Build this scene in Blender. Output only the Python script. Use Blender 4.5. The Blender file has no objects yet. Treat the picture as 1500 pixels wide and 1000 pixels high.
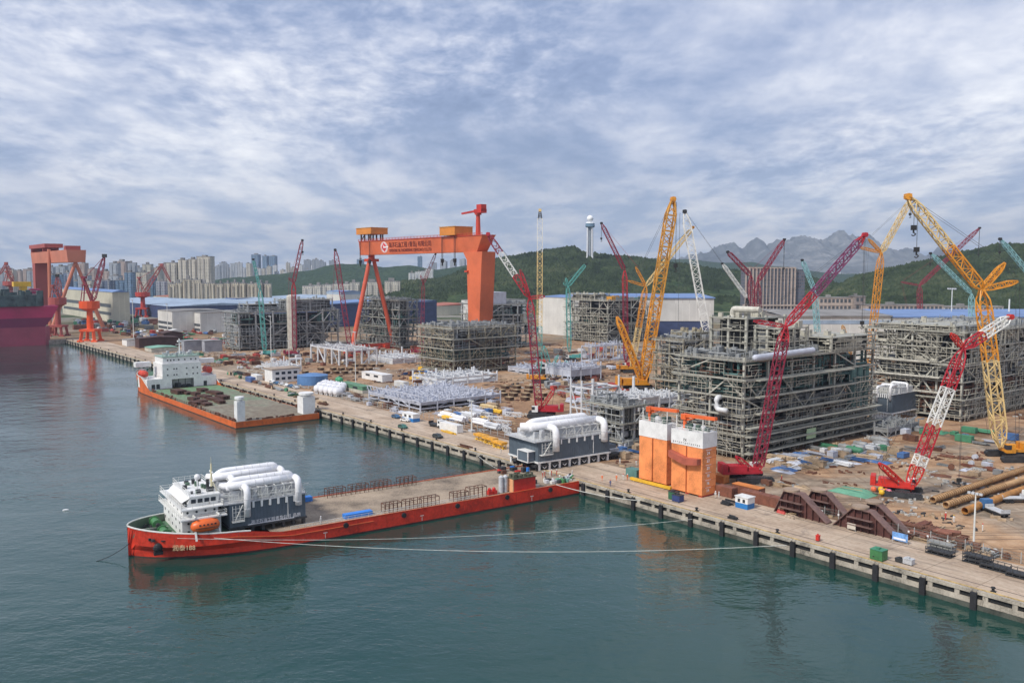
import bpy, math, random
from mathutils import Vector, Matrix
random.seed(7)
C = bpy.context.scene.collection
SC = bpy.context.scene
# ------------------------------------------------------------------ camera
F, CX, CY, HZ = 1270.0, 750.0, 500.0, 397.0
Q = 3.5                                   # quay level, water is z = 0
H = 58.0 + Q
PIT = math.atan((CY - HZ) / F); SP, CP = math.sin(PIT), math.cos(PIT)
cam = bpy.data.objects.new('camera', bpy.data.cameras.new('camera')); C.objects.link(cam)
cam.location = (0, 0, H); cam.rotation_euler = (math.pi / 2 - PIT, 0, 0)
cam.data.sensor_width = 36; cam.data.lens = 36 * F / 1500; cam.data.clip_start = 1; cam.data.clip_end = 60000
SC.camera = cam
# ------------------------------------------------------------------ sky, sun, exposure
SC.view_settings.view_transform = 'Standard'; SC.view_settings.look = 'None'
SC.view_settings.gamma = 1; SC.view_settings.exposure = 0.50
SUN_EL, SUN_AZ = math.radians(46), math.radians(228)   # azimuth clockwise from +Y: behind and left of the camera
W = bpy.data.worlds.new('World'); SC.world = W; W.use_nodes = True
nt = W.node_tree; nt.nodes.clear()
def N(nt, t, **k):
    n = nt.nodes.new(t)
    for a, b in k.items():
        if a in n.inputs: n.inputs[a].default_value = b
        else: setattr(n, a, b)
    return n
def MATH(nt, op, a, b=None, clamp=False):
    n = nt.nodes.new('ShaderNodeMath'); n.operation = op; n.use_clamp = clamp
    for i, v in enumerate((a, b)):
        if v is None: continue
        if isinstance(v, (int, float)): n.inputs[i].default_value = v
        else: nt.links.new(v, n.inputs[i])
    return n.outputs[0]
def RAMP(nt, fac, stops):
    r = nt.nodes.new('ShaderNodeValToRGB'); nt.links.new(fac, r.inputs[0])
    e = r.color_ramp.elements
    while len(e) > 1: e.remove(e[-1])
    e[0].position = stops[0][0]; c = stops[0][1]; e[0].color = c if len(c) == 4 else (*c, 1)
    for p, c in stops[1:]:
        q = e.new(p); q.color = c if len(c) == 4 else (*c, 1)
    return r.outputs[0]
def MIX(nt, fac, a, b, bt='MIX'):
    m = nt.nodes.new('ShaderNodeMix'); m.data_type = 'RGBA'; m.blend_type = bt
    for s, v in ((0, fac), (6, a), (7, b)):
        if isinstance(v, (int, float)): m.inputs[s].default_value = v
        elif isinstance(v, tuple): m.inputs[s].default_value = v if len(v) == 4 else (*v, 1)
        else: nt.links.new(v, m.inputs[s])
    return m.outputs[2]
def NOISE(nt, vec, scale, detail=6, rough=.55, dist=0):
    n = nt.nodes.new('ShaderNodeTexNoise'); n.inputs['Scale'].default_value = scale
    n.inputs['Detail'].default_value = detail; n.inputs['Roughness'].default_value = rough; n.inputs['Distortion'].default_value = dist
    if vec is not None: nt.links.new(vec, n.inputs['Vector'])
    return n.outputs[0]
def MAPP(nt, vec, sc=(1, 1, 1), rot=(0, 0, 0), loc=(0, 0, 0)):
    m = nt.nodes.new('ShaderNodeMapping'); nt.links.new(vec, m.inputs[0])
    m.inputs['Scale'].default_value = sc; m.inputs['Rotation'].default_value = rot; m.inputs['Location'].default_value = loc
    return m.outputs[0]
sky = nt.nodes.new('ShaderNodeTexSky'); sky.sky_type = 'NISHITA'; sky.sun_disc = False
sky.sun_elevation = SUN_EL; sky.sun_rotation = SUN_AZ; sky.altitude = 50; sky.dust_density = 2.0
tc = nt.nodes.new('ShaderNodeTexCoord'); sp = nt.nodes.new('ShaderNodeSeparateXYZ'); nt.links.new(tc.outputs['Generated'], sp.inputs[0])
zz = MATH(nt, 'ADD', MATH(nt, 'MAXIMUM', sp.outputs[2], 0.0), 0.17)
cb = nt.nodes.new('ShaderNodeCombineXYZ')
nt.links.new(MATH(nt, 'DIVIDE', sp.outputs[0], zz), cb.inputs[0]); nt.links.new(MATH(nt, 'DIVIDE', sp.outputs[1], zz), cb.inputs[1])
pl = cb.outputs[0]
wv = nt.nodes.new('ShaderNodeTexNoise'); nt.links.new(pl, wv.inputs['Vector']); wv.inputs['Scale'].default_value = .55; wv.inputs['Detail'].default_value = 3
wa = nt.nodes.new('ShaderNodeVectorMath'); wa.operation = 'MULTIPLY_ADD'; nt.links.new(wv.outputs['Color'], wa.inputs[0]); wa.inputs[1].default_value = (.45, .45, 0); nt.links.new(pl, wa.inputs[2])
pw = wa.outputs[0]
big = NOISE(nt, MAPP(nt, pw, (1, .60, 1), (0, 0, .25), (3.1, 1.9, 0)), .85, 3, .5, 0)
mid = NOISE(nt, MAPP(nt, pw, (1, .62, 1), (0, 0, .2), (7, 0, 0)), 3.4, 8, .58, .1)
fin = NOISE(nt, MAPP(nt, pw, (1, .75, 1), (0, 0, -.25), (0, 4, 0)), 13, 5, .58, .2)
msk = NOISE(nt, MAPP(nt, pl, (1, .6, 1), (0, 0, 0), (9, 2, 0)), .8, 2, .5, 0)
fm = RAMP(nt, msk, [(.40, (.30, .30, .30)), (.58, (1, 1, 1))])
cov = MATH(nt, 'ADD', MATH(nt, 'MULTIPLY', big, 1.0), MATH(nt, 'MULTIPLY', mid, .70))
cov = MATH(nt, 'ADD', cov, MATH(nt, 'MULTIPLY', MATH(nt, 'MULTIPLY', MATH(nt, 'SUBTRACT', fin, .5), .55), fm))
cov = MATH(nt, 'MULTIPLY', cov, .588)
cl = RAMP(nt, cov, [(.33, (.18, .24, .39)), (.42, (.25, .315, .48)), (.475, (.36, .415, .565)), (.525, (.49, .53, .65)), (.585, (.67, .69, .765)), (.68, (.88, .885, .91))])
hz = RAMP(nt, sp.outputs[2], [(0.0, (1, 1, 1)), (.04, (.80, .80, .80)), (.12, (.25, .25, .25)), (.22, (0, 0, 0))])
hzc = MIX(nt, RAMP(nt, mid, [(.42, (0, 0, 0)), (.60, (1, 1, 1))]), (.34, .42, .56), (.66, .665, .70))
cl = MIX(nt, hz, cl, hzc)
skyc = nt.nodes.new('ShaderNodeVectorMath'); skyc.operation = 'SCALE'; nt.links.new(sky.outputs[0], skyc.inputs[0]); skyc.inputs[3].default_value = .07
fc = MIX(nt, .86, skyc.outputs[0], cl)
bg = nt.nodes.new('ShaderNodeBackground'); nt.links.new(fc, bg.inputs[0]); bg.inputs[1].default_value = 1.0
wo = nt.nodes.new('ShaderNodeOutputWorld'); nt.links.new(bg.outputs[0], wo.inputs[0])
sun = bpy.data.objects.new('sun', bpy.data.lights.new('sun', 'SUN')); C.objects.link(sun)
sun.data.energy = 2.6; sun.data.angle = math.radians(9); sun.data.color = (1, .95, .88)
sd = Vector((math.sin(SUN_AZ) * math.cos(SUN_EL), math.cos(SUN_AZ) * math.cos(SUN_EL), math.sin(SUN_EL)))
sun.rotation_euler = sd.to_track_quat('Z', 'Y').to_euler(); sun.location = (0, 0, 300)
# ------------------------------------------------------------------ projection helpers (photo pixels of 1500x1000)
def ray(px, py):
    r, u = (px - CX) / F, -(py - CY) / F
    return Vector((r, CP + u * SP, u * CP - SP))
def G(px, py, z=Q):
    d = ray(px, py); t = (z - H) / d.z
    return Vector((d.x * t, d.y * t, z))
def D(px, py, Y):                       # the point of a pixel's ray at forward distance Y
    d = ray(px, py); t = Y / d.y
    return Vector((d.x * t, Y, H + d.z * t))
def PJ(p):
    w = p[2] - H; f = p[1] * CP - w * SP; u = p[1] * SP + w * CP
    return (CX + F * p[0] / f, CY - F * u / f)
def ZAT(p, py):                         # height above the ground point p seen at row py
    t = (CY - py) / F
    return H + p[1] * (t * CP - SP) / (CP + t * SP)
AQ = math.atan((CX + 265) / F)
U = Vector((-math.sin(AQ), math.cos(AQ), 0)); V = Vector((math.cos(AQ), math.sin(AQ), 0)); UP = Vector((0, 0, 1))
RZ = math.atan2(-U.y, -U.x)             # local x = towards the near right end of the quay, local y = inland
O = G(850, 704, Q)
def yd(u, v, z=Q): return Vector((O.x + u * U.x + v * V.x, O.y + u * U.y + v * V.y, z))
def UV(p): d = Vector(p) - O; return d.dot(U), d.dot(V)
def LEN(p, dr, px):                     # how far from p along dr until the column px
    k = (px - CX) / F
    # (p.x+t dx) = k((p.y+t dy)CP - w SP)
    w = p.z - H
    return (k * (p.y * CP - w * SP) - p.x) / (dr.x - k * dr.y * CP)
def ONP(px, py, base, az):              # the pixel's point on the upright plane through base with heading az
    n = Vector((-math.sin(az), math.cos(az), 0)); d = ray(px, py)
    t = (Vector(base) - cam.location).dot(n) / d.dot(n)
    return cam.location + d * t
# ------------------------------------------------------------------ materials
MATS = {}
def mat(name, col, rough=.65, var=.18, scale=.25, metal=0.0, rust=0.0, emit=None, spec=.5, streak=0.0, rcol=(.16, .07, .03), fine=3.0):
    if name in MATS: return MATS[name]
    m = bpy.data.materials.new(name); m.use_nodes = True; nt = m.node_tree
    b = nt.nodes['Principled BSDF']; b.inputs['Roughness'].default_value = rough; b.inputs['Metallic'].default_value = metal
    b.inputs['Specular IOR Level'].default_value = spec
    g = nt.nodes.new('ShaderNodeNewGeometry').outputs['Position']
    n1 = NOISE(nt, g, scale, 6, .6); n2 = NOISE(nt, g, fine, 4, .6)
    f = MATH(nt, 'ADD', MATH(nt, 'MULTIPLY', n1, .65), MATH(nt, 'MULTIPLY', n2, .35))
    k1 = max(0, 1 - var * 1.9); k2 = 1 + var * 1.3
    c = MIX(nt, 1.0, (*col, 1), RAMP(nt, f, [(.34, (k1, k1, k1)), (.5, (1, 1, 1)), (.66, (k2, k2, k2))]), 'MULTIPLY')
    if rust > 0:
        s = NOISE(nt, MAPP(nt, g, (1.3, 1.3, .35)), .8, 7, .65)
        c = MIX(nt, RAMP(nt, s, [(.66 - rust * .35, (0, 0, 0)), (.76 - rust * .3, (1, 1, 1))]), c, (*rcol, 1))
    nt.links.new(c, b.inputs['Base Color'])
    if emit: b.inputs['Emission Color'].default_value = (*col, 1); b.inputs['Emission Strength'].default_value = emit
    MATS[name] = m; return m
def facade(name, wall, win, fx=3.4, fz=3.1, wx=.55, wz=.5, band=None, rough=.6):
    """wall with a regular grid of windows, in object space"""
    if name in MATS: return MATS[name]
    m = bpy.data.materials.new(name); m.use_nodes = True; nt = m.node_tree; b = nt.nodes['Principled BSDF']
    b.inputs['Roughness'].default_value = rough
    oc = nt.nodes.new('ShaderNodeTexCoord').outputs['Object']
    s = nt.nodes.new('ShaderNodeSeparateXYZ'); nt.links.new(oc, s.inputs[0])
    geo = nt.nodes.new('ShaderNodeNewGeometry'); sn = nt.nodes.new('ShaderNodeSeparateXYZ'); nt.links.new(geo.outputs['Normal'], sn.inputs[0])
    h = MATH(nt, 'ADD', s.outputs[0], s.outputs[1])
    fxn = MATH(nt, 'FRACT', MATH(nt, 'DIVIDE', MATH(nt, 'ADD', h, 500), fx)); fzn = MATH(nt, 'FRACT', MATH(nt, 'DIVIDE', MATH(nt, 'ADD', s.outputs[2], 310), fz))
    ax = MATH(nt, 'LESS_THAN', MATH(nt, 'ABSOLUTE', MATH(nt, 'SUBTRACT', fxn, .5)), wx / 2)
    az = MATH(nt, 'LESS_THAN', MATH(nt, 'ABSOLUTE', MATH(nt, 'SUBTRACT', fzn, .5)), wz / 2)
    up = MATH(nt, 'LESS_THAN', MATH(nt, 'ABSOLUTE', sn.outputs[2]), .5)
    f = MATH(nt, 'MULTIPLY', MATH(nt, 'MULTIPLY', ax, az), up)
    n1 = NOISE(nt, geo.outputs['Position'], .06, 5, .6)
    wl = MIX(nt, 1.0, (*wall, 1), RAMP(nt, n1, [(.3, (.8, .8, .8)), (.7, (1.1, 1.1, 1.1))]), 'MULTIPLY')
    if band:
        bz = MATH(nt, 'LESS_THAN', MATH(nt, 'FRACT', MATH(nt, 'DIVIDE', MATH(nt, 'ADD', h, 500), fx * 4)), .22)
        wl = MIX(nt, MATH(nt, 'MULTIPLY', bz, up), wl, (*band, 1))
    wn = nt.nodes.new('ShaderNodeTexWhiteNoise'); wn.noise_dimensions = '3D'
    fl = nt.nodes.new('ShaderNodeVectorMath'); fl.operation = 'FLOOR'
    dv = nt.nodes.new('ShaderNodeVectorMath'); dv.operation = 'DIVIDE'; nt.links.new(oc, dv.inputs[0]); dv.inputs[1].default_value = (fx, fx, fz)
    nt.links.new(dv.outputs[0], fl.inputs[0]); nt.links.new(fl.outputs[0], wn.inputs[0])
    wc = MIX(nt, wn.outputs[0], (*[x * .7 for x in win], 1), (*[min(1, x * 2.0) for x in win], 1))
    nt.links.new(MIX(nt, f, wl, wc), b.inputs['Base Color'])
    MATS[name] = m; return m
# ------------------------------------------------------------------ mesh builder
class MB:
    def __init__(s): s.v = []; s.f = []; s.m = []; s.mi = 0
    def add(s, vs, fs):
        o = len(s.v); s.v += [tuple(v) for v in vs]
        for f in fs: s.f.append(tuple(i + o for i in f)); s.m.append(s.mi)
        return s
    def hexa(s, p):                      # p: 4 bottom (ccw), 4 top
        return s.add(p, [(3, 2, 1, 0), (4, 5, 6, 7), (0, 1, 5, 4), (1, 2, 6, 5), (2, 3, 7, 6), (3, 0, 4, 7)])
    def box(s, x0, y0, z0, x1, y1, z1):
        return s.hexa([(x0, y0, z0), (x1, y0, z0), (x1, y1, z0), (x0, y1, z0), (x0, y0, z1), (x1, y0, z1), (x1, y1, z1), (x0, y1, z1)])
    def cbox(s, c, sx, sy, sz):          # centre of the base
        return s.box(c[0] - sx / 2, c[1] - sy / 2, c[2], c[0] + sx / 2, c[1] + sy / 2, c[2] + sz)
    def bar(s, p, q, w, h=None):
        p = Vector(p); q = Vector(q); h = h or w; d = q - p
        if d.length < 1e-5: return s
        d.normalize(); a = d.cross(UP)
        if a.length < 1e-3: a = Vector((1, 0, 0))
        a.normalize(); b = a.cross(d)
        a = a * (w / 2); b = b * (h / 2)
        return s.hexa([p - a - b, p + a - b, p + a + b, p - a + b, q - a - b, q + a - b, q + a + b, q - a + b])
    def cyl(s, p, q, r1, r2=None, n=10, cap=True):
        p = Vector(p); q = Vector(q); r2 = r1 if r2 is None else r2; d = (q - p).normalized(); a = d.cross(UP)
        if a.length < 1e-3: a = Vector((1, 0, 0))
        a.normalize(); b = d.cross(a)
        vs = []
        for c, r in ((p, r1), (q, r2)):
            for i in range(n):
                t = 2 * math.pi * i / n; vs.append(c + a * (math.cos(t) * r) + b * (math.sin(t) * r))
        fs = [(i, (i + 1) % n, n + (i + 1) % n, n + i) for i in range(n)]
        if cap: fs += [tuple(range(n - 1, -1, -1)), tuple(range(n, 2 * n))]
        return s.add(vs, fs)
    def tube(s, pts, r, n=8):
        pts = [Vector(p) for p in pts]; vs = []; fs = []
        for i, p in enumerate(pts):
            d = (pts[min(i + 1, len(pts) - 1)] - pts[max(i - 1, 0)]).normalized(); a = d.cross(UP)
            if a.length < 1e-2: a = d.cross(Vector((.3, 1, 0)))
            a.normalize()
            if i and a.dot(la) < 0: a = -a
            la = a; b = d.cross(a); rr = r[i] if isinstance(r, (list, tuple)) else r
            for k in range(n):
                t = 2 * math.pi * k / n; vs.append(p + a * (math.cos(t) * rr) + b * (math.sin(t) * rr))
        for i in range(len(pts) - 1):
            for k in range(n): fs.append((i * n + k, i * n + (k + 1) % n, (i + 1) * n + (k + 1) % n, (i + 1) * n + k))
        fs += [tuple(range(n - 1, -1, -1)), tuple(range((len(pts) - 1) * n, len(pts) * n))]
        return s.add(vs, fs)
    def pipe(s, pts, r, n=10, br=None):  # a pipe with rounded elbows
        pts = [Vector(p) for p in pts]; br = br or r * 1.6; out = [pts[0]]
        for i in range(1, len(pts) - 1):
            a = (pts[i - 1] - pts[i]); b = (pts[i + 1] - pts[i]); k = min(br, a.length * .49, b.length * .49)
            A = pts[i] + a.normalized() * k; B = pts[i] + b.normalized() * k
            for t in (0, .25, .5, .75, 1): out.append(A * (1 - t) ** 2 + pts[i] * 2 * t * (1 - t) + B * t * t)
        out.append(pts[-1]); return s.tube(out, r, n)
    def prism(s, poly, z0, z1):          # poly ccw
        n = len(poly); vs = [(x, y, z0) for x, y in poly] + [(x, y, z1) for x, y in poly]
        return s.add(vs, [tuple(range(n - 1, -1, -1)), tuple(range(n, 2 * n))] + [(i, (i + 1) % n, n + (i + 1) % n, n + i) for i in range(n)])
    def xprism(s, poly, y0, y1):         # poly in x,z, extruded along y
        n = len(poly); vs = [(x, y0, z) for x, z in poly] + [(x, y1, z) for x, z in poly]
        return s.add(vs, [tuple(range(n)), tuple(range(2 * n - 1, n - 1, -1))] + [(i, n + i, n + (i + 1) % n, (i + 1) % n) for i in range(n)])
    def ball(s, c, r, n=10, m=7, sq=(1, 1, 1)):
        c = Vector(c); vs = []; fs = []
        for j in range(m + 1):
            ph = math.pi * j / m
            for i in range(n):
                t = 2 * math.pi * i / n
                vs.append((c.x + sq[0] * r * math.sin(ph) * math.cos(t), c.y + sq[1] * r * math.sin(ph) * math.sin(t), c.z + sq[2] * r * math.cos(ph)))
        for j in range(m):
            for i in range(n): fs.append((j * n + i, (j + 1) * n + i, (j + 1) * n + (i + 1) % n, j * n + (i + 1) % n))
        return s.add(vs, fs)
    def lattice(s, p, q, w, h=None, bay=None, ch=.22, br=.12, taper=(.12, .12), side=None, k0=.25):
        """four-chord lattice boom from p to q; width w across, depth h in the plane"""
        p = Vector(p); q = Vector(q); h = h or w; L = (q - p).length; d = (q - p) / L
        a = Vector(side).normalized() if side is not None else d.cross(UP).normalized()
        b = a.cross(d).normalized(); bay = bay or w * .85; nb = max(3, int(L / bay))
        def sec(t):
            k = 1.0
            if taper[0] and t < taper[0]: k = k0 + (1 - k0) * t / taper[0]
            if taper[1] and t > 1 - taper[1]: k = k0 + (1 - k0) * (1 - t) / taper[1]
            c = p + d * (L * t); return [c + a * (w / 2 * k * i) + b * (h / 2 * k * j) for i, j in ((-1, -1), (1, -1), (1, 1), (-1, 1))]
        prev = sec(0)
        for i in range(nb):
            cur = sec((i + 1) / nb)
            for e in range(4):
                s.bar(prev[e], cur[e], ch)
                g = (e + 1) % 4
                if i % 2: s.bar(prev[e], cur[g], br)
                else: s.bar(prev[g], cur[e], br)
            if i % 2 == 0:
                for e in range(4): s.bar(cur[e], cur[(e + 1) % 4], br)
            prev = cur
        return s
    def build(s, name, mats, parent=None, smooth=False, loc=None, rz=0):
        me = bpy.data.meshes.new(name); me.from_pydata(s.v, [], s.f)
        if not isinstance(mats, (list, tuple)): mats = [mats]
        for m in mats: (me.materials.append(m) if m else None)
        if len(mats) > 1: me.polygons.foreach_set('material_index', s.m)
        if smooth: me.polygons.foreach_set('use_smooth', [True] * len(me.polygons))
        me.update()
        o = bpy.data.objects.new(name, me); C.objects.link(o)
        if parent is not None: o.parent = parent
        if loc is not None: o.location = loc
        if rz: o.rotation_euler = (0, 0, rz)
        return o
def tag(o, label=None, cat=None, group=None, kind=None):
    if label: o['label'] = label
    if cat: o['category'] = cat
    if group: o['group'] = group
    if kind: o['kind'] = kind
    return o
def thing(name, label, cat, loc=(0, 0, 0), rz=0, group=None):
    o = bpy.data.objects.new(name, None); C.objects.link(o); o.location = loc; o.rotation_euler = (0, 0, rz)
    o.empty_display_size = .5
    return tag(o, label, cat, group)
KIDS = {}
def dup(root, loc, rz=0, label=None, group=None, sc=None):
    def cp(o, par):
        c = o.copy(); C.objects.link(c)
        if par is not None: c.parent = par
        for ch in o.children: cp(ch, c)
        return c
    r = cp(root, None); r.location = loc; r.rotation_euler = (0, 0, rz)
    if sc: r.scale = sc if isinstance(sc, tuple) else (sc, sc, sc)
    if label: r['label'] = label
    if group: r['group'] = group
    return r
def struct(name, mb, m, **k):
    return tag(mb.build(name, m, **k), kind='structure')
def ybox(cpx, xl, xr, ytop=None, z=Q):
    """near bottom corner pixel -> corner, length along the quay, depth inland, height (local frame: x = -U, y = V, origin = corner)"""
    c = G(cpx[0], cpx[1], z); lx = LEN(c, U, xl); ly = LEN(c, V, xr)
    h = (ZAT(c, ytop) - z) if ytop is not None else None
    return c, lx, ly, h
def text_mesh(name, body, size, m, parent, mw, depth=.02, sx=1.0):
    cu = bpy.data.curves.new(name, 'FONT'); cu.body = body; cu.size = size; cu.extrude = depth; cu.align_x = 'LEFT'
    to = bpy.data.objects.new(name, cu); C.objects.link(to)
    bpy.context.view_layer.update()
    dg = bpy.context.evaluated_depsgraph_get(); me = bpy.data.meshes.new_from_object(to.evaluated_get(dg))
    bpy.data.objects.remove(to); me.materials.clear(); (me.materials.append(m) if m else None)
    o = bpy.data.objects.new(name, me); C.objects.link(o); o.parent = parent; o.matrix_local = mw @ Matrix.Diagonal((sx, 1, 1, 1)); return o
def rnd(a, b): return random.uniform(a, b)
# ================================================================== THE SETTING
from mathutils import noise as NZ
ORD = ['leftmost'] + [w + ' from left' for w in 'second third fourth fifth sixth seventh eighth ninth tenth eleventh twelfth thirteenth fourteenth fifteenth sixteenth seventeenth eighteenth nineteenth twentieth'.split()]
ORD += ['number %d from left' % i for i in range(21, 99)]
def water_mat():
    m = bpy.data.materials.new('sea_water'); m.use_nodes = True; nt = m.node_tree; b = nt.nodes['Principled BSDF']
    g = nt.nodes.new('ShaderNodeNewGeometry').outputs['Position']
    lf = NOISE(nt, MAPP(nt, g, (.010, .016, 1)), 1, 3, .5)
    nt.links.new(MIX(nt, RAMP(nt, lf, [(.35, (0, 0, 0)), (.65, (1, 1, 1))]), (.005, .040, .031, 1), (.009, .052, .042, 1)), b.inputs['Base Color'])
    b.inputs['Roughness'].default_value = .035; b.inputs['IOR'].default_value = 1.5
    w1 = NOISE(nt, MAPP(nt, g, (1, 1.7, 1), (0, 0, .5)), .45, 3, .55, .3)
    w2 = NOISE(nt, MAPP(nt, g, (1, 1.5, 1), (0, 0, -.3)), .11, 3, .5, .2)
    w3 = NOISE(nt, MAPP(nt, g, (1, 1, 1)), 1.5, 2, .5)
    patch = RAMP(nt, NOISE(nt, MAPP(nt, g, (.012, .02, 1), (0, 0, .4), (3, 1, 0)), 1, 3, .5), [(.38, (.35, .35, .35)), (.62, (1, 1, 1))])
    hgt = MATH(nt, 'MULTIPLY', MATH(nt, 'ADD', MATH(nt, 'MULTIPLY', w1, .34), MATH(nt, 'ADD', MATH(nt, 'MULTIPLY', w2, .9), MATH(nt, 'MULTIPLY', w3, .07))), patch)
    bp = nt.nodes.new('ShaderNodeBump'); bp.inputs['Strength'].default_value = 1.0; bp.inputs['Distance'].default_value = .42
    nt.links.new(hgt, bp.inputs['Height']); nt.links.new(bp.outputs[0], b.inputs['Normal'])
    return m
mb = MB(); mb.add([(-9000, -3000, 0), (16000, -3000, 0), (16000, 15000, 0), (-9000, 15000, 0)], [(0, 1, 2, 3)])
struct('water', mb, water_mat())
def dirt_mat():
    m = bpy.data.materials.new('yard_dirt'); m.use_nodes = True; nt = m.node_tree; b = nt.nodes['Principled BSDF']
    b.inputs['Roughness'].default_value = .95; b.inputs['Specular IOR Level'].default_value = .2
    g = nt.nodes.new('ShaderNodeNewGeometry').outputs['Position']
    r = MAPP(nt, g, (.6, 1, 1), (0, 0, -(math.pi / 2 - AQ)))
    n1 = NOISE(nt, r, .035, 7, .6, .8); n2 = NOISE(nt, g, .22, 6, .65, .3); n3 = NOISE(nt, g, 2.0, 4, .6)
    n4 = NOISE(nt, MAPP(nt, g, (1, 1, 1), (0, 0, 0), (80, 30, 0)), .018, 5, .6, .5)
    f = MATH(nt, 'ADD', MATH(nt, 'MULTIPLY', n1, .6), MATH(nt, 'ADD', MATH(nt, 'MULTIPLY', n2, .3), MATH(nt, 'MULTIPLY', n3, .1)))
    c = RAMP(nt, f, [(.36, (.09, .052, .030)), (.44, (.19, .108, .060)), (.50, (.31, .185, .105)), (.57, (.44, .28, .165)), (.66, (.53, .38, .255))])
    c = MIX(nt, RAMP(nt, n4, [(.50, (0, 0, 0)), (.60, (1, 1, 1))]), c, RAMP(nt, n2, [(.35, (.19, .15, .11)), (.65, (.40, .32, .24))]))
    tk = NOISE(nt, MAPP(nt, g, (.035, .9, 1), (0, 0, -(math.pi / 2 - AQ) + .15)), 1.0, 4, .6, .6)
    c = MIX(nt, RAMP(nt, tk, [(.55, (0, 0, 0)), (.62, (.6, .6, .6))]), c, (.13, .085, .055))
    tk2 = NOISE(nt, MAPP(nt, g, (.8, .05, 1), (0, 0, .9)), 1.0, 4, .6, .8)
    c = MIX(nt, RAMP(nt, tk2, [(.58, (0, 0, 0)), (.64, (.5, .5, .5))]), c, (.16, .11, .075))
    sx = nt.nodes.new('ShaderNodeSeparateXYZ'); nt.links.new(g, sx.inputs[0])
    far = RAMP(nt, MATH(nt, 'DIVIDE', sx.outputs[1], 3000), [(.22, (0, 0, 0)), (.36, (1, 1, 1))])
    cc = RAMP(nt, NOISE(nt, g, .012, 6, .65), [(.40, (.045, .07, .03)), (.5, (.10, .11, .07)), (.55, (.20, .19, .16)), (.65, (.26, .24, .21))])
    nt.links.new(MIX(nt, far, c, cc), b.inputs['Base Color'])
    bp = nt.nodes.new('ShaderNodeBump'); bp.inputs['Distance'].default_value = .35; nt.links.new(n2, bp.inputs['Height']); nt.links.new(bp.outputs[0], b.inputs['Normal'])
    return m
AW = 20.5
mb = MB()
pts = [yd(-500, 0), yd(640, 0), yd(640, -2500), yd(14000, -9000), yd(14000, 9000), yd(-500, 9000)]
mb.add([(p.x, p.y, Q - .06) for p in pts], [(0, 5, 4, 3, 2, 1)])
struct('ground', mb, dirt_mat())
def conc_mat():
    m = bpy.data.materials.new('quay_concrete'); m.use_nodes = True; nt = m.node_tree; b = nt.nodes['Principled BSDF']
    b.inputs['Roughness'].default_value = .85
    oc = nt.nodes.new('ShaderNodeTexCoord').outputs['Object']
    br = nt.nodes.new('ShaderNodeTexBrick'); nt.links.new(oc, br.inputs[0]); br.offset = 0; br.inputs['Scale'].default_value = 1
    br.inputs['Brick Width'].default_value = 10.5; br.inputs['Row Height'].default_value = 5.2; br.inputs['Mortar Size'].default_value = .09; br.inputs['Mortar Smooth'].default_value = .3
    br.inputs['Color1'].default_value = (1, 1, 1, 1); br.inputs['Color2'].default_value = (.86, .86, .86, 1); br.inputs['Mortar'].default_value = (.52, .50, .47, 1)
    n1 = NOISE(nt, MAPP(nt, oc, (.5, 1.2, 1)), .09, 7, .62, .5); n2 = NOISE(nt, oc, 1.1, 5, .6)
    f = MATH(nt, 'ADD', MATH(nt, 'MULTIPLY', n1, .7), MATH(nt, 'MULTIPLY', n2, .3))
    c = RAMP(nt, f, [(.34, (.24, .18, .13)), (.46, (.42, .315, .225)), (.56, (.52, .41, .305)), (.68, (.58, .48, .38))])
    n5 = NOISE(nt, MAPP(nt, oc, (.12, 1.6, 1), (0, 0, 0), (5, 3, 0)), .22, 4, .6)
    c = MIX(nt, RAMP(nt, n5, [(.56, (0, 0, 0)), (.66, (.55, .55, .55))]), c, (.20, .16, .12))
    n6 = NOISE(nt, MAPP(nt, oc, (1, 1, 1), (0, 0, 0), (45, 13, 0)), .16, 6, .66, .6)
    c = MIX(nt, RAMP(nt, n6, [(.60, (0, 0, 0)), (.70, (.7, .7, .7))]), c, (.16, .13, .11))
    nt.links.new(MIX(nt, 1.0, c, br.outputs[0], 'MULTIPLY'), b.inputs['Base Color']); return m
QC = conc_mat()
mb = MB(); mb.box(-640, 0.004, -.3, 500, AW, 0)
q = struct('quay_apron', mb, QC); q.location = yd(0, 0); q.rotation_euler = (0, 0, RZ)
cw = mat('quay_wall_concrete', (.36, .32, .26), .9, .35, .3, rust=.15, rcol=(.10, .08, .06))
dk = mat('recess_shade_black', (.012, .013, .013), .9, .1)  # backing of the slots: shade of the recess put into the colour
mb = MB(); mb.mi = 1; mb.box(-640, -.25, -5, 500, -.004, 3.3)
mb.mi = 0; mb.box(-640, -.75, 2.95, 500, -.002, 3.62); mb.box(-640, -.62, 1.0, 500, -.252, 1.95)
x = -638
while x < 300:
    mb.box(x, -.6, 1.95, x + .9, -.252, 2.95); x += 5.0
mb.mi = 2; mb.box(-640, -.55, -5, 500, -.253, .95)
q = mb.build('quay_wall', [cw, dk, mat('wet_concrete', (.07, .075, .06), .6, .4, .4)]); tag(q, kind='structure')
q.location = yd(0, 0, 0); q.rotation_euler = (0, 0, RZ)
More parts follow.
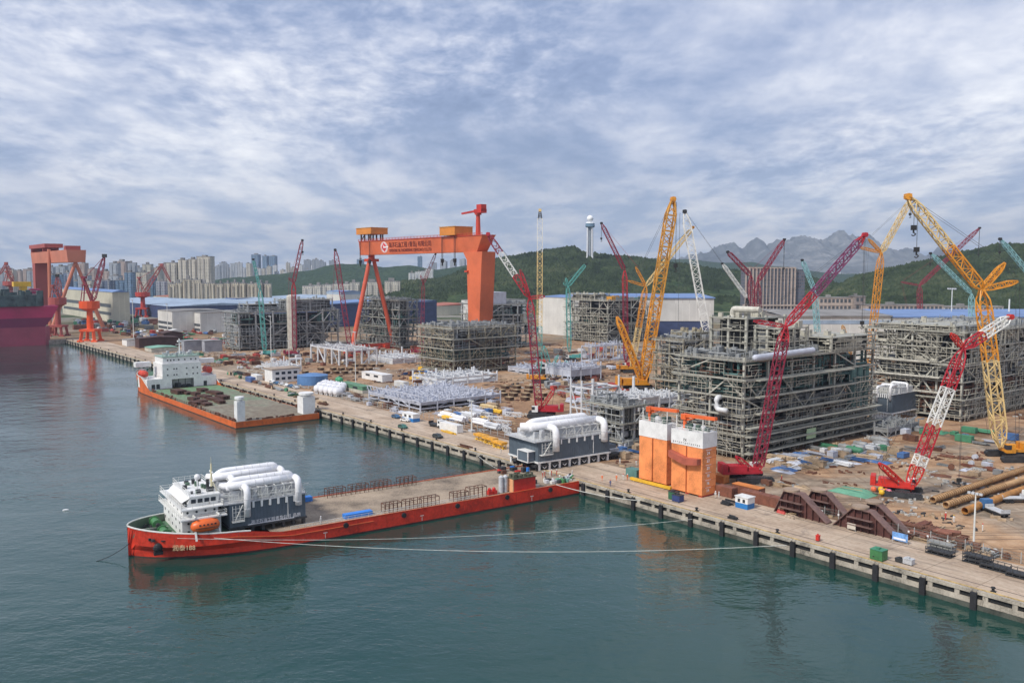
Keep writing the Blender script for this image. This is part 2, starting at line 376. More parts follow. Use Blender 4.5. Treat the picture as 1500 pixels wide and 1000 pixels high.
# steel rail strip and yellowish curb along the edge
mb = MB(); mb.box(-640, .15, .002, 500, .5, .22); q = mb.build('edge_kerb', mat('kerb_paint', (.42, .30, .13), .8, .4, .5)); tag(q, kind='structure'); q.location = yd(0, 0); q.rotation_euler = (0, 0, RZ)
mb = MB()
for v in (3.2, 14.5): mb.box(-640, v, .002, 500, v + .22, .03)
q = mb.build('crane_rails', mat('rail_dark', (.10, .08, .07), .6)); tag(q, kind='structure'); q.location = yd(0, 0); q.rotation_euler = (0, 0, RZ)
mb = MB(); mb.box(-2500, -.4, -5, -.004, 0, 3.56); q = mb.build('basin_wall', cw); tag(q, kind='structure'); q.location = yd(640, 0, 0); q.rotation_euler = (0, 0, RZ + math.pi / 2)
# fenders and bollards
rub = mat('black_rubber', (.018, .018, .02), .8, .3)
fd = thing('rubber_fender', 'black rubber fender hanging down the concrete quay wall', 'fender', yd(-115, -.7, 0), RZ, 'rubber fenders along the quay wall')
mb = MB(); mb.box(-.55, -.55, -.6, .55, .0, 3.3); mb.build('fender_pad', rub, fd)
mb = MB(); mb.bar((-.4, -.3, 3.3), (-.4, .3, 3.7), .12); mb.bar((.4, -.3, 3.3), (.4, .3, 3.7), .12); mb.build('chain', mat('chain_steel', (.1, .09, .08), .6), fd)
bo = thing('mooring_bollard', 'black mushroom bollard near the edge of the quay apron', 'bollard', yd(-108, 1.2), RZ, 'bollards along the quay edge')
mb = MB(); mb.cyl((0, 0, 0), (0, 0, .15), .5); mb.cyl((0, 0, .15), (0, 0, .7), .28, .24); mb.build('bollard_post', rub, bo)
mb = MB(); mb.cyl((0, 0, .7), (0, 0, .95), .45, .34); mb.build('bollard_cap', rub, bo)
for i in range(1, 80):
    if -2 < -115 + i * 9.4 < 24 or -115 + i * 9.4 > 636: continue
    dup(fd, yd(-115 + i * 9.4, -.7, 0), RZ)
for i in range(1, 34): dup(bo, yd(-108 + i * 22.7, 1.2), RZ)
# ------------------------------------------------------------------ hills
def hill_mat(name, stops, sc=.02, bump=3.0, tree=1.0):
    m = bpy.data.materials.new(name); m.use_nodes = True; nt = m.node_tree; b = nt.nodes['Principled BSDF']
    b.inputs['Roughness'].default_value = 1; b.inputs['Specular IOR Level'].default_value = .05
    g = nt.nodes.new('ShaderNodeNewGeometry').outputs['Position']
    n1 = NOISE(nt, g, sc, 8, .68); n2 = NOISE(nt, g, sc * .22, 4, .6)
    f = MATH(nt, 'ADD', MATH(nt, 'MULTIPLY', n1, .6), MATH(nt, 'MULTIPLY', n2, .4))
    nt.links.new(RAMP(nt, f, stops), b.inputs['Base Color'])
    vo = nt.nodes.new('ShaderNodeTexVoronoi'); nt.links.new(g, vo.inputs['Vector']); vo.inputs['Scale'].default_value = .12 * tree
    bp = nt.nodes.new('ShaderNodeBump'); bp.inputs['Distance'].default_value = bump; bp.inputs['Strength'].default_value = .9; bp.invert = True
    nt.links.new(vo.outputs[0], bp.inputs['Height']); nt.links.new(bp.outputs[0], b.inputs['Normal']); return m
def interp(P, x):
    if x <= P[0][0]: return P[0][1]
    for a, b in zip(P, P[1:]):
        if x <= b[0]:
            t = (x - a[0]) / (b[0] - a[0]); t2 = t * t * (3 - 2 * t) * .5 + t * .5
            return a[1] + (b[1] - a[1]) * t2
    return P[-1][1]
def hill(name, prof, Y, wf, wb, m, nx=260, ny=46, rough=4.0, ns=.01, jag=0.0, z0=Q - .5, gul=.12):
    mb = MB(); x0, x1 = prof[0][0], prof[-1][0]; vs = []
    for i in range(nx + 1):
        px = x0 + (x1 - x0) * i / nx; top = D(px, interp(prof, px), Y); Ht = max(0.0, top.z - z0)
        if jag: Ht += jag * (NZ.fractal(Vector((px * .05, 1.3, 0)), 1.0, 2.1, 6) )
        for j in range(ny + 1):
            t = -1 + 2 * j / ny; yy = Y + (t * wf if t < 0 else t * wb)
            k = (1 - abs(t)) ; s = k * k * (3 - 2 * k) if t > 0 else (k ** 1.15)
            xx = top.x * (1 + .5 * t * (wf / Y if t < 0 else wb / Y))
            n = NZ.fractal(Vector((xx * ns, yy * ns, 2.0)), .9, 2.0, 6)
            edge = min(1, min(i, nx - i) / 8.0)
            z = z0 + (Ht * s * (1 - gul * (1 - s) * (1 + n * 2)) + rough * n * min(1, 4 * s) * (0.35 if abs(t) < .05 else 1)) * edge
            vs.append((xx, yy, z))
    fs = [(i * (ny + 1) + j, (i + 1) * (ny + 1) + j, (i + 1) * (ny + 1) + j + 1, i * (ny + 1) + j + 1) for i in range(nx) for j in range(ny)]
    mb.add(vs, fs); return struct(name, mb, m, smooth=True)
GREEN = [(.36, (.016, .030, .015)), (.45, (.030, .052, .024)), (.53, (.055, .082, .034)), (.60, (.085, .105, .045)), (.70, (.16, .145, .085))]
gh = hill_mat('forest_slope', GREEN, .03, 5.0)
gh2 = hill_mat('forest_slope_far', [(.34, (.022, .045, .03)), (.6, (.045, .075, .04)), (.75, (.09, .10, .06))], .015, 8.0, .6)
mt = hill_mat('mountain_rock', [(.3, (.04, .05, .05)), (.5, (.12, .13, .13)), (.60, (.24, .24, .23)), (.70, (.40, .39, .37))], .004, 40.0, .06)
hill('hill_right', [(1120, 452), (1180, 442), (1230, 418), (1270, 404), (1300, 396), (1345, 386), (1400, 376), (1440, 366), (1465, 360), (1500, 359), (1580, 352), (1700, 380), (1900, 440)], 1350, 420, 500, gh, 300, 60, 7, .012)
hill('hill_middle', [(480, 442), (560, 424), (600, 412), (640, 408), (700, 391), (745, 377), (765, 372), (800, 367), (840, 363), (857, 370), (880, 374), (920, 377), (950, 382), (985, 387), (1060, 396), (1120, 399), (1180, 408), (1260, 420), (1340, 436)], 1700, 560, 500, gh, 340, 70, 8, .010)
def forest(name, prof, Y, wf, n, zmin, seed, m, r0=3.2, r1=6.5):
    random.seed(seed); dg = bpy.context.evaluated_depsgraph_get(); o = bpy.data.objects[prof]; me = o.data; mb = MB(); ok = [f for f in me.polygons if f.center.z > zmin and f.center.y < Y + 60]
    wts = [f.area for f in ok]
    for f in random.choices(ok, wts, k=n):
        if NZ.fractal(Vector(f.center) * .006, 1, 2, 4) > .36: continue
        vs = [me.vertices[i].co for i in f.vertices]; a, b = random.random(), random.random(); p = vs[0].lerp(vs[1], a).lerp(vs[3].lerp(vs[2], a), b); r = rnd(r0, r1); p.z -= r * 1.0
        k = 5; ph = rnd(0, 6); pts = [(p.x, p.y, p.z + r * rnd(1.3, 1.9))]
        for q in range(k): t = ph + q * 6.283 / k; pts.append((p.x + r * math.cos(t) * rnd(.7, 1.1), p.y + r * math.sin(t) * rnd(.7, 1.1), p.z + r * rnd(.5, 1.0)))
        for q in range(k): t = ph + q * 6.283 / k + .5; pts.append((p.x + r * .7 * math.cos(t), p.y + r * .7 * math.sin(t), p.z - r * .4))
        mb.add(pts, [(0, 1 + q, 1 + (q + 1) % k) for q in range(k)] + [(1 + q, k + 1 + q, k + 1 + (q + 1) % k, 1 + (q + 1) % k) for q in range(k)])
    tag(mb.build(name, m), 'dense dark green woodland covering the hillside', 'woodland', kind='stuff')
fol = hill_mat('foliage_far', [(.36, (.014, .023, .012)), (.46, (.026, .040, .019)), (.54, (.044, .062, .030)), (.62, (.072, .085, .042)), (.72, (.12, .11, .06))], .05, 1.0)
forest('woodland_right', 'hill_right', 1350, 420, 15000, 12, 5, fol); forest('woodland_middle', 'hill_middle', 1700, 560, 20000, 14, 6, fol, 4, 8)
hill('hill_left', [(250, 424), (310, 413), (350, 407), (400, 401), (450, 396), (480, 389), (500, 386), (530, 387), (560, 392), (600, 388), (640, 394), (690, 389), (740, 380), (800, 380), (860, 396)], 2700, 700, 600, gh2, 260, 50, 10, .006)
hill('hill_far', [(860, 394), (920, 384), (955, 378), (1010, 381), (1060, 385), (1100, 383), (1130, 389), (1180, 397), (1260, 402), (1340, 405)], 4200, 900, 800, gh2, 200, 40, 14, .004)
hill('mountains', [(900, 398), (960, 392), (1000, 380), (1030, 371), (1048, 360), (1060, 363), (1085, 364), (1105, 354), (1125, 352), (1140, 356), (1155, 350), (1170, 343), (1182, 346), (1205, 352), (1222, 345), (1238, 344), (1255, 350), (1275, 357), (1295, 364), (1320, 369), (1335, 366), (1350, 372), (1382, 370), (1400, 374), (1440, 380), (1500, 384), (1600, 392)], 9500, 2600, 2000, mt, 420, 70, 120, .0016, jag=95, gul=.4)
hill('foothills', [(1000, 404), (1060, 402), (1130, 398), (1200, 402), (1280, 404), (1360, 402), (1420, 400), (1480, 406)], 6500, 900, 900, gh2, 160, 30, 25, .003)
# ------------------------------------------------------------------ buildings
bw = dict(beige=facade('facade_beige', (.46, .40, .29), (.10, .10, .10), 3.6, 3.0, .5, .5, (.30, .25, .18)),
          cream=facade('facade_cream', (.54, .50, .41), (.12, .13, .14), 3.2, 3.0, .45, .5, (.36, .33, .28)),
          white=facade('facade_white', (.62, .62, .60), (.16, .18, .22), 4.2, 3.0, .5, .5),
          grey=facade('facade_grey', (.40, .42, .45), (.07, .10, .14), 3.0, 3.0, .6, .5, (.42, .44, .45)),
          blue=facade('facade_glass', (.16, .24, .33), (.05, .10, .17), 3.0, 3.5, .8, .7, (.30, .36, .42)),
          navy=facade('facade_navy', (.13, .16, .24), (.04, .06, .10), 4.0, 3.2, .6, .6, (.45, .45, .45)),
          pink=facade('facade_pink', (.42, .33, .29), (.10, .09, .09), 3.4, 3.0, .5, .45))
roofm = mat('roof_grey', (.22, .21, .20), .9, .3, .05)
redroof = mat('roof_red', (.36, .12, .08), .85, .3, .05)
def tower(px, wpx, ytop, Y, style, label, group, depth=None, az=None, zb=Q - .5, crown=None, red=False):
    t = D(px, ytop, Y); w = wpx * Y / F; dp = depth or w * rnd(.7, 1.0); az = rnd(-.25, .25) if az is None else az
    o = thing('apartment_tower', label, 'tower block', (t.x, Y, zb), az, group); h = t.z - zb
    mb = MB(); x = w / 2
    mb.mi = 0; mb.box(-x, -dp / 2, 0, x, dp / 2, h)
    # bays that project and shade, stair core
    k = max(2, int(w / 9))
    for i in range(k):
        c = -x + (i + .5) * 2 * x / k; mb.box(c - w / k * .27, -dp / 2 - 1.3, 0, c + w / k * .27, -dp / 2 - .02, h - rnd(0, 5))
    mb.build('wall', bw[style], o)
    mb = MB(); mb.box(-x - .3, -dp / 2 - .3, h, x + .3, dp / 2 + .3, h + .9)
    cw_ = w * rnd(.2, .4); c = rnd(-.2, .2) * w; mb.box(c - cw_ / 2, -dp * .25, h + .9, c + cw_ / 2, dp * .25, h + rnd(3, 6))
    if crown: mb.box(-x * .6, -dp * .35, h + .9, x * .6, dp * .35, h + crown)
    mb.build('roof', redroof if red else roofm, o); return o
def city(n, x0, x1, yt, Y, wr, styles, desc, group, **k):
    xs = sorted(x0 + (x1 - x0) * (i + rnd(.15, .85)) / n for i in range(n))
    for i, x in enumerate(xs):
        tower(x, rnd(*wr), rnd(*yt), Y * rnd(.94, 1.06), random.choice(styles), '%s, %s' % (desc, ORD[i]), group, **k)
city(26, -60, 245, (383, 400), 2100, (9, 15), ['cream', 'grey', 'pink', 'grey'], 'hazy tall tower on the skyline behind the left shipyard', 'far towers behind the left shipyard')
city(16, 60, 240, (398, 412), 1750, (10, 18), ['navy', 'grey', 'cream', 'blue'], 'mid-height dark block before the far left towers', 'blocks before the far left towers')
for i, (px, w, yt) in enumerate([(253, 14, 385), (270, 14, 381), (284, 12, 380), (301, 20, 376)]):
    tower(px, w, yt, 1800, 'cream', 'tall beige tower with grid facade above the beige rows, %s of four' % ORD[i], 'four tall beige towers')
for i, (px, w, yt) in enumerate([(253, 10, 416), (262, 10, 414), (275, 12, 409), (289, 13, 410), (300, 12, 415), (311, 10, 415), (322, 11, 416), (333, 9, 415), (345, 11, 414), (356, 10, 415), (368, 10, 416), (380, 12, 415), (392, 10, 416)]):
    tower(px, w, yt, 1330, 'beige', 'sand coloured apartment block behind the blue shed roofs, %s in the row' % ORD[i], 'sand coloured apartment blocks', az=rnd(-.1, .1))
city(30, 312, 475, (384, 398), 3600, (4, 8), ['white', 'white', 'cream', 'grey'], 'pale distant tower above the wooded left ridge', 'pale skyline above the left ridge')
for i, (px, w, yt) in enumerate([(375, 11, 373), (389, 8, 375), (400, 10, 375)]):
    tower(px, w, yt, 3900, 'blue', 'tall blue glass tower over the pale skyline, %s of three' % ORD[i], 'three blue glass towers')
for i, (px, w, yt) in enumerate([(325, 6, 385), (329, 5, 384), (345, 12, 386), (450, 10, 381), (462, 9, 380), (470, 8, 382)]):
    tower(px, w, yt, 3500, 'grey', 'grey tower rising over the pale skyline, %s of six' % ORD[i], 'grey skyline towers')
for i, (px, w, yt) in enumerate([(455, 14, 382), (470, 14, 384), (487, 10, 382), (528, 9, 380), (615, 7, 376), (636, 7, 385), (650, 9, 383), (664, 8, 382), (678, 8, 380), (690, 10, 386)]):
    tower(px, w, yt, 3800, 'blue' if px in (528, 615) else 'grey', 'far tower seen over the hills near the big gantry, %s of ten' % ORD[i], 'far towers over the hills')
for i, (px, w, yt) in enumerate([(603, 9, 400), (612, 8, 398), (620, 8, 397), (629, 11, 394)]):
    tower(px, w, yt, 2050, 'white', 'white apartment block on the wooded slope under the gantry girder, %s of four' % ORD[i], 'white blocks on the wooded slope', az=.1)
for i, (px, w, yt) in enumerate([(452, 16, 419), (466, 14, 418), (480, 14, 417), (494, 13, 416), (507, 12, 416), (520, 14, 414), (545, 24, 413), (575, 22, 412)]):
    tower(px, w, yt, 1500, 'cream', 'cream low block at the foot of the wooded ridge, %s in the row' % ORD[i], 'cream low blocks under the ridge', az=rnd(-.1, .1))
city(9, 1195, 1262, (398, 402), 5600, (3, 7), ['white', 'grey'], 'faint tiny block on the hazy plain below the mountains', 'faint blocks below the mountains')
# sheds
wpan = lambda n, c: facade(n, c, tuple(x * .8 for x in c), 6.0, 30, .04, .98)
pan_w = wpan('panel_white', (.62, .61, .57)); pan_c = wpan('panel_cream', (.52, .49, .38)); pan_b = mat('panel_blue', (.10, .17, .36), .5, .15); slot = mat('strip_window', (.07, .08, .09), .4, .2)
blueroof = mat('roof_blue', (.13, .22, .42), .5, .2, .05); navyb = mat('panel_navy', (.04, .06, .14), .6, .2); brroof = mat('roof_bluegrey', (.30, .38, .48), .6, .2, .05)
def shed(label, c, xl, xr, ytop, wall, roofmat, name='shed', strips=(), z=Q, rise=2.5, trim=None, nb=1, base=None, group=None, doors=()):
    p, lx, ly, h = ybox(c, xl, xr, ytop, z); o = thing(name, label, 'shed', p, RZ, group)
    mb = MB(); mb.box(-lx, 0, 0, 0, ly, h); mb.build('wall', wall, o)
    mb = MB(); e = .6
    for k in range(nb):
        a, b = ly * k / nb, ly * (k + 1) / nb; mm = (a + b) / 2
        mb.add([(-lx - e, a - (e if k == 0 else 0), h), (e, a - (e if k == 0 else 0), h), (e, b, h), (-lx - e, b, h), (-lx - e, mm, h + rise), (e, mm, h + rise)], [(0, 1, 5, 4), (2, 3, 4, 5), (0, 4, 3), (1, 2, 5), (3, 2, 1, 0)])
    mb.build('roof', roofmat, o)
    for (za, zb_) in strips:
        mb = MB(); mb.box(-lx * .97, -.12, za * h, -lx * .03, .02, zb_ * h); mb.build('window_strip', slot, o)
    if trim:
        mb = MB(); mb.box(-lx - .15, -.15, h * .9, .15, 0, h); mb.box(.002, 0, h * .9, .15, ly, h); mb.build('blue_band', trim, o)
    if base:
        mb = MB(); mb.box(-lx - .1, -.12, 0, .1, .0, h * base[0]); mb.box(.002, .002, 0, .12, ly, h * base[0]); mb.build('plinth', base[1], o)
    for (fx, wd, hd) in doors:
        mb = MB(); mb.box(-lx * fx - wd / 2, -.14, 0, -lx * fx + wd / 2, .02, hd); mb.build('door', slot, o)
    return o, lx, ly, h
shed('long cream shed with blue roof behind the left gantry crane', (166, 472), 92, 191, 428, pan_c, blueroof, strips=((.22, .32), (.48, .6)))
shed('white shed block with two dark window strips, left of the twin white halls', (253, 488), 232, 330, 456, pan_w, roofm, strips=((.15, .27), (.38, .5)), rise=.8, doors=((-.0, .1, .1),))
shed('white shed block with dark window strips, right of the twin white halls', (294, 488), 276, 372, 458, pan_w, roofm, strips=((.1, .22), (.32, .45)), rise=.8)
shed('white hall wall with blue edge behind the left scaffolded block', (352, 484), 331, 640, 458, pan_w, blueroof, rise=1.5, trim=pan_b)
shed('wide low shed with faded blue roof behind the twin white halls', (250, 468), 150, 640, 449, navyb, brroof, rise=3, nb=3)
shed('long low shed with red roof beside the river of blue roofs', (330, 452), 225, 420, 441, pan_c, redroof, rise=2.5)
shed('small blue and white office block above the blue roofs', (346, 455), 331, 372, 437, pan_w, roofm, trim=pan_b, rise=.5)
shed('white tall building with pale blue top left of the gantry legs', (500, 470), 479, 530, 427, pan_w, blueroof, rise=1, trim=brroof)
shed('blue roofed shed behind the gantry crane legs', (470, 480), 440, 640, 446, navyb, blueroof, rise=3)
shed('low shed with red roof under the gantry girder', (640, 462), 610, 720, 448, pan_c, redroof, rise=2.5)
def fhall(label, x0, x1, ytop, Y, dep, wallm, rm, base=None, band=None, ov=1.0):
    a = D(x0, ytop, Y); b = D(x1, ytop, Y); h = a.z - Q; w = b.x - a.x
    o = thing('assembly_hall', label, 'shed', (a.x, Y, Q - .1), 0)
    mb = MB(); mb.box(0, 0, h * (base or 0), w, dep, h); mb.build('wall', wallm, o)
    if base: mb = MB(); mb.box(.5, .5, 0, w - .5, dep, h * base - .01); mb.build('plinth', navyb, o)
    mb = MB(); mb.box(-ov, -ov, h, w + ov, dep, h + .8); mb.add([(-ov, -ov, h + .8), (w + ov, -ov, h + .8), (w + ov, dep, h + 3), (-ov, dep, h + 3)], [(0, 1, 2, 3)]); mb.build('roof', rm, o)
    if band: mb = MB(); mb.box(-.1, -.15, h * band[0], w + .1, -.01, h * band[1]); mb.build('blue_band', pan_b if len(band) < 3 else band[2], o)
    for k in range(int(w / 26)):
        x = 12 + k * 26; mb = MB(); mb.box(x, -.2, 0, x + 6, -.02, min(6, h * .5)); mb.build('door', slot, o)
    return o
shed('tall white end wall of the assembly hall behind the centre cranes', (835, 492), 789, 900, 436, pan_w, blueroof, 'assembly_hall', rise=1.5)
fhall('wide white assembly hall with navy base and blue roof edge in the centre', 838, 1046, 437, 760, 60, pan_w, blueroof, base=.42)
fhall('long white hall with blue band behind the large scaffolded block', 1148, 1305, 464, 560, 50, pan_w, roofm, band=(.84, .93, brroof))
fhall('white hall with blue roof behind the right scaffolded block', 1308, 1640, 465, 560, 60, pan_w, blueroof, band=(.84, .93, brroof))
shed('small white hall with pale roof behind the centre scaffolds', (700, 470), 676, 770, 440, pan_w, roofm, rise=1)
# low beige office ranges at right
def range_block(label, x0, x1, ytop, Y, floors, wallm, group=None, wins=None):
    a = D(x0, ytop, Y); b = D(x1, ytop, Y); h = a.z - Q; w = b.x - a.x
    o = thing('office_building', label, 'office', (a.x, Y, Q - .1), 0, group)
    mb = MB(); mb.box(0, 0, 0, w, 16, h); mb.build('wall', wallm, o)
    mb = MB(); mb.box(-.5, -.5, h, w + .5, 16.5, h + .7); mb.box(w * .3, 4, h + .7, w * .38, 12, h + 3.2); mb.build('roof', roofm, o)
    fh = h / floors
    for k in range(floors):
        mb = MB(); x = 2.0
        while x < w - 4:
            mb.box(x, -.15, k * fh + fh * .3, x + 2.6, .05, k * fh + fh * .8); x += 4.3
        mb.build('window_row', slot, o)
        mb = MB(); mb.box(-.05, -.3, k * fh + fh * .88, w + .05, .04, k * fh + fh); mb.build('ledge', wallm, o)
    return o
pk = mat('stone_pink', (.40, .33, .28), .8, .15)
range_block('pinkish four storey office range right of the finned office tower', 1199, 1252, 436, 930, 4, pk)
range_block('darker stair block at the end of the pink office range', 1252, 1268, 434, 925, 4, mat('stone_brown', (.26, .22, .20), .8, .15))
range_block('long low pinkish office range behind the right cranes', 1270, 1382, 447, 900, 4, pk)
range_block('pale low block on the terrace at far right of the offices', 1382, 1470, 449, 960, 3, mat('stone_pale', (.46, .42, .38), .8, .15))
# finned office tower
Y = 960; a = D(1093, 393, Y); b = D(1165, 393, Y); c_ = D(1181, 395, Y); h = a.z - Q
o = thing('office_tower', 'square office tower with pale vertical fins behind the red crane', 'office tower', (a.x, Y, Q - .1), 0)
w = b.x - a.x
mb = MB(); mb.box(0, .5, 0, w, 22, h); mb.box(w + .05, 3, 0, c_.x - a.x, 20, h - 1); mb.build('wall', facade('office_glass', (.14, .13, .15), (.05, .07, .09), 2.2, 3.6, .7, .6), o)
mb = MB(); mb.box(-.6, -.2, h, w + .4, 22.5, h + 1.4); mb.build('roof', pk, o)
for i in range(15):
    x = w * i / 14; mb = MB(); t = .9 if 3 < i < 13 else 1.6; mb.box(x - t / 2, -.8, 0, x + t / 2, .49, h + 1.38); mb.build('fin', pk, o)
for k in (.32,):
    mb = MB(); mb.box(-3, -1.2, h * k, w + 12, .4, h * k + 1.6); mb.build('cornice', pk, o)
# observation tower on the hill
P0 = D(864, 384, 1650); tp = ZAT(P0, 315) ; wt = mat('tower_white', (.72, .73, .74), .5, .08); o = thing('observation_tower', 'white observation tower with ball top on the wooded hill', 'tower', (P0.x, P0.y, P0.z - 6), 0); o.location.z = P0.z - 6
Ht = tp - P0.z + 6
for i in range(4):
    a = i * math.pi / 2 + .6; mb = MB(); mb.cyl((6.5 * math.cos(a), 6.5 * math.sin(a), 8), (6 * math.cos(a), 6 * math.sin(a), Ht * .78), 1.5, 1.4, 8); mb.build('column', wt, o)
    mb = MB(); mb.pipe([(20 * math.cos(a), 20 * math.sin(a), 0), (9 * math.cos(a), 9 * math.sin(a), 9), (6.2 * math.cos(a), 6.2 * math.sin(a), 22)], 1.1, 6); mb.build('strut', wt, o)
mb = MB(); mb.cyl((0, 0, 6), (0, 0, Ht * .78), 2.6); mb.build('lift_shaft', mat('shaft_grey', (.30, .34, .38), .5), o)
mb = MB(); mb.cyl((0, 0, Ht * .74), (0, 0, Ht * .77), 5, 9.2, 20); mb.cyl((0, 0, Ht * .77), (0, 0, Ht * .835), 9.2, 8.6, 20); mb.build('deck_ring', mat('deck_glass', (.13, .22, .30), .3), o)
mb = MB(); mb.cyl((0, 0, Ht * .835), (0, 0, Ht * .86), 8.4, 6.5, 20); mb.build('gallery', wt, o)
mb = MB(); mb.ball((0, 0, Ht * .93), 6.2, 18, 12); mb.build('ball_dome', mat('dome_white', (.86, .87, .87), .3, .03), o, smooth=True)
P0 = D(834, 380, 1640); o = thing('radar_dome', 'small white dome on the hillside left of the observation tower', 'dome', (P0.x, P0.y, P0.z - 8))
mb = MB(); mb.ball((0, 0, 8), 3.4, 12, 8); mb.build('dome', wt, o, smooth=True); mb = MB(); mb.cyl((0, 0, -6), (0, 0, 6), 2.4); mb.build('base', wt, o)
# ================================================================== SHIPS
steel = mat('grey_steel', (.34, .34, .33), .5, .2, .5)
white = mat('white_paint', (.74, .74, .72), .45, .10, .4, rust=.06, rcol=(.35, .22, .14))
wclean = mat('white_duct', (.78, .78, .79), .4, .07, .6)
galv = mat('galvanised_grey', (.48, .49, .50), .45, .15, .6)
wingl = mat('window_dark', (.03, .035, .045), .2, .1)
hullred = mat('hull_red', (.58, .040, .018), .42, .26, .16, rust=.16, rcol=(.34, .05, .025), fine=1.6)
hullor = mat('hull_orange', (.62, .13, .025), .5, .18, .25, rust=.22, rcol=(.26, .07, .03))
boot = mat('boot_dark', (.05, .018, .015), .6, .3)
anchorm = mat('anchor_black', (.02, .02, .022), .6)
deckb = mat('deck_brown', (.30, .235, .17), .9, .40, .10, rust=.22, rcol=(.13, .085, .06))
deckg = mat('deck_green', (.06, .13, .07), .7, .3, .3)
orangeb = mat('lifeboat_orange', (.72, .13, .02), .4, .08)
rustm = mat('rust_brown', (.13, .055, .032), .85, .3, .4)
rail = mat('railing_white', (.66, .66, .62), .5, .1)
ylw = mat('safety_yellow', (.70, .42, .03), .5, .12)
blue = mat('tarp_blue', (.03, .20, .62), .55, .15)
green = mat('machine_green', (.06, .20, .07), .5, .2)
darkm = mat('dark_machinery', (.035, .037, .04), .6, .4, 1.0)
wring = mat('duct_seam', (.58, .58, .59), .5, .1)
slate = mat('slate_cladding', (.105, .135, .165), .55, .10, .5)
redp = mat('red_paint', (.55, .03, .02), .45, .15, .5)
def railing(parent, pts, h=1.1, m=None, step=1.8, name='railing', t=.07):
    mb = MB()
    for a, b in zip(pts, pts[1:]):
        a = Vector(a); b = Vector(b); n = max(1, int((b - a).length / step))
        for k in (1, .5): mb.bar(a + UP * h * k, b + UP * h * k, t)
        for i in range(n + 1): p = a.lerp(b, i / n); mb.bar(p, p + UP * h, t)
    return mb.build(name, m or rail, parent)
AX = math.radians(-146.05); SA = G(840, 706, 3.6); SA.z = 0
ship = thing('deck_cargo_ship', 'red heavy deck cargo ship with white bridge, bow to the left', 'ship', SA, AX)
def sw(x, y, z): c, s = math.cos(AX), math.sin(AX); return Vector((SA.x + x * c - y * s, SA.y + x * s + y * c, z))
BM, LS = 25.0, 111.0
def hw(x, z):                             # half breadth
    st = 88 - (2 if z > 2 else 10); tip = LS + (z - 3) * .22
    if x <= st: return BM / 2
    t = min(1, (x - st) / (tip - st)); return BM / 2 * max(0, 1 - t ** 2.3) ** (.62 if z > 2 else .8)
def ztop(x):
    if x < 80: return 3.6
    if x < 92: t = (x - 80) / 12; return 3.6 + 1.7 * t * t * (3 - 2 * t)
    return 5.3 + 1.5 * ((x - 92) / 19) ** 1.5
XS = [-2, 0, 20, 40, 60, 76, 80, 83, 86, 89, 92, 94, 96, 98, 100, 102, 104, 105.5, 107, 108.2, 109.2, 110, 110.6, 111.1, 111.5, 111.8]
mb = MB(); ZL = lambda x: [-2.5, .0, 1.6, 3.0, ztop(x)]
for side in (1, -1):
    vs = []
    for x in XS:
        for z in ZL(x): vs.append((x, -BM / 2 + side * hw(x, z), z))
    n = 5; fs = [((i) * n + j, (i + 1) * n + j, (i + 1) * n + j + 1, i * n + j + 1) for i in range(len(XS) - 1) for j in range(n - 1)]
    mb.add(vs, fs if side < 0 else [tuple(reversed(f)) for f in fs])
mb.add([(-2, 0, -2.5), (-2, -BM, -2.5), (-2, -BM, 3.6), (-2, 0, 3.6)], [(0, 1, 2, 3)])
mb.build('hull', hullred, ship)
mb = MB()
for side in (1, -1):
    vs = []
    for x in XS:
        for z in (-1, .42): vs.append((x, -BM / 2 + side * (hw(x, 0) + .03), z))
    mb.add(vs, [(2 * i, 2 * i + 2, 2 * i + 3, 2 * i + 1) for i in range(len(XS) - 1)])
mb.build('boot_top', boot, ship)
mb = MB(); mb.add([(-2, 0, 3.45), (-2, -BM, 3.45), (84, -BM, 3.45), (84, 0, 3.45)], [(0, 3, 2, 1)])
o = mb.build('cargo_deck', deckb, ship)
mb = MB(); xs = [x for x in XS if x >= 89]
vs = [(x, -BM / 2 + s * (hw(x, 3) - .35), 4.4) for x in xs for s in (1, -1)]
mb.add(vs, [(2 * i, 2 * i + 1, 2 * i + 3, 2 * i + 2) for i in range(len(xs) - 1)]); mb.box(89, -BM + .5, 3.4, 89.3, -.5, 4.39)
mb.build('forecastle_deck', deckg, ship)
mb = MB()                                    # inner bulwark skin and white cap rail
for s in (1, -1):
    vs = [(x, -BM / 2 + s * (hw(x, z) - .3), z) for x in xs for z in (4.4, ztop(x))]
    mb.add(vs, [(2 * i, 2 * i + 2, 2 * i + 3, 2 * i + 1) for i in range(len(xs) - 1)])
mb.build('bulwark_lining', mat('lining_green', (.10, .14, .10), .6), ship)
mb = MB()
for s in (1, -1): mb.tube([(x, -BM / 2 + s * (hw(x, ztop(x)) - .12), ztop(x) + .06) for x in xs if x > 86], .17, 5)
mb.build('cap_rail', rail, ship)
mb = MB(); mb.bar((-2, -.15, 3.55), (82, -.15, 3.55), .3, .25); mb.bar((-2, -BM + .15, 3.55), (82, -BM + .15, 3.55), .3, .25)
mb.tube([(x, -BM / 2 + hw(x, 3) + .05, ztop(x) - 1.1) for x in (60, 70, 80, 86, 92, 96)], .1, 5)
mb.build('rubbing_strake', mat('strake_orange', (.60, .12, .04), .5), ship)
for k in range(11): mb = MB(); x = 4 + k * 7.5; mb.box(x - .03, -.02, .45, x + .03, .025, 3.5); mb.build('plate_seam', mat('seam_red', (.36, .03, .015), .5), ship)
for x in (14, 47, 72): mb = MB(); mb.box(x - .05, .0, .5, x + .05, .03, 1.6); mb.box(x - .5, .0, 1.7, x + .5, .03, 1.85); mb.build('draught_mark', rail, ship)
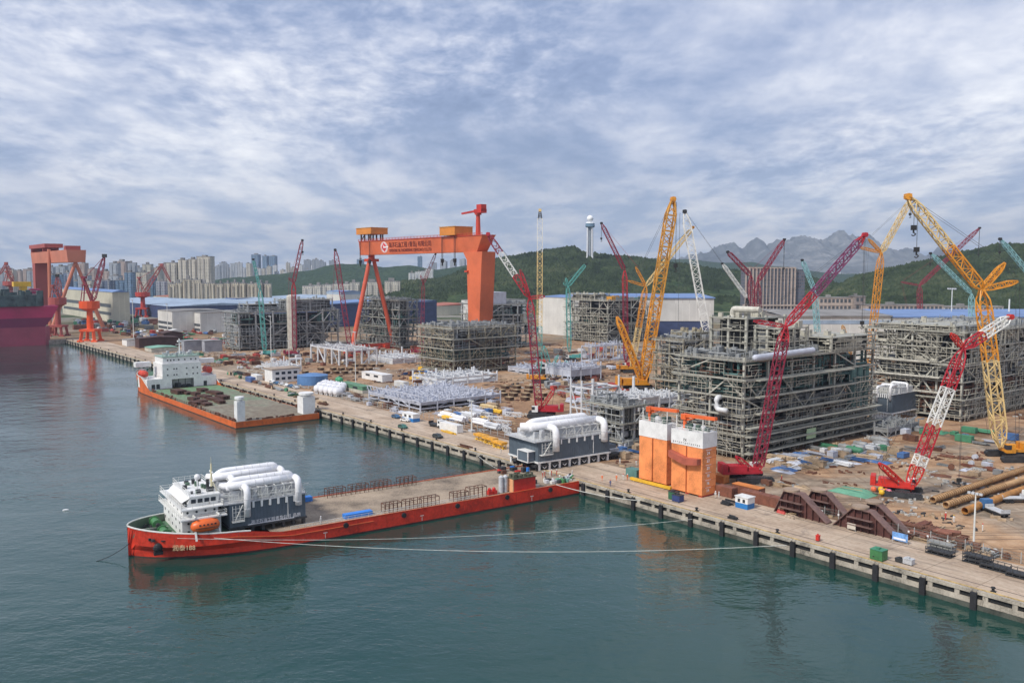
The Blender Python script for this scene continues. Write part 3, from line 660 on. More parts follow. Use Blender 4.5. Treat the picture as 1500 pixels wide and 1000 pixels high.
for x in (8, 22, 37, 52, 67): mb = MB(); mb.cyl((x, .0, 2.7), (x, .38, 2.7), .62, n=12); mb.build('tyre_fender', rub, ship)
# bow name
mw = Matrix.Translation((95.8, -BM / 2 + hw(94, 3) + .10, 2.75)) @ Matrix.Rotation(math.radians(180), 4, 'Z') @ Matrix.Rotation(math.radians(90), 4, 'X')
th = math.atan2(hw(104.6, 3) - hw(99.8, 3), 4.8)
mw = Matrix.Translation((104.6, -BM / 2 + hw(104.6, 3) + .55, 2.5)) @ Matrix.Rotation(math.pi + th, 4, 'Z') @ Matrix.Rotation(math.radians(90), 4, 'X')
text_mesh('bow_name', '润泰188', 1.35, mat('letter_cream', (.70, .52, .30), .6), ship, mw, .05)
for (x, zz_) in ((107.0, 3.0),):
    for s in (1, -1):
        y = -BM / 2 + s * (hw(x, zz_) + .3); mb = MB(); mb.ball((x, y, zz_), 1.05, 10, 7, (1, .6, 1)); mb.box(x - .9, y - .4, zz_ - 1.5, x + .9, y + .4, zz_ - .8); mb.build('anchor', anchorm, ship, smooth=False)
# white house
h = MB(); h.box(94.0, -22.5, 4.4, 102.2, -5.0, 8.6); house = h.build('superstructure', white, ship)
h = MB(); h.box(93.2, -24.0, 8.6, 103.0, -2.8, 8.85); h.build('bridge_deck', white, ship)
h = MB(); h.box(94.4, -20.5, 8.85, 101.8, -5.6, 10.6); h.build('upper_tier', white, ship)
h = MB(); h.box(93.6, -24.4, 10.6, 102.6, -3.6, 10.8)
h.build('wing_deck', white, ship)
h = MB(); h.hexa([(94.4, -20, 10.8), (101.2, -20, 10.8), (101.2, -5.8, 10.8), (94.4, -5.8, 10.8), (94.1, -20.6, 12.9), (100.2, -20.6, 12.9), (100.2, -5.4, 12.9), (94.1, -5.4, 12.9)])
h.add([(100.2, -20.6, 12.9), (100.2, -5.4, 12.9), (101.9, -6.4, 11.7), (101.9, -19.6, 11.7)], [(0, 3, 2, 1)]); h.box(93.9, -20.8, 12.9, 100.5, -5.2, 13.1)
wh = h.build('wheelhouse', white, ship)
for args in ((91.9, 99.8, True), ):
    mb = MB()
    for k in range(4): mb.box(94.9 + k * 1.4, -5.66, 11.55, 95.9 + k * 1.4, -5.42, 12.4)
    mb.build('side_window', wingl, ship)
    mb = MB()
    for k in range(9): y = -19.2 + k * 1.55; mb.hexa([(100.95, y, 11.0), (101.35, y, 11.0), (101.35, y + 1.2, 11.0), (100.95, y + 1.2, 11.0), (100.9, y, 11.62), (101.32, y, 11.62), (101.32, y + 1.2, 11.62), (100.9, y + 1.2, 11.62)])
    mb.build('front_window', wingl, ship)
for zz_ in (5.6, 7.4, 9.6):
    yy = -4.93 if zz_ < 8 else -5.53
    for k in range(4): mb = MB(); mb.cyl((95.2 + k * 1.9, yy - .15, zz_), (95.2 + k * 1.9, yy + .04, zz_), .26, n=8); mb.build('porthole', wingl, ship)
    X_ = 102.25 if zz_ < 8 else 101.85
    for k in range(5): mb = MB(); mb.box(X_ - .1, -21 + k * 3.4, zz_ - .3, X_, -20.5 + k * 3.4, zz_ + .3); mb.build('porthole', wingl, ship)
railing(ship, [(102.9, -2.9, 8.85), (93.3, -2.9, 8.85), (93.3, -23.9, 8.85)]); railing(ship, [(102.9, -2.9, 8.85), (102.9, -23.9, 8.85)])
railing(ship, [(93.7, -24.3, 10.8), (102.5, -24.3, 10.8), (102.5, -3.7, 10.8), (93.7, -3.7, 10.8), (93.7, -24.3, 10.8)])
railing(ship, [(94.0, -20.7, 13.1), (100.4, -20.7, 13.1), (100.4, -5.3, 13.1), (94.0, -5.3, 13.1), (94.0, -20.7, 13.1)], step=1.2)
random.seed(3)
for k in range(16): mb = MB(); mb.cbox((rnd(94.8, 99.6), rnd(-19, -6.5), 13.1), rnd(.4, 1.0), rnd(.4, 1.1), rnd(.4, 1.1)); mb.build('roof_unit', darkm if k % 3 else mat('unit_green', (.08, .14, .09), .6), ship)
mb = MB(); mb.cyl((95.6, -9.2, 13.1), (95.6, -9.2, 15.6), .35); mb.build('vent_pipe', darkm, ship)
mb = MB(); mb.cyl((97.4, -10.8, 13.1), (97.4, -10.8, 15.6), .12); mb.ball((97.4, -10.8, 16.0), .68); mb.build('radome', wclean, ship, smooth=True)
mast = thing('mast', None, None); mast.parent = ship
mb = MB(); cr = mat('mast_cream', (.62, .56, .36), .5, .1)
mb.cyl((95.0, -8.2, 13.1), (95.0, -8.2, 19.2), .28, .16); mb.bar((95.0, -9.8, 15.4), (95.0, -6.6, 15.4), .16); mb.bar((95.0, -9.3, 17.2), (95.0, -7.1, 17.2), .14); mb.bar((95.0, -8.2, 19.2), (95.0, -8.2, 20.6), .07)
for a in (-1, 1): mb.bar((94.2, -8.2 + a, 13.1), (95.0, -8.2, 16.4), .1)
bpy.data.objects.remove(mast); mast = mb.build('mast', cr, ship)
mb = MB()
for z, y in ((15.6, -9.6), (15.6, -6.8), (17.4, -9.1), (17.4, -7.3)): mb.ball((95.0, y, z), .22, 8, 5)
mb.build('mast_light', wclean, mast)
# lifeboat in davits
mb = MB(); L = 3.0
mb.tube([(98.0 - L, -2.6, 7.2), (98.0 - L * .86, -2.6, 7.2), (98.0 - L * .4, -2.6, 7.25), (98.0 + L * .4, -2.6, 7.25), (98.0 + L * .86, -2.6, 7.2), (98.0 + L, -2.6, 7.2)], [.35, 1.0, 1.4, 1.4, 1.0, .35], 12)
lb = mb.build('lifeboat', orangeb, ship, smooth=True)
mb = MB()
for k in range(5): mb.box(96.0 + k * .8, -1.42, 7.5, 96.35 + k * .8, -1.2, 7.8)
mb.build('boat_window', wingl, lb)
mb = MB(); mb.box(98.0 - L * .8, -1.2, 6.95, 98.0 + L * .8, -1.05, 7.1); mb.build('fender_strip', rustm, lb)
for x in (95.2, 100.2):
    mb = MB(); mb.bar((x, -1.2, 4.4), (x, -2.0, 6.2), .35); mb.bar((x, -4.4, 4.4), (x, -3.6, 9.4), .35); mb.bar((x, -3.6, 9.4), (x, -1.8, 9.2), .3); mb.bar((x, -2.0, 6.2), (x, -4.1, 6.2), .3); mb.build('davit', rail, ship)
# winches on the bow
for i, (x, y) in enumerate(((105.2, -8.0), (105.2, -16.5))):
    w_ = MB(); w_.cyl((x, y - 1.7, 5.5), (x, y + 1.7, 5.5), .85, n=12); w_.cyl((x, y - 1.9, 5.5), (x, y - 1.7, 5.5), 1.15, n=12); w_.cyl((x, y + 1.7, 5.5), (x, y + 1.9, 5.5), 1.15, n=12); w_.box(x - .8, y - 2.9, 4.4, x + .8, y - 2.0, 6.0)
    wn = w_.build('winch', green, ship); w_ = MB(); w_.cyl((x, y + 2.0, 5.5), (x, y + 2.8, 5.5), .5, n=10); w_.box(x - 1.3, y - 3, 4.41, x + 1.3, y + 3, 4.6); w_.build('warping_head', darkm, wn)
for k in range(14): mb = MB(); mb.cbox((rnd(102.8, 108.6), rnd(-18, -6), 4.42), rnd(.3, .9), rnd(.3, .9), rnd(.3, .8)); mb.build('deck_fitting', darkm, ship)
mb = MB()
for y in (-9.5, -14.5): mb.bar((103, y, 4.9), (110, y * .9 - 1, 5.2), .18)
mb.build('anchor_chain', mat('chain_grey', (.4, .4, .36), .6), ship)
railing(ship, [(80, -.35, 3.6), (30, -.35, 3.6)], .95, step=1.7); railing(ship, [(64, -BM + .35, 3.6), (2, -BM + .35, 3.6)], 1.0, m=rustm, step=3)
# cages along the sides
def cage(x, y, l, w, hh, m=rustm):
    mb = MB()
    for yy in (y, y + w):
        mb.bar((x, yy, 3.5 + hh), (x + l, yy, 3.5 + hh), .14); mb.bar((x, yy, 3.5 + hh * .5), (x + l, yy, 3.5 + hh * .5), .08)
        for k in range(5): mb.bar((x + l * k / 4, yy, 3.5), (x + l * k / 4, yy, 3.5 + hh), .13)
    for k in range(3): mb.bar((x + l * k / 2, y, 3.5 + hh), (x + l * k / 2, y + w, 3.5 + hh), .12)
    o = mb.build('side_cage', m, ship); return o
for x in (41.5, 46.5, 52, 33): cage(x, -3.2, 4.4, 2.0, 2.1)
cage(27.5, -3.4, 5, 2.2, 2.6)
for x in (37, 44.5, 51, 57.5): cage(x, -BM + .8, 5, 2.0, 2.2)
mb = MB(); mb.box(59.3, -3.6, 3.5, 66.3, -1.8, 4.5); o = mb.build('blue_tarp', blue, None); tag(o, 'long bright blue tarp covered stack near the ship side rail', 'tarp'); o.location = (SA.x, SA.y, 0); o.rotation_euler = (0, 0, AX); o.name = 'tarp_stack'
mb = MB(); mb.box(66.6, -BM + 1.2, 3.5, 70.6, -BM + 3.2, 4.6); o = mb.build('tarp_stack', blue, None); tag(o, 'blue tarp covered box on the far side of the cargo deck', 'tarp'); o.location = (SA.x, SA.y, 0); o.rotation_euler = (0, 0, AX)
# stern house, tanks, gear
mb = MB(); mb.box(12.6, -3.6, 3.5, 19.6, -.3, 6.9); o = mb.build('deck_house', redp, ship)
mb = MB(); mb.box(19.61, -3.6, 3.5, 19.9, -.3, 6.9); mb.build('end_panel', mat('pale_orange', (.72, .36, .18), .5), o)
mb = MB(); mb.box(12.4, -3.8, 6.9, 19.8, -.1, 7.1)
for k in range(18): mb.cbox((rnd(13, 19.2), rnd(-3.4, -.6), 7.1), rnd(.3, 1.1), rnd(.3, 1.0), rnd(.3, 1.1))
mb.build('roof_gear', mat('mossy_dark', (.09, .095, .06), .8, .4, 1), o)
for x in (20.9, 22.3):
    mb = MB(); mb.cyl((x, -2.4, 3.5), (x, -2.4, 7.6), .62, n=14); mb.cyl((x, -2.4, 7.6), (x, -2.4, 8.0), .62, .2, n=14); mb.build('storage_tank', galv, ship, smooth=False)
for k, (x, m_) in enumerate(((24.6, redp), (26.0, redp))):
    mb = MB(); mb.box(x - .6, -2.9, 3.5, x + .6, -1.5, 4.5); mb.ball((x, -2.2, 4.8), .5, 8, 5); mb.build('pump_set', m_, ship)
random.seed(11)
for k in range(26):
    x = rnd(-1.5, 12); y = rnd(-5.5, -.6); mb = MB(); mb.cbox((x, y, 3.5), rnd(.4, 1.6), rnd(.4, 1.4), rnd(.3, 1.2))
    if k % 3 == 0: mb.cyl((x, y, 4.2), (x + rnd(-1, 1), y + rnd(-1, 1), 4.7), rnd(.15, .35))
    mb.build('deck_gear', random.choice([darkm, green, rail, mat('sea_green', (.12, .30, .22), .6), galv]), ship)
for k in range(14):
    x = rnd(-1, 12); y = rnd(-24, -16); mb = MB(); mb.cbox((x, y, 3.5), rnd(.6, 2), rnd(.5, 1.6), rnd(.4, 1.5)); mb.build('deck_gear', random.choice([darkm, blue, redp, darkm, rustm]), ship)
# -------- power modules
def power_module(label, loc, rz, L, Dp, Hw, hb, group=None, stand=white, ground_z=0, text=None, spmt=False):
    """local x to the right along the long near wall (0..L), y = depth (0..Dp) away; wall bottom at z=hb"""
    o = thing('process_module', label, 'module', loc, rz, group); T = hb + Hw
    mb = MB(); mb.box(0, 0, hb, L, Dp, T)
    k = .4
    while k < L: mb.box(k, -.09, hb, k + .28, -.001, T); k += .72
    k = .4
    while k < Dp: mb.box(-.09, k, hb, -.001, k + .28, T); mb.box(L + .001, k, hb, L + .09, k + .28, T); k += .72
    mb.build('cladding', slate, o)
    mb = MB(); mb.box(-.3, -.3, hb - .45, L + .3, Dp + .3, hb - .002)
    mb.build('base_frame', stand, o)
    for i in range(8):
        for y in (.4, Dp - .4):
            x = L * (.02 + .96 * i / 7); mb = MB(); mb.box(x - .35, y - .35, 0, x + .35, y + .35, hb - .46)
            if y < 1 and i < 7 and stand is white: mb.bar((x, y - .2, hb - .5), (x + L / 14, y - .2, .5), .2); mb.bar((x + L / 7, y - .2, hb - .5), (x + L / 14, y - .2, .5), .2)
            mb.build('leg', stand, o)
    mb = MB(); mb.box(-1.5, -.4, T, L + .4, Dp + .4, T + .25); mb.build('roof_platform', galv, o)
    railing(o, [(-1.4, Dp, T + .25), (-1.4, -.3, T + .25), (L, -.3, T + .25), (L + .3, Dp, T + .25)], 1.0, m=rail, step=1.4)
    for i in range(6):
        x = L * (.30 + .11 * i); mb = MB(); mb.box(x - .22, -.5, T - 1.3, x + .22, -.1, T + .0); mb.build('hanger', white, o)
    # equipment under the ducts
    mb = MB(); mb.box(L * .05, Dp * .25, T + .26, L * .93, Dp * .85, T + 2.3)
    for i in range(22):
        x = rnd(L * .03, L * .95); mb.cbox((x, rnd(1, Dp - 1), T + .26), rnd(.4, 1.6), rnd(.4, 1.6), rnd(.8, 3.0))
    mb.build('roof_equipment', galv, o)
    mb = MB()
    for i in range(34):
        x = rnd(0, L); y = rnd(-.2, 1.4); z = T + rnd(.3, 2.4); mb.bar((x, y, z), (x + rnd(-3, 3), y, z + rnd(-.1, .1)), .1); mb.bar((x, y, T + .26), (x, y, T + rnd(1, 2.8)), .1)
    mb.build('roof_pipework', rail, o)
    r = 1.02 * L / 27 + .25; zt = T + 3.4 + (L / 27 - .6)
    mb = MB(); mb.pipe([(L * .22, -r * .55, T - 3.1), (L * .22, -r * .55, zt - .3), (L * .22, Dp * .32, zt - .3), (L * .01, Dp * .35, zt - .6)], r * .82, 12, br=r * 1.5); mb.build('exhaust_duct', wclean, o, smooth=True)
    mb = MB(); mb.pipe([(L * .90, -r * .55, T - 2.2), (L * .90, -r * .55, zt + .3), (L * .90, Dp * .22, zt + .3)], r * .85, 12, br=r * 1.6); mb.build('exhaust_duct', wclean, o, smooth=True)
    mb = MB(); mb.pipe([(L * .90, Dp * .22, zt + .2), (L * .35, Dp * .22, zt + .2), (L * .12, Dp * .24, zt), (L * -.04, Dp * .5, zt - .3)], r, 12); mb.build('main_duct', wclean, o, smooth=True)
    mb = MB(); mb.pipe([(L * .93, Dp * .62, T + .3), (L * .93, Dp * .62, zt + .4), (L * .15, Dp * .62, zt + .4), (L * .02, Dp * .62, T + 1.5)], r * .9, 12); mb.build('main_duct', wclean, o, smooth=True)
    def ring(a, b, r_): mb = MB(); mb.cyl(a, b, r_, n=14); mb.build('duct_ring', wring, o)
    for q in range(5): x = L * (.36 + .11 * q); ring((x, Dp * .22, zt + .2), (x + .1, Dp * .22, zt + .2), r + .05); ring((x, Dp * .62, zt + .4), (x + .1, Dp * .62, zt + .4), r * .9 + .05)
    for q in range(2): z = T - 1.4 + q * 2.2; ring((L * .22, -r * .55, z), (L * .22, -r * .55, z + .1), r * .82 + .05); ring((L * .90, -r * .55, z), (L * .90, -r * .55, z + .1), r * .85 + .05)
    mb = MB()
    for q in range(8):
        x = L * (.16 + .11 * q)
        for y in (-.15, Dp * .4): mb.bar((x, y, T + .25), (x, y, zt - .4), .14)
        mb.bar((x, -.15, zt - .5), (x, Dp * .4, zt - .5), .14)
        if q < 7: mb.bar((x, -.15, T + 1.4), (x + L * .11, -.15, T + 1.4), .1); mb.bar((x, -.15, T + .3), (x + L * .11, -.15, zt - .5), .08); mb.bar((x, -.15, zt - .5), (x + L * .11, -.15, zt - .5), .12)
    mb.build('duct_support', rail, o)
    # balcony and stair at the left end
    mb = MB(); mb.box(L * .015, -1.3, T - 3.9, L * .17, -.1, T - 3.7)
    for x in (L * .02, L * .06, L * .11, L * .165): mb.bar((x, -1.25, T - 3.7), (x, -1.25, T - .2), .1)
    for z in (T - 3.1, T - 2.6, T - 1.6, T - .8): mb.bar((L * .02, -1.25, z), (L * .165, -1.25, z), .08)
    mb.bar((L * .06, -.6, T - 3.7), (L * .16, -.6, T - .3), .3, .12)
    mb.build('balcony', rail, o)
    mb = MB(); mb.bar((L * .76, -.15, hb + .3), (L * .76, -.15, T - .2), .14); mb.build('downpipe', white, o)
    return o
Lm = 16.9
mnl = sw(92.0, -4.2, 3.6)
def shipmod(y, lab): return power_module(lab, sw(92.4, y, 3.6), AX + math.pi, 17.2, 9.4, 5.2, 1.7, 'slate modules on the ship', stand=darkm)
o = shipmod(-13.4 + 9.4, 'slate grey process module with white ducts on the ship, near the viewer')
# y axis of the module points away from the viewer = ship -y
mw = Matrix.Translation((4.6, -.12, 1.95)) @ Matrix.Rotation(math.radians(90), 4, 'X')
text_mesh('banner_text', '海洋石油工程青岛公司', .92, wclean, o, mw, .03); text_mesh('banner_text', '品质', .95, wclean, o, Matrix.Translation((9.3 + 4.9, 0, 0)) @ mw @ Matrix.Translation((-4.6, 0, 0)), .03)
mb = MB(); mb.box(3.9, -.2, 1.72, 14.5, -.1, 1.86); mb.build('banner_rail', wclean, o)
random.seed(5); shipmod(-14.6, 'slate grey process module with white ducts on the ship, behind the first')
qm = power_module('large slate grey process module with white ducts rolling over the quay edge', sw(0.2, -16.4, Q), AX + math.pi, 27.0, 15.0, 5.8, 2.7)
mb = MB(); mb.box(-.25, 1.5, 2.9, -2.6, 6.5, 5.6)
mb.build('side_cabin', slate, qm)
mb = MB()
for y in (1.4, 6.6): mb.box(-2.8, y - .12, 2.7, -2.5, y + .12, 5.7)
mb.box(-2.8, 1.3, 5.6, 0, 6.7, 5.75); mb.box(-2.8, 1.3, 2.5, 0, 6.7, 2.7); mb.build('cabin_frame', white, qm)
mb = MB(); mb.box(27.1, .5, 3.4, 30.2, 9, 4.6); mb.build('end_ledge', slate, qm)
# SPMT trailers under it
for i, y in enumerate((-17.6, -22.5, -27.5)):
    t = thing('module_trailer', 'black multi axle trailer under the quay module, %s line' % ['nearest', 'middle', 'farthest'][i], 'trailer', sw(0.2, y, Q), AX + math.pi, 'trailers under the quay module')
    mb = MB(); mb.box(-1, -1.1, 1.1, 31.5, 1.1, 1.75); mb.build('bed', darkm, t)
    for k in range(18):
        mb = MB()
        for s in (-.8, .8): mb.cyl((-.2 + k * 1.8, s - .25, .55), (-.2 + k * 1.8, s + .25, .55), .5, n=10)
        mb.build('wheel', rub, t)
    mb = MB(); mb.box(31.6, -1.1, .9, 35.2, 1.1, 1.9); mb.build('power_pack', galv, t)
# mooring lines
def rope(label, a, b, sag, r=.07, m=None, n=24):
    a = Vector(a); b = Vector(b); mb = MB(); mb.tube([a.lerp(b, i / n) - UP * (sag * 4 * (i / n) * (1 - i / n)) for i in range(n + 1)], r, 5)
    o = mb.build('mooring_line', m or mat('rope_pale', (.60, .60, .55), .8), None); tag(o, label, 'rope'); return o
rope('pale mooring line from the ship side to the quay, lower and longer one', sw(97, -1.4, 4.6), G(1152, 798), 2.2, .06)
rope('pale mooring line from the bow to the quay, upper one', sw(104, -1.8, 5.6), G(1014, 760), 2.0, .045)
rope('short pale mooring line from the ship stern to the quay', sw(6, .1, 3.8), G(938, 733), .6, .09)
rope('dark anchor chain hanging from the bow into the water', sw(111.5, -12.5, 3.0), sw(118, -13.5, 0), .5, .07, rub)
rope('thin pale line from the ship stern to the left quay', sw(9, -BM + .5, 3.8), G(700, 667), .3, .06)
# -------- orange deck barge
c0 = yd(156.5, -37.6, 0); c0.z = 0
k = (199 - CX) / F
BL = 168.0
barge = thing('semi_submersible_barge', 'orange semi submersible deck barge moored along the quay', 'barge', c0, RZ)
BB = 35.5
def bh(x, z):
    st = -BL + 45; tip = -BL - (z - 1) * .8
    if x >= st: return BB / 2
    t = min(1, (st - x) / (st - tip)); return BB / 2 * max(0, 1 - t ** 2.0) ** .75
def bz(x): return 2.6 if x > -112 else 2.6 + 5.5 * min(1, (-112 - x) / 14)
XB = [0, -40, -80, -104, -112, -115, -119, -123, -127, -132, -138, -144, -149, -154, -158, -161, -164, -166, -168]
mb = MB()
for side in (1, -1):
    vs = [(x, BB / 2 + side * bh(x, z), z) for x in XB for z in (-3, .3, 2.6, bz(x))]; n = 4
    fs = [(i * n + j, (i + 1) * n + j, (i + 1) * n + j + 1, i * n + j + 1) for i in range(len(XB) - 1) for j in range(n - 1)]
    mb.add(vs, fs)
mb.add([(0, 0, -3), (0, BB, -3), (0, BB, 2.6), (0, 0, 2.6)], [(0, 1, 2, 3)])
mb.build('hull', hullor, barge)
mb = MB()
for side in (1, -1): mb.add([(x, BB / 2 + side * (bh(x, 0) + .06), z) for x in XB for z in (-2, .25)], [(2 * i, 2 * i + 2, 2 * i + 3, 2 * i + 1) for i in range(len(XB) - 1)])
mb.add([(.05, 0, -2), (.05, BB, -2), (.05, BB, .25), (.05, 0, .25)], [(0, 1, 2, 3)]); mb.build('boot_top', mat('boot_black', (.03, .028, .028), .6), barge)
def bdeck():
    m = bpy.data.materials.new('barge_deck'); m.use_nodes = True; nt = m.node_tree; b = nt.nodes['Principled BSDF']; b.inputs['Roughness'].default_value = .75
    oc = nt.nodes.new('ShaderNodeTexCoord').outputs['Object']; s = nt.nodes.new('ShaderNodeSeparateXYZ'); nt.links.new(oc, s.inputs[0])
    n1 = NOISE(nt, oc, .07, 6, .65, .4); n2 = NOISE(nt, oc, .5, 6, .65)
    f = MATH(nt, 'ADD', MATH(nt, 'MULTIPLY', MATH(nt, 'DIVIDE', s.outputs[0], -112), .55), MATH(nt, 'MULTIPLY', n1, .8))
    base = RAMP(nt, f, [(.50, (.20, .17, .12)), (.62, (.24, .22, .16)), (.74, (.17, .22, .14)), (.90, (.13, .26, .13))])
    nt.links.new(MIX(nt, RAMP(nt, n2, [(.45, (0, 0, 0)), (.62, (.75, .75, .75))]), base, (.12, .085, .06)), b.inputs['Base Color']); return m
mb = MB(); mb.add([(0, .1, 2.5), (0, BB - .1, 2.5), (-116, BB - .1, 2.5), (-116, .1, 2.5)], [(0, 1, 2, 3)]); mb.build('cargo_deck', bdeck(), barge)
xs = [x for x in XB if x <= -123]
mb = MB(); mb.add([(x, BB / 2 + s * (bh(x, 6) - .3), 6.2) for x in xs for s in (1, -1)], [(2 * i, 2 * i + 1, 2 * i + 3, 2 * i + 2) for i in range(len(xs) - 1)]); mb.box(-134.5, 0.2, 2.4, -134.1, BB - .2, 6.19); mb.build('forecastle_deck', deckg, barge)
mb = MB()
for side in (1, -1): mb.tube([(x, BB / 2 + side * bh(x, 3), bz(x) + .1) for x in XB if x < -113], .2, 5)
mb.build('cap_rail', rail, barge)
# superstructure, aft face at x = -X0
X0 = 118; cfw = -X0
mb = MB(); mb.box(cfw - 16, 0.4, 2.52, cfw, 8.0, 7.6); mb.build('side_wing', white, barge)
mb = MB(); mb.box(cfw - 16, BB - 8.0, 2.52, cfw, BB - .4, 7.6); mb.build('side_wing', white, barge)
mb = MB(); mb.box(cfw - 15, 8.01, 7.0, cfw - .01, BB - 8.01, 15.0); mb.box(cfw - 15, 8.01, 2.52, cfw - .01, 12.5, 7.0); mb.box(cfw - 15, 23.5, 2.52, cfw - .01, BB - 8.01, 7.0); mb.box(cfw - 15, 12.5, 2.52, cfw - 5, 23.5, 7.0)
ss = mb.build('accommodation', white, barge)
mb = MB(); mb.box(cfw - 14, 8.6, 15.0, cfw - 1, BB - 8.6, 18.2); mb.build('wheelhouse', white, barge)
mb = MB(); mb.box(cfw - 14.5, 8.2, 18.2, cfw - .6, BB - 8.2, 18.5); mb.build('wheelhouse_roof', mat('roof_green', (.25, .36, .30), .6), barge)
for z, ys, xx in ((9.2, (10.5, 13.7, 15.0, 20.0, 23.2, 25.4), cfw), (12.2, (10.5, 13.7, 15.0, 20.0, 23.2, 25.4), cfw), (16.6, (11.0, 12.5, 14.1, 16.5, 19.5, 22.6, 25.0), cfw - 1)):
    for y in ys: mb = MB(); mb.cyl((xx - .05, y, z), (xx + .04, y, z), .42, n=8); mb.build('porthole', wingl, barge)
for k in range(3):
    mb = MB(); y = (2.5, 4.8, 28.4)[k]; mb.box(cfw - .05, y, 2.6, cfw + .06, y + 1.7, 5.0); mb.build('doorway', wingl, barge)
mb = MB()
for y in (12.7, 15.8, 19.2, 22.6): mb.bar((cfw - .2, y, 2.5), (cfw - .2, y, 7), .3)
for k in range(14): mb.cbox((cfw - rnd(1, 4), rnd(13, 23), 2.52), rnd(.6, 1.6), rnd(.6, 1.6), rnd(.6, 2.2))
mb.build('recess_machinery', darkm, barge)
for y0 in (-2.2, BB - 5.5):
    mb = MB(); mb.box(cfw - 13, y0, 13.2, cfw - 9, y0 + 7.5, 15.6); mb.build('bridge_wing', white, barge)
    mb = MB(); c_ = (cfw - 6, y0 + 2.6, 10.2); mb.tube([(c_[0] - 3.6, c_[1], c_[2]), (c_[0] - 3, c_[1], c_[2]), (c_[0] + 3, c_[1], c_[2]), (c_[0] + 3.8, c_[1], c_[2])], [.3, 1.7, 1.7, .3], 10); mb.build('lifeboat', mat('boat_red', (.60, .06, .03), .45), barge)
    mb = MB()
    for q_ in (-4, 0): mb.bar((cfw + q_ - 4, y0 + 4.6, 7.6), (cfw + q_ - 4, y0 + 3, 12.6), .3); mb.bar((cfw + q_ - 4, y0 + 3, 12.6), (cfw + q_ - 4, y0 + 1.2, 12.2), .3)
    mb.build('davit', galv, barge)
for y in (1, 7.8, BB - 7.8, BB - .6): railing(barge, [(cfw - .3, y, 7.6), (cfw - 15, y, 7.6)], 1.1, step=2.5, t=.12)
railing(barge, [(cfw - .8, 8.4, 18.5), (cfw - .8, BB - 8.4, 18.5), (cfw - 14, BB - 8.4, 18.5)], 1.3, m=mat('rail_green', (.3, .42, .35), .6), step=2, t=.13)
mb = MB(); mb.cyl((cfw - 6, 18.6, 18.5), (cfw - 6, 18.6, 27), .4, .25); mb.bar((cfw - 6, 16.8, 24), (cfw - 6, 20.4, 24), .3); mb.cbox((cfw - 6, 18.6, 25.2), 1.4, 1.8, .9); mb.build('mast', white, barge)
for k in range(22): mb = MB(); mb.cbox((cfw - rnd(2, 13), rnd(9, 26.5), 18.5), rnd(.5, 1.6), rnd(.5, 1.6), rnd(.5, 2.0)); mb.build('roof_unit', galv, barge)
for (x, y, w, hh, lab) in ((-2.9, 2.8, 3.2, 9.6, 0), (-4.4, BB - 3.6, 5.4, 8.6, 1)):
    mb = MB(); mb.box(x - w / 2, y - w / 2, 2.5, x + w / 2, y + w / 2, 2.5 + hh * .82); t = mb.build('casing_tower', white, barge)
    mb = MB(); mb.cyl((x, y, 2.5 + hh * .82), (x, y, 2.5 + hh * .9), w * .36, n=12); mb.cyl((x, y, 2.5 + hh * .9), (x, y, 2.5 + hh), w * .58, n=12); mb.build('tower_cap', white, t)
mb = MB(); random.seed(9)
for k in range(60):
    x = -rnd(0, 112); y = random.choice([rnd(.3, 1.5), rnd(BB - 1.5, BB - .3)]); mb.cbox((x, y, 2.5), rnd(.4, 1.6), rnd(.3, 1.0), rnd(.4, 1.3))
for k in range(16): mb.cbox((-rnd(.4, 3), rnd(5, 30), 2.5), rnd(.4, 1.2), rnd(.4, 2.0), rnd(.3, .8))
mb.build('edge_fittings', rustm, barge)
railing(barge, [(-1, .2, 2.6), (-110, .2, 2.6)], 1.1, m=rustm, step=3, t=.12)
st_ = None; random.seed(4)
for i, (px, py) in enumerate([(262, 576), (275, 577), (297, 573), (310, 576), (287, 579), (300, 582), (318, 578), (284, 586), (296, 589), (313, 586), (326, 584), (287, 592), (302, 593), (322, 590)]):
    p = G(px, py, 2.55)
    if st_ is None:
        st_ = thing('steel_stack', '', 'steel stack', p, RZ + .08, 'dark steel stacks on the barge deck')
        for kk in range(3):
            mb = MB(); mb.box(-4.4, -2.4 + kk * 1.7, .3, 4.4, -1.3 + kk * 1.7, 1.7); mb.box(-4.4, -2.6 + kk * 1.7, 1.7, 4.4, -1.1 + kk * 1.7, 1.85); mb.build('girder', mat('dark_rust', (.075, .032, .022), .85, .3, .5), st_)
        mb = MB(); mb.box(-3, -2.8, 0, -2.6, 3, .3); mb.box(2.6, -2.8, 0, 3, 3, .3); mb.build('timber', mat('timber', (.35, .25, .14), .8), st_); t = st_
    else: t = dup(st_, p, RZ + rnd(0, .2), sc=(rnd(.6, .95), rnd(.55, .85), rnd(.6, .9)))
    t['label'] = 'dark rusty girder stack on the green barge deck, %s' % ORD[i]
# -------- dark red tanker at the left edge
p0 = G(67, 503, 0); u0, v0 = UV(p0)
fps = thing('floating_production_ship', 'huge dark crimson production ship hull at the left edge', 'ship', (p0.x, p0.y, 0), RZ - math.pi / 2)
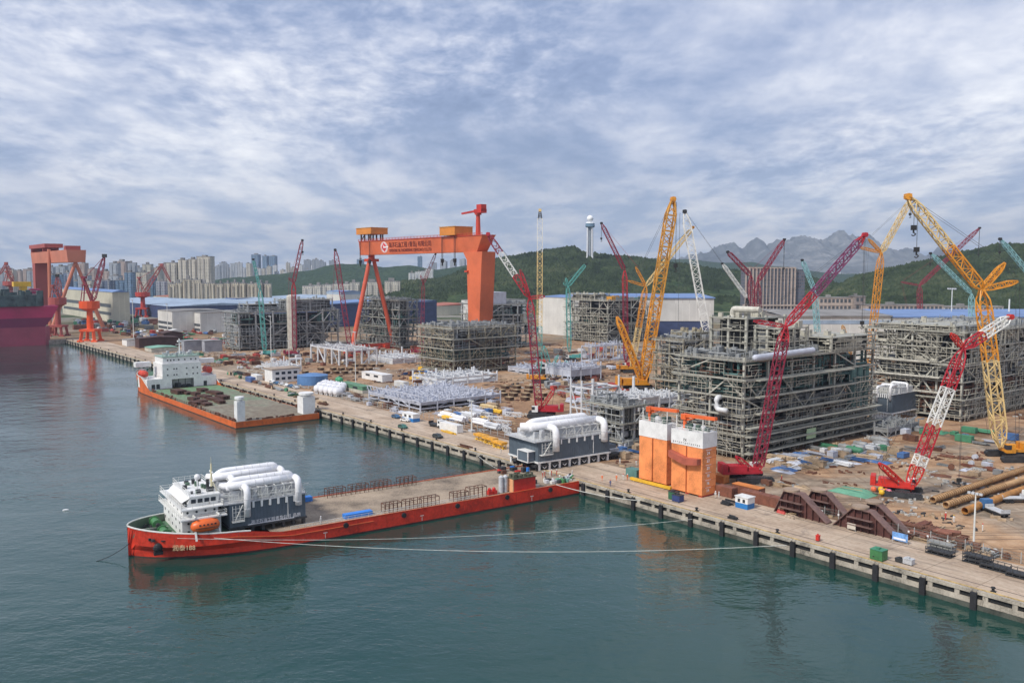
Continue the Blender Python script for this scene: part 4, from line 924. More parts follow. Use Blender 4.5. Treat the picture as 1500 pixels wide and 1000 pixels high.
# local x runs from the bow end to -x (left), i.e. along -V ; local y inland of view (U)
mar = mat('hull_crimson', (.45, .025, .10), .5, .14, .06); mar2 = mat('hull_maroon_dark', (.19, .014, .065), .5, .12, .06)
FW = 634 - u0
fps.rotation_euler = (0, 0, math.atan2(-V.y, -V.x)); # local x = -V ; local y = -U (towards viewer)
hz_ = ZAT(p0, 447)
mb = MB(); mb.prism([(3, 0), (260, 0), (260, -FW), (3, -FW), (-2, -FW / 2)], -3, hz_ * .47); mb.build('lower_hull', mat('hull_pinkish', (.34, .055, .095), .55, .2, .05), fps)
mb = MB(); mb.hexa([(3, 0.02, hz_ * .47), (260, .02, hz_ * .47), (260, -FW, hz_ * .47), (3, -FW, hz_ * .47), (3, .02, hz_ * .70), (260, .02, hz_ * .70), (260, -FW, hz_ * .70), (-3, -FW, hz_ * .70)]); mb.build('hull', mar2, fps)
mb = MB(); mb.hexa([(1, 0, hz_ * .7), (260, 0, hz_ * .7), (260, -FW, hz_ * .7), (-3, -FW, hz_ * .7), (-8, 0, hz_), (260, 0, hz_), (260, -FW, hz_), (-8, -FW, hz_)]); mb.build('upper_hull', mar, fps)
random.seed(21); mb = MB(); mb.box(6, -FW + 2, hz_, 250, -4, hz_ + 9)
for k in range(120): x = rnd(4, 120); mb.cbox((x, rnd(-FW + 3, -2), hz_), rnd(1, 6), rnd(1, 4), rnd(4, 15))
mb.build('topside_equipment', mat('topside_dark', (.06, .09, .09), .7, .5, .2), fps)
for k in range(5): mb = MB(); mb.box(2, -1.5, hz_ + 2.2 + k * 2.5, 120, -.5, hz_ + 2.5 + k * 2.5); mb.build('deck_edge', galv, fps)
mb = MB(); mb.box(12, -8, hz_, 17, -1, hz_ + 19); mb.box(9, -8, hz_ + 16, 22, 0, hz_ + 20); mb.build('yellow_tower', ylw, fps)
mb = MB(); mb.box(2, -12, hz_, 9, -1, hz_ + 14); mb.build('end_house', mar, fps)
for k in range(10): mb = MB(); mb.box(32 + k * 9, -3, hz_ + 18, 36.5 + k * 9, 0, hz_ + 20); mb.build('pipe_segment', white if k % 2 else mat('stripe_red', (.35, .05, .04), .5), fps)
mb = MB()
for k in range(4): mb.box(14 + k * 6, -.0, hz_ * .56, 15.5 + k * 6, .12, hz_ * .59)
mb.build('draft_marks', wclean, fps)
# workboat at the quay
p = G(668, 662, .6); wb = thing('work_boat', 'small blue grey work boat tied to the quay wall', 'boat', (p.x, p.y, 0), RZ + .05)
mb = MB(); mb.add([(-4.5, -1.2, .1), (3, -1.4, .1), (5.2, 0, .1), (3, 1.4, .1), (-4.5, 1.2, .1), (-4.7, -1.7, 1.3), (3.2, -1.8, 1.4), (6.2, 0, 1.8), (3.2, 1.8, 1.4), (-4.7, 1.7, 1.3)], [(0, 1, 6, 5), (1, 2, 7, 6), (2, 3, 8, 7), (3, 4, 9, 8), (4, 0, 5, 9)]); mb.build('hull', mat('boat_blue', (.10, .20, .28), .5), wb)
mb = MB(); mb.add([(-4.6, -1.5, .95), (3, -1.6, .95), (5.5, 0, 1.1), (3, 1.6, .95), (-4.6, 1.5, .95)], [(0, 1, 2, 3, 4)]); mb.build('deck', galv, wb)
mb = MB(); mb.box(-3.6, -.9, .95, -1.2, .9, 2.7); mb.box(-3.8, -1.1, 2.7, -1, 1.1, 2.85); mb.build('cabin', white, wb)
mb = MB(); mb.box(.5, -.8, .95, 2.6, .8, 1.5); mb.build('hatch', darkm, wb)
# ================================================================== CRANES
cred = mat('crane_red', (.42, .018, .03), .5, .15, .5); ccrim = mat('crane_crimson', (.24, .016, .040), .5, .15, .5); cyel = mat('crane_yellow', (.66, .27, .02), .5, .15, .5)
cpale = mat('crane_pale_yellow', (.68, .50, .22), .5, .15, .5); cteal = mat('crane_teal', (.10, .36, .33), .5, .15, .5); cwhite = mat('crane_white', (.70, .70, .66), .5, .12, .5)
cgold = mat('crane_gold', (.55, .26, .03), .5, .2, .5); cable = mat('cable_dark', (.05, .05, .055), .6, .2); cblack = mat('hook_black', (.02, .02, .02), .6)
cpurp = mat('crane_purple', (.20, .05, .12), .5, .15, .5); cora = mat('crane_orange', (.72, .13, .03), .5, .13, .1, rust=.05, rcol=(.4, .08, .03)); cteal2 = mat('crane_pale_teal', (.25, .48, .50), .5, .12, .5)
BODY = {}
def crane_body(o, m, s, rz, track=True):
    R = Matrix.Rotation(rz, 4, 'Z') @ Matrix.Scale(s, 4)
    def put(mb, name, mt, par=o):
        q = mb.build(name, mt, par); q.matrix_local = R; return q
    for sgn in (-1, 1):
        mb = MB(); y0, y1 = sgn * 3.4 - .6, sgn * 3.4 + .6
        mb.xprism([(-4.6, .5), (-4.1, .05), (4.1, .05), (4.6, .5), (4.6, 1.0), (4.1, 1.4), (-4.1, 1.4), (-4.6, 1.0)], y0, y1)
        for k in range(14): x = -4.0 + k * .61; mb.box(x, y0 - .08, .02, x + .3, y1 + .08, .12); mb.box(x, y0 - .08, 1.38, x + .3, y1 + .08, 1.48)
        put(mb, 'crawler_track', darkm)
    mb = MB(); mb.box(-1.6, -2.8, .6, 1.6, 2.8, 1.5); mb.cyl((0, 0, 1.5), (0, 0, 1.9), 1.5, n=14); put(mb, 'carbody', darkm)
    mb = MB(); mb.box(-6.2, -1.6, 1.9, 2.6, 1.6, 2.5); mb.box(-5.6, -1.5, 2.5, -1.2, 1.5, 3.9); mb.box(-.8, -1.5, 2.5, 1.8, -.6, 3.4); put(mb, 'machinery_house', m)
    mb = MB(); mb.box(-7.4, -1.9, 2.0, -6.22, 1.9, 4.4)
    for k in range(5): mb.box(-7.45, -1.95, 2.2 + k * .42, -6.2, 1.95, 2.28 + k * .42)
    put(mb, 'counterweight', m)
    mb = MB(); mb.box(1.0, 1.62, 1.9, 3.0, 2.7, 3.9); cb = put(mb, 'cab', white if m is not cyel else m)
    mb = MB(); mb.box(2.0, 1.55, 2.7, 3.05, 2.76, 3.7); put(mb, 'cab_glass', wingl)
def crane(label, base, foot, tip, jib=None, az=0.0, w=2.4, m=cred, mj=None, segs=None, jsegs=None, struts=(), mast=None, hooks=(), body=1.0, brz=None, ch=None, guys=(), head=True, far=False, group=None, wj=None):
    b = G(*base) if len(base) == 2 else D(base[0], 500, base[2]); b = Vector((b[0], b[1], Q))
    o = thing('lattice_crane', label, 'crane', b, 0, group)
    L = lambda px, py: ONP(px, py, b, az) - b
    side = Vector((-math.sin(az), math.cos(az), 0)); ch = ch or w * .095 + .06; br = ch * .62
    def boom(name, p, q, w, m, segs, tp=(.08, .08)):
        segs = segs or [(1.0, m)]; t0 = 0
        for i, (t1, mm) in enumerate(segs):
            mb = MB(); mb.lattice(p.lerp(q, t0), p.lerp(q, t1), w, w, None, ch, br, (tp[0] / max(.01, t1 - t0) if i == 0 else 0, tp[1] / max(.01, t1 - t0) if i == len(segs) - 1 else 0), side)
            mb.build(name, mm, o); t0 = t1
    f, t = L(*foot), L(*tip); boom('main_boom', f, t, w, m, segs)
    top = t
    if jib: j = L(*jib); boom('jib', t, j, wj or w * .8, mj or m, jsegs, (.06, .10)); top = j
    if head:
        mb = MB(); mb.cbox(top - UP * w * .2, w * .55, w * .5, w * .45); mb.cyl(top + side * w * .3, top - side * w * .3, w * .3, n=10); mb.build('boom_head', cblack if far else (m if m is not cwhite else cblack), o)
    ends = []
    for s in struts:
        q = L(*s); mb = MB(); mb.lattice(t, q, w * .45, w * .45, None, ch * .8, br * .8, (.2, .2), side); mb.build('luffing_strut', m, o); ends.append(q)
    mp = None
    if mast: mp = L(*mast); mb = MB(); mb.lattice(f, mp, w * .7, w * .5, None, ch, br, (.1, .1), side); mb.build('back_mast', m, o)
    mb = MB(); cr_ = max(.05, w * .022)
    def gy(a, b_):
        for sg in (-.35, .35): mb.bar(a + side * w * sg, b_ + side * w * sg, cr_)
    if ends:
        gy(top, ends[0])
        for a, b_ in zip(ends, ends[1:]): gy(a, b_)
        gy(ends[-1], mp if mp else Vector((f.x + (1.5 if ends[-1].x > f.x else -1.5) * w, f.y, 3)))
    elif mp: gy(t if not jib else top, mp)
    if mp: gy(mp, Vector((mp.x, mp.y, 3)) if mp.x * 0 else Vector((mp.x * .8, mp.y * .8, 3)))
    for (a, b_) in guys: gy(L(*a), L(*b_))
    if mb.v: mb.build('pendant_rope', m if far else cable, o)
    for (src, hy) in hooks:
        p = top if src == 'j' else (t if src == 't' else L(*src)); q = L(CX, hy) ; zz_ = ZAT(b + Vector((p.x, p.y, 0)), hy) - b.z
        mb = MB()
        for d_ in (-.3, .3): mb.bar(p + side * d_, Vector((p.x, p.y, zz_)) + side * d_ * .6, max(.06, b.y * .00022))
        c_ = mb.build('hoist_rope', cable, o)
        mb = MB(); c0 = Vector((p.x, p.y, zz_)); k = w * .22; mb.box(c0.x - k, c0.y - k * .6, zz_ - k * 2, c0.x + k, c0.y + k * .6, zz_); mb.cyl((c0.x, c0.y, zz_ - k * 2), (c0.x, c0.y, zz_ - k * 3.2), k * .35); mb.pipe([(c0.x, c0.y, zz_ - k * 3), (c0.x + k, c0.y, zz_ - k * 3.6), (c0.x, c0.y, zz_ - k * 4.4), (c0.x - k * .8, c0.y, zz_ - k * 3.9)], k * .22, 6); mb.build('hook_block', cblack, c_)
    if body: crane_body(o, m if m is not cpale else cyel, body, az + (math.pi if (t.x - f.x) < 0 and brz is None else 0) if brz is None else brz)
    return o
crane('tall crimson crawler crane before the largest scaffolded block, luffing jib to the right', (1098, 703), (1108, 694), (1151, 478), (1267, 344), az=.12, w=2.3, m=cred, segs=[(.06, cred), (.9, ccrim), (1, cred)], jsegs=[(.35, cred), (.92, cpurp), (1, cred)], struts=[(1104, 470)], mast=(1078, 668), hooks=(('j', 470),), body=1.15)
o = crane('bright red crawler crane with white boom sections on the dirt yard', (1322, 724), (1331, 718), (1411, 510), (1480, 464), az=.15, w=2.4, m=redp, segs=[(.17, redp), (.245, cwhite), (.46, cred), (.72, cwhite), (1, cred)], jsegs=[(.42, cred), (1, cwhite)], struts=[(1393, 488)], mast=(1288, 678), hooks=(((1413, 512), 700),), body=1.05, brz=-.45)
crane('huge golden crawler crane at the right edge with jib bent far left', (1484, 672), (1466, 655), (1438, 424), (1330, 288), az=-.1, w=3.4, m=cyel, segs=[(.55, cpale), (1, cyel)], jsegs=[(.45, cyel), (1, cpale)], struts=[(1472, 385), (1491, 412)], hooks=(((1340, 292), 330), ((1345, 300), 362)), body=1.35, brz=math.pi, guys=(((1466, 655), (1500, 630)), ((1432, 500), (1450, 640))))
crane('yellow lattice crane behind the largest scaffolded block with steep jib', (1272, 572), (1270, 560), (1291, 370), (1334, 292), az=.1, w=2.5, m=cyel, mj=cpale, struts=[(1258, 362), (1272, 350)], hooks=(('j', 312),), guys=(((1291, 372), (1272, 500)),))
crane('massive golden crane leaning right in the yard centre with back mast', (938, 572), (942, 562), (986, 292), None, az=.1, w=4.3, m=cyel, segs=[(.45, cyel), (1, cgold)], mast=(904, 464), hooks=(((991, 296), 386),), body=1.6, brz=.1, ch=.62)
crane('slimmer golden crane behind the massive one, its jib crossing to the right', (922, 545), (925, 540), (946, 419), (1015, 333), az=.1, w=2.7, m=cyel, mj=cpale, segs=[(.5, cpale), (1, cyel)], struts=[(920, 411), (931, 391)])
crane('white lattice crane leaning left beside the massive golden crane', (1044, 545), (1041, 520), (1003, 310), None, az=-.1, w=4.0, m=cwhite, hooks=(((996, 312), 560),), guys=(((1004, 310), (1090, 430)),), body=1.3)
crane('dark red crawler crane left of centre, jib to the left with white middle', (793, 610), (790, 603), (776, 436), (715, 343), az=-.1, w=2.7, m=cred, segs=[(.1, cred), (.85, ccrim), (1, cred)], jsegs=[(.35, cred), (.7, cwhite), (1, ccrim)], struts=[(798, 434), (762, 395)], mast=(812, 570), body=1.2)
crane('nearly vertical slim crane, yellow below and white above, black tip', (792, 560), (790, 550), (791, 308), None, az=0, w=2.6, m=cpale, segs=[(.3, cteal), (.42, cpale), (.75, cpale), (.95, cwhite), (1, cblack)])
crane('teal crawler crane with short boom behind the centre scaffold', (835, 528), (834, 515), (832, 419), (858, 387), az=.1, w=2.4, m=cteal, struts=[(825, 415), (829, 407)], far=True)
crane('stubby teal crawler crane body on the yard beside the dark red crane', (804, 546), (806, 540), (797, 508), None, az=.1, w=2.0, m=cteal, mast=(818, 520), body=1.5)
crane('red lattice crane with jib up left, right of the observation tower', (918, 540), (917, 530), (915, 396), (881, 327), az=.1, w=2.5, m=cred, segs=[(.7, ccrim), (1, cred)], mj=ccrim, hooks=(('j', 348),), far=True, guys=(((881, 327), (935, 392)),))
crane('dark red crane with leaning tip over the left scaffolded block', (432, 522), (432, 516), (430, 414), (443, 352), az=.1, w=2.6, m=ccrim, segs=[(.8, ccrim), (1, cred)], struts=[(423, 407)], far=True, hooks=(('j', 368),))
crane('faded red lattice boom left of the gantry legs', (514, 520), (513, 510), (491, 366), None, az=.1, w=3.0, m=ccrim, far=True, guys=(((491, 366), (487, 440)),))
crane('slim teal crane over the left scaffolded block', (388, 522), (388, 516), (381, 424), (371, 380), az=.1, w=2.6, m=cteal, wj=1.4, far=True)
crane('red crane under the gantry girder', (618, 520), (618, 512), (620, 415), (638, 372), az=.1, w=2.3, m=ccrim, struts=[(616, 403)], far=True)
crane('red crane with jib up left before the finned office tower', (1103, 560), (1103, 550), (1100, 404), (1066, 369), az=.1, w=2.4, m=ccrim, far=True, guys=(((1066, 369), (1112, 398)),))
crane('red crane with jib up right before the finned office tower', (1112, 556), (1112, 550), (1110, 412), (1149, 351), az=.1, w=2.4, m=ccrim, far=True, guys=(((1149, 351), (1098, 398)),), hooks=(('j', 392),))
crane('thin white and black jib crane left of the finned office tower', (1112, 590), (1108, 580), (1094, 436), (1058, 386), az=.1, w=1.6, m=cwhite, segs=[(1, cblack)], far=True)
crane('pale teal crane beside the finned office tower', (1204, 560), (1202, 550), (1193, 425), (1175, 381), az=.1, w=2.2, m=cteal2, far=True)
crane('red crane far behind the right halls with a long jib to the upper right', (1348, 0, 720), (1348, 500), (1347, 418), (1435, 334), az=.1, w=3.0, m=ccrim, struts=[(1320, 413)], far=True, hooks=(('j', 372),))
crane('pale teal crane with jib up left behind the golden crane', (1424, 0, 520), (1425, 530), (1423, 430), (1363, 371), az=.1, w=2.4, m=cteal2, far=True, hooks=(('j', 385),))
crane('teal crane jib entering at the right edge', (1545, 0, 480), (1545, 540), (1540, 440), (1465, 350), az=.1, w=2.6, m=cteal2, far=True, hooks=(('j', 368),))
crane('small dark telescopic boom before the white hall wall, the left one of two', (793, 486), (794, 484), (803, 450), None, az=.1, w=1.2, m=darkm, far=True, head=False, group='small booms before the hall')
crane('small dark telescopic boom before the white hall wall, the right one of two', (803, 486), (804, 484), (814, 459), None, az=.1, w=1.2, m=cgold, far=True, head=False, group='small booms before the hall')
crane('small yellow mobile crane before the white hall at right', (1246, 0, 500), (1247, 520), (1234, 476), None, az=.1, w=1.5, m=cgold, far=True, head=False)
# coloured bundle on the back mast tip of the red crane
p = ONP(1288, 676, G(1322, 724), .15); o = thing('rigging_bundle', 'bundle of colourful buoys by the red crane back mast', 'rigging', (p.x, p.y, Q))
for i in range(9):
    mb = MB(); mb.ball((rnd(-2.6, 2.6), rnd(-1.2, 1.2), .7 + rnd(0, 1.2)), .75, 8, 5); mb.build('buoy', [mat('buoy_yellow', (.75, .45, .02), .5), mat('buoy_orange', (.7, .15, .06), .5), mat('buoy_purple', (.22, .10, .45), .5), mat('buoy_pink', (.65, .2, .25), .5)][i % 4], o)
# ---------------- big orange gantry crane
PL = G(546, 511); LG = LEN(PL, -U, 701); zb, zt_ = ZAT(PL, 373.5) - Q, ZAT(PL, 354) - Q
g = thing('gantry_crane', 'giant orange gantry crane spanning the yard with company name on its girder', 'gantry crane', PL, RZ)
gor = mat('gantry_orange', (.60, .135, .05), .55, .16, .06, rust=.08, rcol=(.42, .08, .03)); gor2 = mat('gantry_dark_red', (.50, .05, .02), .55, .12, .06); gyl = mat('gantry_ochre', (.62, .22, .03), .55, .15, .1)
GH = zt_ - zb
mb = MB(); mb.hexa([(-10, -4, zb), (LG + 4, -4, zb), (LG + 4, 4, zb), (-10, 4, zb), (-10, -5, zt_), (LG + 11, -5, zt_), (LG + 11, 5, zt_), (-10, 5, zt_)]); gd = mb.build('girder', gor, g)
mb = MB(); mb.box(-10.2, -5.4, zt_ + .01, LG + 11.2, 5.4, zt_ + .5)
mb.build('girder_walkway', gor2, gd); railing(gd, [(-10, -5.2, zt_ + .5), (LG + 11, -5.2, zt_ + .5)], 1.2, m=gor2, step=4, t=.18)
mb = MB(); mb.hexa([(LG - 3, -5, 0), (LG + 6, -5, 0), (LG + 6, 5, 0), (LG - 3, 5, 0), (LG - 5, -5.2, zb * .93), (LG + 10.5, -5.2, zb * .93), (LG + 10.5, 5.2, zb * .93), (LG - 5, 5.2, zb * .93)]); mb.hexa([(LG - 5, -5.2, zb * .93), (LG + 10.5, -5.2, zb * .93), (LG + 10.5, 5.2, zb * .93), (LG - 5, 5.2, zb * .93), (LG - 9, -5.1, zb - .01), (LG + 11, -5.1, zb - .01), (LG + 11, 5.1, zb - .01), (LG - 9, 5.1, zb - .01)])
mb.build('rigid_leg', gor, g)
mb = MB(); mb.box(LG - 5.8, -6.5, zb * .82, LG - 3, 6.5, zb * .835); mb.build('leg_platform', gor2, g)
yl = LEN(PL, V, 577) * .98; yr = LEN(PL, V, 516) * .98
for sgn, yy in ((0, yr), (1, yl)):
    mb = MB(); mb.tube([(0, yy, 3.5), (0, yy * .12, zb * .93)], [1.75, 1.45], 12); mb.build('shear_leg', mat('leg_orange_red', (.60, .10, .045), .55, .12, .1), g)
mb = MB(); mb.box(-3, -4.5, zb * .93, 3, 4.5, zb * .96); mb.cyl((0, 0, zb * .96), (0, 0, zb - .02), 2.4); mb.box(-1.2, yr, 2.4, 1.2, yl, 3.9); mb.build('leg_head', gor2, g)
for y in (yr, yl, yr * .55, yl * .55): mb = MB(); mb.box(-5, y - 2.2, 0, 5, y + 2.2, 3.2); mb.build('bogie', gor2, g)
for y in (-9, 9): mb = MB(); mb.box(LG - 6, y - 4, 0, LG + 9, y + 4, 5); mb.build('bogie', gor2, g)
for (xc, wd, lab) in ((LEN(PL, -U, 545), 11, 1), (LEN(PL, -U, 669), 8.5, 0)):
    xc = xc + (2 if lab else 0); mb = MB()
    mb.prism([(xc - wd, -7), (xc + wd, -7), (xc + wd, 7), (xc - wd, 7)], zt_ + 5.2 if lab else zt_ + 1, zt_ + 9.6 if lab else zt_ + 6.2); tr = mb.build('trolley_house', gyl, g)
    mb = MB(); mb.box(xc - wd - .3, -7.3, (zt_ + 9.61 if lab else zt_ + 6.21), xc + wd + .3, 7.3, (zt_ + 10 if lab else zt_ + 6.6)); mb.build('house_roof', cgold, tr)
    if lab:
        mb = MB()
        for x in (xc - 7, xc - 2, xc + 4, xc + 7):
            for y in (-5, 5): mb.bar((x, y, zt_ + .5), (x, y, zt_ + 5.2), .9)
        mb.bar((xc - 7, -5, zt_ + .6), (xc - 2, -5, zt_ + 5), .5); mb.bar((xc + 7, -5, zt_ + .6), (xc + 4, -5, zt_ + 5), .5); mb.build('trolley_frame', mat('frame_dark', (.12, .07, .06), .6), tr)
    for dx in (-7, 7):
        mb = MB(); x = xc + dx
        for q in (-.6, .6): mb.bar((x + q, -6, zt_), (x + q, -6, zb - 4), .25)
        mb.cyl((x, -6, zb - 4), (x, -6, zb - 6.5), 1.3, .9, 8); mb.cyl((x, -6, zb - 6.5), (x, -6, zb - 8.5), .5, n=6); mb.build('hook_block', cblack, tr)
xm = LEN(PL, -U, 701)
mb = MB(); mb.cyl((xm, 0, zt_), (xm, 0, zt_ + 13), 1.7, 1.3, 10); mb.cyl((xm, 0, zt_ + 13), (xm, 0, zt_ + 14), 2.2, n=10); mb.build('service_mast', gor2, g)
mb = MB(); mb.bar((xm - 17, 0, zt_ + 14.6), (xm, 0, zt_ + 15.6), 1.3, 1.1); mb.box(xm - 1.5, -2.2, zt_ + 14, xm + 6, 2.2, zt_ + 16.4); mb.box(xm + 1, -2, zt_ + 15, xm + 6, 2, zt_ + 19.2); mb.build('service_crane', mat('gantry_red', (.50, .03, .02), .5), g)
# name on the girder (faces the quay)
xa = LEN(PL, -U, 579.5); xb_ = LEN(PL, -U, 641); xi = LEN(PL, -U, 567.5)
R90 = Matrix.Rotation(math.radians(90), 4, 'X'); dkr = mat('lettering_maroon', (.16, .02, .015), .6)
def fit(name, body, x0, x1, z, hgt):
    o = text_mesh(name, body, hgt, dkr, g, Matrix.Identity(4), .05); xs = [v.co.x for v in o.data.vertices]; w = max(xs) - min(xs)
    sl = math.atan2(1.0, GH)
    o.matrix_local = Matrix.Translation((x0, -4.05 - (z - zb) / GH - .12, z)) @ Matrix.Rotation(math.radians(90) + sl * 1.0, 4, 'X') @ Matrix.Diagonal(((x1 - x0) / w, 1, 1, 1)); return o
fit('company_name', '海洋石油工程 (青岛) 有限公司', xa, xb_, zb + GH * .50, 4.2)
fit('company_name_latin', 'OFFSHORE OIL ENGINEERING (QINGDAO) CO.,LTD', xa, xb_, zb + GH * .16, 2.9)
def decal(pts, off, m_, name):
    mb = MB(); vs = [(x, -4.0 - (z - zb) / GH - off, z) for x, z in pts]; n = len(vs); mb.add(vs + [(a, b + .06, c) for a, b, c in vs], [tuple(range(n)), tuple(range(2 * n - 1, n - 1, -1))] + [(i, n + i, n + (i + 1) % n, (i + 1) % n) for i in range(n)]); return mb.build(name, m_, gd)
wd = (xa - xi) * .44; zc = zb + GH * .52; xc = xi + wd
decal([(xc + wd * math.cos(a), zc + GH * .40 * math.sin(a)) for a in [i * math.pi / 8 for i in range(16)]], .10, mat('emblem_pink', (.70, .55, .55), .6), 'emblem_disc')
decal([(xc, zc - GH * .34), (xc + wd * .75, zc), (xc, zc + GH * .34), (xc - wd * .75, zc)], .18, mat('emblem_red', (.62, .05, .06), .6), 'emblem_diamond')
decal([(xc - wd * .2, zc - GH * .06), (xc + wd * 1.1, zc - GH * .04), (xc + wd * 1.1, zc + GH * .05), (xc + .1, zc + GH * .05), (xc - wd * .2, zc + GH * .18)], .26, mat('emblem_white', (.8, .78, .76), .6), 'emblem_mark')
# ---------------- left gantry crane, farther
P2 = G(113, 487); L2 = LEN(P2, U, 62); zb, zt_ = ZAT(P2, 384) - Q, ZAT(P2, 366) - Q
g2 = thing('gantry_crane', 'faded orange gantry crane at far left beyond the crimson ship', 'gantry crane', P2, RZ)
fo = mat('faded_orange', (.50, .17, .10), .6, .1, .05); fr = mat('faded_red', (.33, .07, .06), .6, .1, .05)
mb = MB(); mb.hexa([(-L2 - 8, -6, zb), (3, -6, zb), (3, 9, zb), (-L2 - 8, 9, zb), (-L2 - 8, -7, zt_), (3, -7, zt_), (3, 10, zt_), (-L2 - 8, 10, zt_)]); mb.build('girder', fo, g2)
mb = MB(); mb.hexa([(-L2 - 4, -6, 0), (-L2 + 4, -6, 0), (-L2 + 4, 6, 0), (-L2 - 4, 6, 0), (-L2 - 7, -6, zb), (-L2 + 8, -6, zb), (-L2 + 8, 6, zb), (-L2 - 7, 6, zb)]); mb.build('rigid_leg', fr, g2)
for yy in (-22, 24): mb = MB(); mb.tube([(0, yy, 2), (0, 1, zb)], [1.9, 1.5], 10); mb.build('shear_leg', fo, g2)
mb = MB(); mb.cyl((-L2 * .45, -9, 2), (-L2 * .45, -7.2, zt_ + 2), 1.6, n=8); mb.build('cable_mast', fo, g2)
mb = MB(); mb.box(-L2 - 9, -8, zt_ + 4, -L2 * .55, 9, zt_ + 8); mb.build('trolley_house', fr, g2)
for x in (-L2 - 5, -L2 * .65): mb = MB(); mb.box(x - 1, -7, zt_ + .01, x + 1, 8, zt_ + 4); mb.build('trolley_frame', fr, g2)
mb = MB(); mb.box(-13, -6, zt_ + .01, -5, 7, zt_ + 4); mb.build('trolley_house', fr, g2)
for y in (-22, 24): mb = MB(); mb.box(-4, y - 3, 0, 4, y + 3, 3); mb.build('bogie', fr, g2)
# ---------------- portal jib cranes
def portal(label, base, zpx, boom, m, s=1.0, az=.1, fly=None, m2=None):
    b = G(*base); o = thing('portal_crane', label, 'crane', b, 0); L = lambda px, py: ONP(px, py, b, az) - b; m2 = m2 or m
    zc, zh = (ZAT(b, zpx[0]) - Q), (ZAT(b, zpx[1]) - Q)   # bottom and top of the machinery house
    for x in (-5, 5):
        for y in (-5, 5):
            mb = MB(); mb.bar((x * s, y * s, 0), (x * s * .8, y * s * .8, 8 * s), 1.7 * s); mb.box(x * s - 2 * s, y * s - 1 * s, 0, x * s + 2 * s, y * s + 1 * s, 1.3 * s); mb.build('portal_leg', m, o)
    mb = MB(); mb.box(-5.5 * s, -5.5 * s, 7.4 * s, 5.5 * s, 5.5 * s, 9 * s); mb.build('portal_beam', m, o)
    mb = MB(); mb.cyl((0, 0, 9 * s), (0, 0, zc), 2.3 * s, 2.0 * s, 12); mb.build('column', m, o)
    mb = MB(); mb.cyl((0, 0, zc), (0, 0, zc + (zh - zc) * .25), 3 * s, 6.4 * s, 14); mb.cyl((0, 0, zc + (zh - zc) * .25), (0, 0, zh), 6.8 * s, n=14); mb.build('machinery_house', m, o)
    f = Vector((2.5 * s, 0, zh)); t = L(*boom); mb = MB(); mb.lattice(f, t, 2.8 * s, 2.8 * s, None, .42 * s, .24 * s, (.05, .2)); mb.build('jib', m2, o)
    aa = Vector((-3 * s, 0, zh + (t.z - zh) * .5)); mb = MB()
    for y in (-2.2, 2.2):
        mb.bar((-5 * s, y * s, zh), aa + Vector((0, y * s * .5, 0)), .6 * s); mb.bar((2 * s, y * s, zh), aa + Vector((0, y * s * .5, 0)), .6 * s)
    for k in (.35, .7): z = zh + (aa.z - zh) * k; mb.box(-4.6 * s, -2 * s, z, .8 * s, 2 * s, z + .4)
    mb.cbox(aa, 2.5 * s, 4 * s, 1.6 * s); mb.bar(aa, t, .3 * s); mb.build('a_frame', m2, o)
    if fly: q = L(*fly); mb = MB(); mb.lattice(t, q, 1.8 * s, 1.8 * s, None, .35 * s, .2 * s, (.1, .3)); mb.bar(t, (-2 * s, 0, zh + 2), .4 * s); mb.build('fly_jib', m2, o)
    mb = MB(); mb.cbox(t - UP * s, 2.6 * s, 2.4 * s, 2.4 * s); mb.build('jib_head', cblack if not fly else m2, o); return o
bor = mat('portal_orange', (.72, .085, .015), .5, .1, .1)
portal('bright orange portal jib crane on the far quay', (133, 500), (455, 441), (153, 375), bor, 1.15, m2=ccrim)
portal('faded red portal jib crane with folded fly jib left of the white halls', (210, 464), (436, 428), (237, 388), mat('portal_red', (.45, .045, .03), .55, .1, .1), 1.3, fly=(250, 413), m2=fr)
portal('pinkish portal crane column between the left gantry legs', (86, 492), (449, 436), (84, 404), fr, 1.1)
portal('far portal crane with jib at the very left behind the crimson ship', (18, 470), (420, 412), (9, 386), fr, 1.2, fly=(0, 402))
# ================================================================== PROCESS MODULES UNDER CONSTRUCTION
mcol = mat('module_column', (.44, .43, .37), .6, .15, .3, rust=.08); mdeck = mat('module_deck', (.17, .165, .145), .7, .25, .3, rust=.12, rcol=(.16, .10, .06)); medge = mat('module_edge_beam', (.34, .335, .285), .6, .2, .4, rust=.1)
mscaf = mat('scaffold_tube', (.42, .40, .33), .6, .2, .5); mplank = mat('scaffold_plank', (.36, .34, .28), .8, .25, .5); mshade = mat('module_inner_shade', (.035, .036, .035), .8, .6, .5); mgrey = mat('module_grey', (.25, .26, .26), .5, .25, .4)  # the near-black inner material has the modules' interior shade put into its colour
mteal = mat('module_teal', (.07, .14, .13), .6, .3, .4); mbeige = mat('equipment_beige', (.50, .48, .41), .5, .2, .4); mwhite = mat('structure_white', (.60, .61, .62), .5, .10, .4); mlav = mat('structure_pale', (.47, .49, .55), .5, .12, .4)
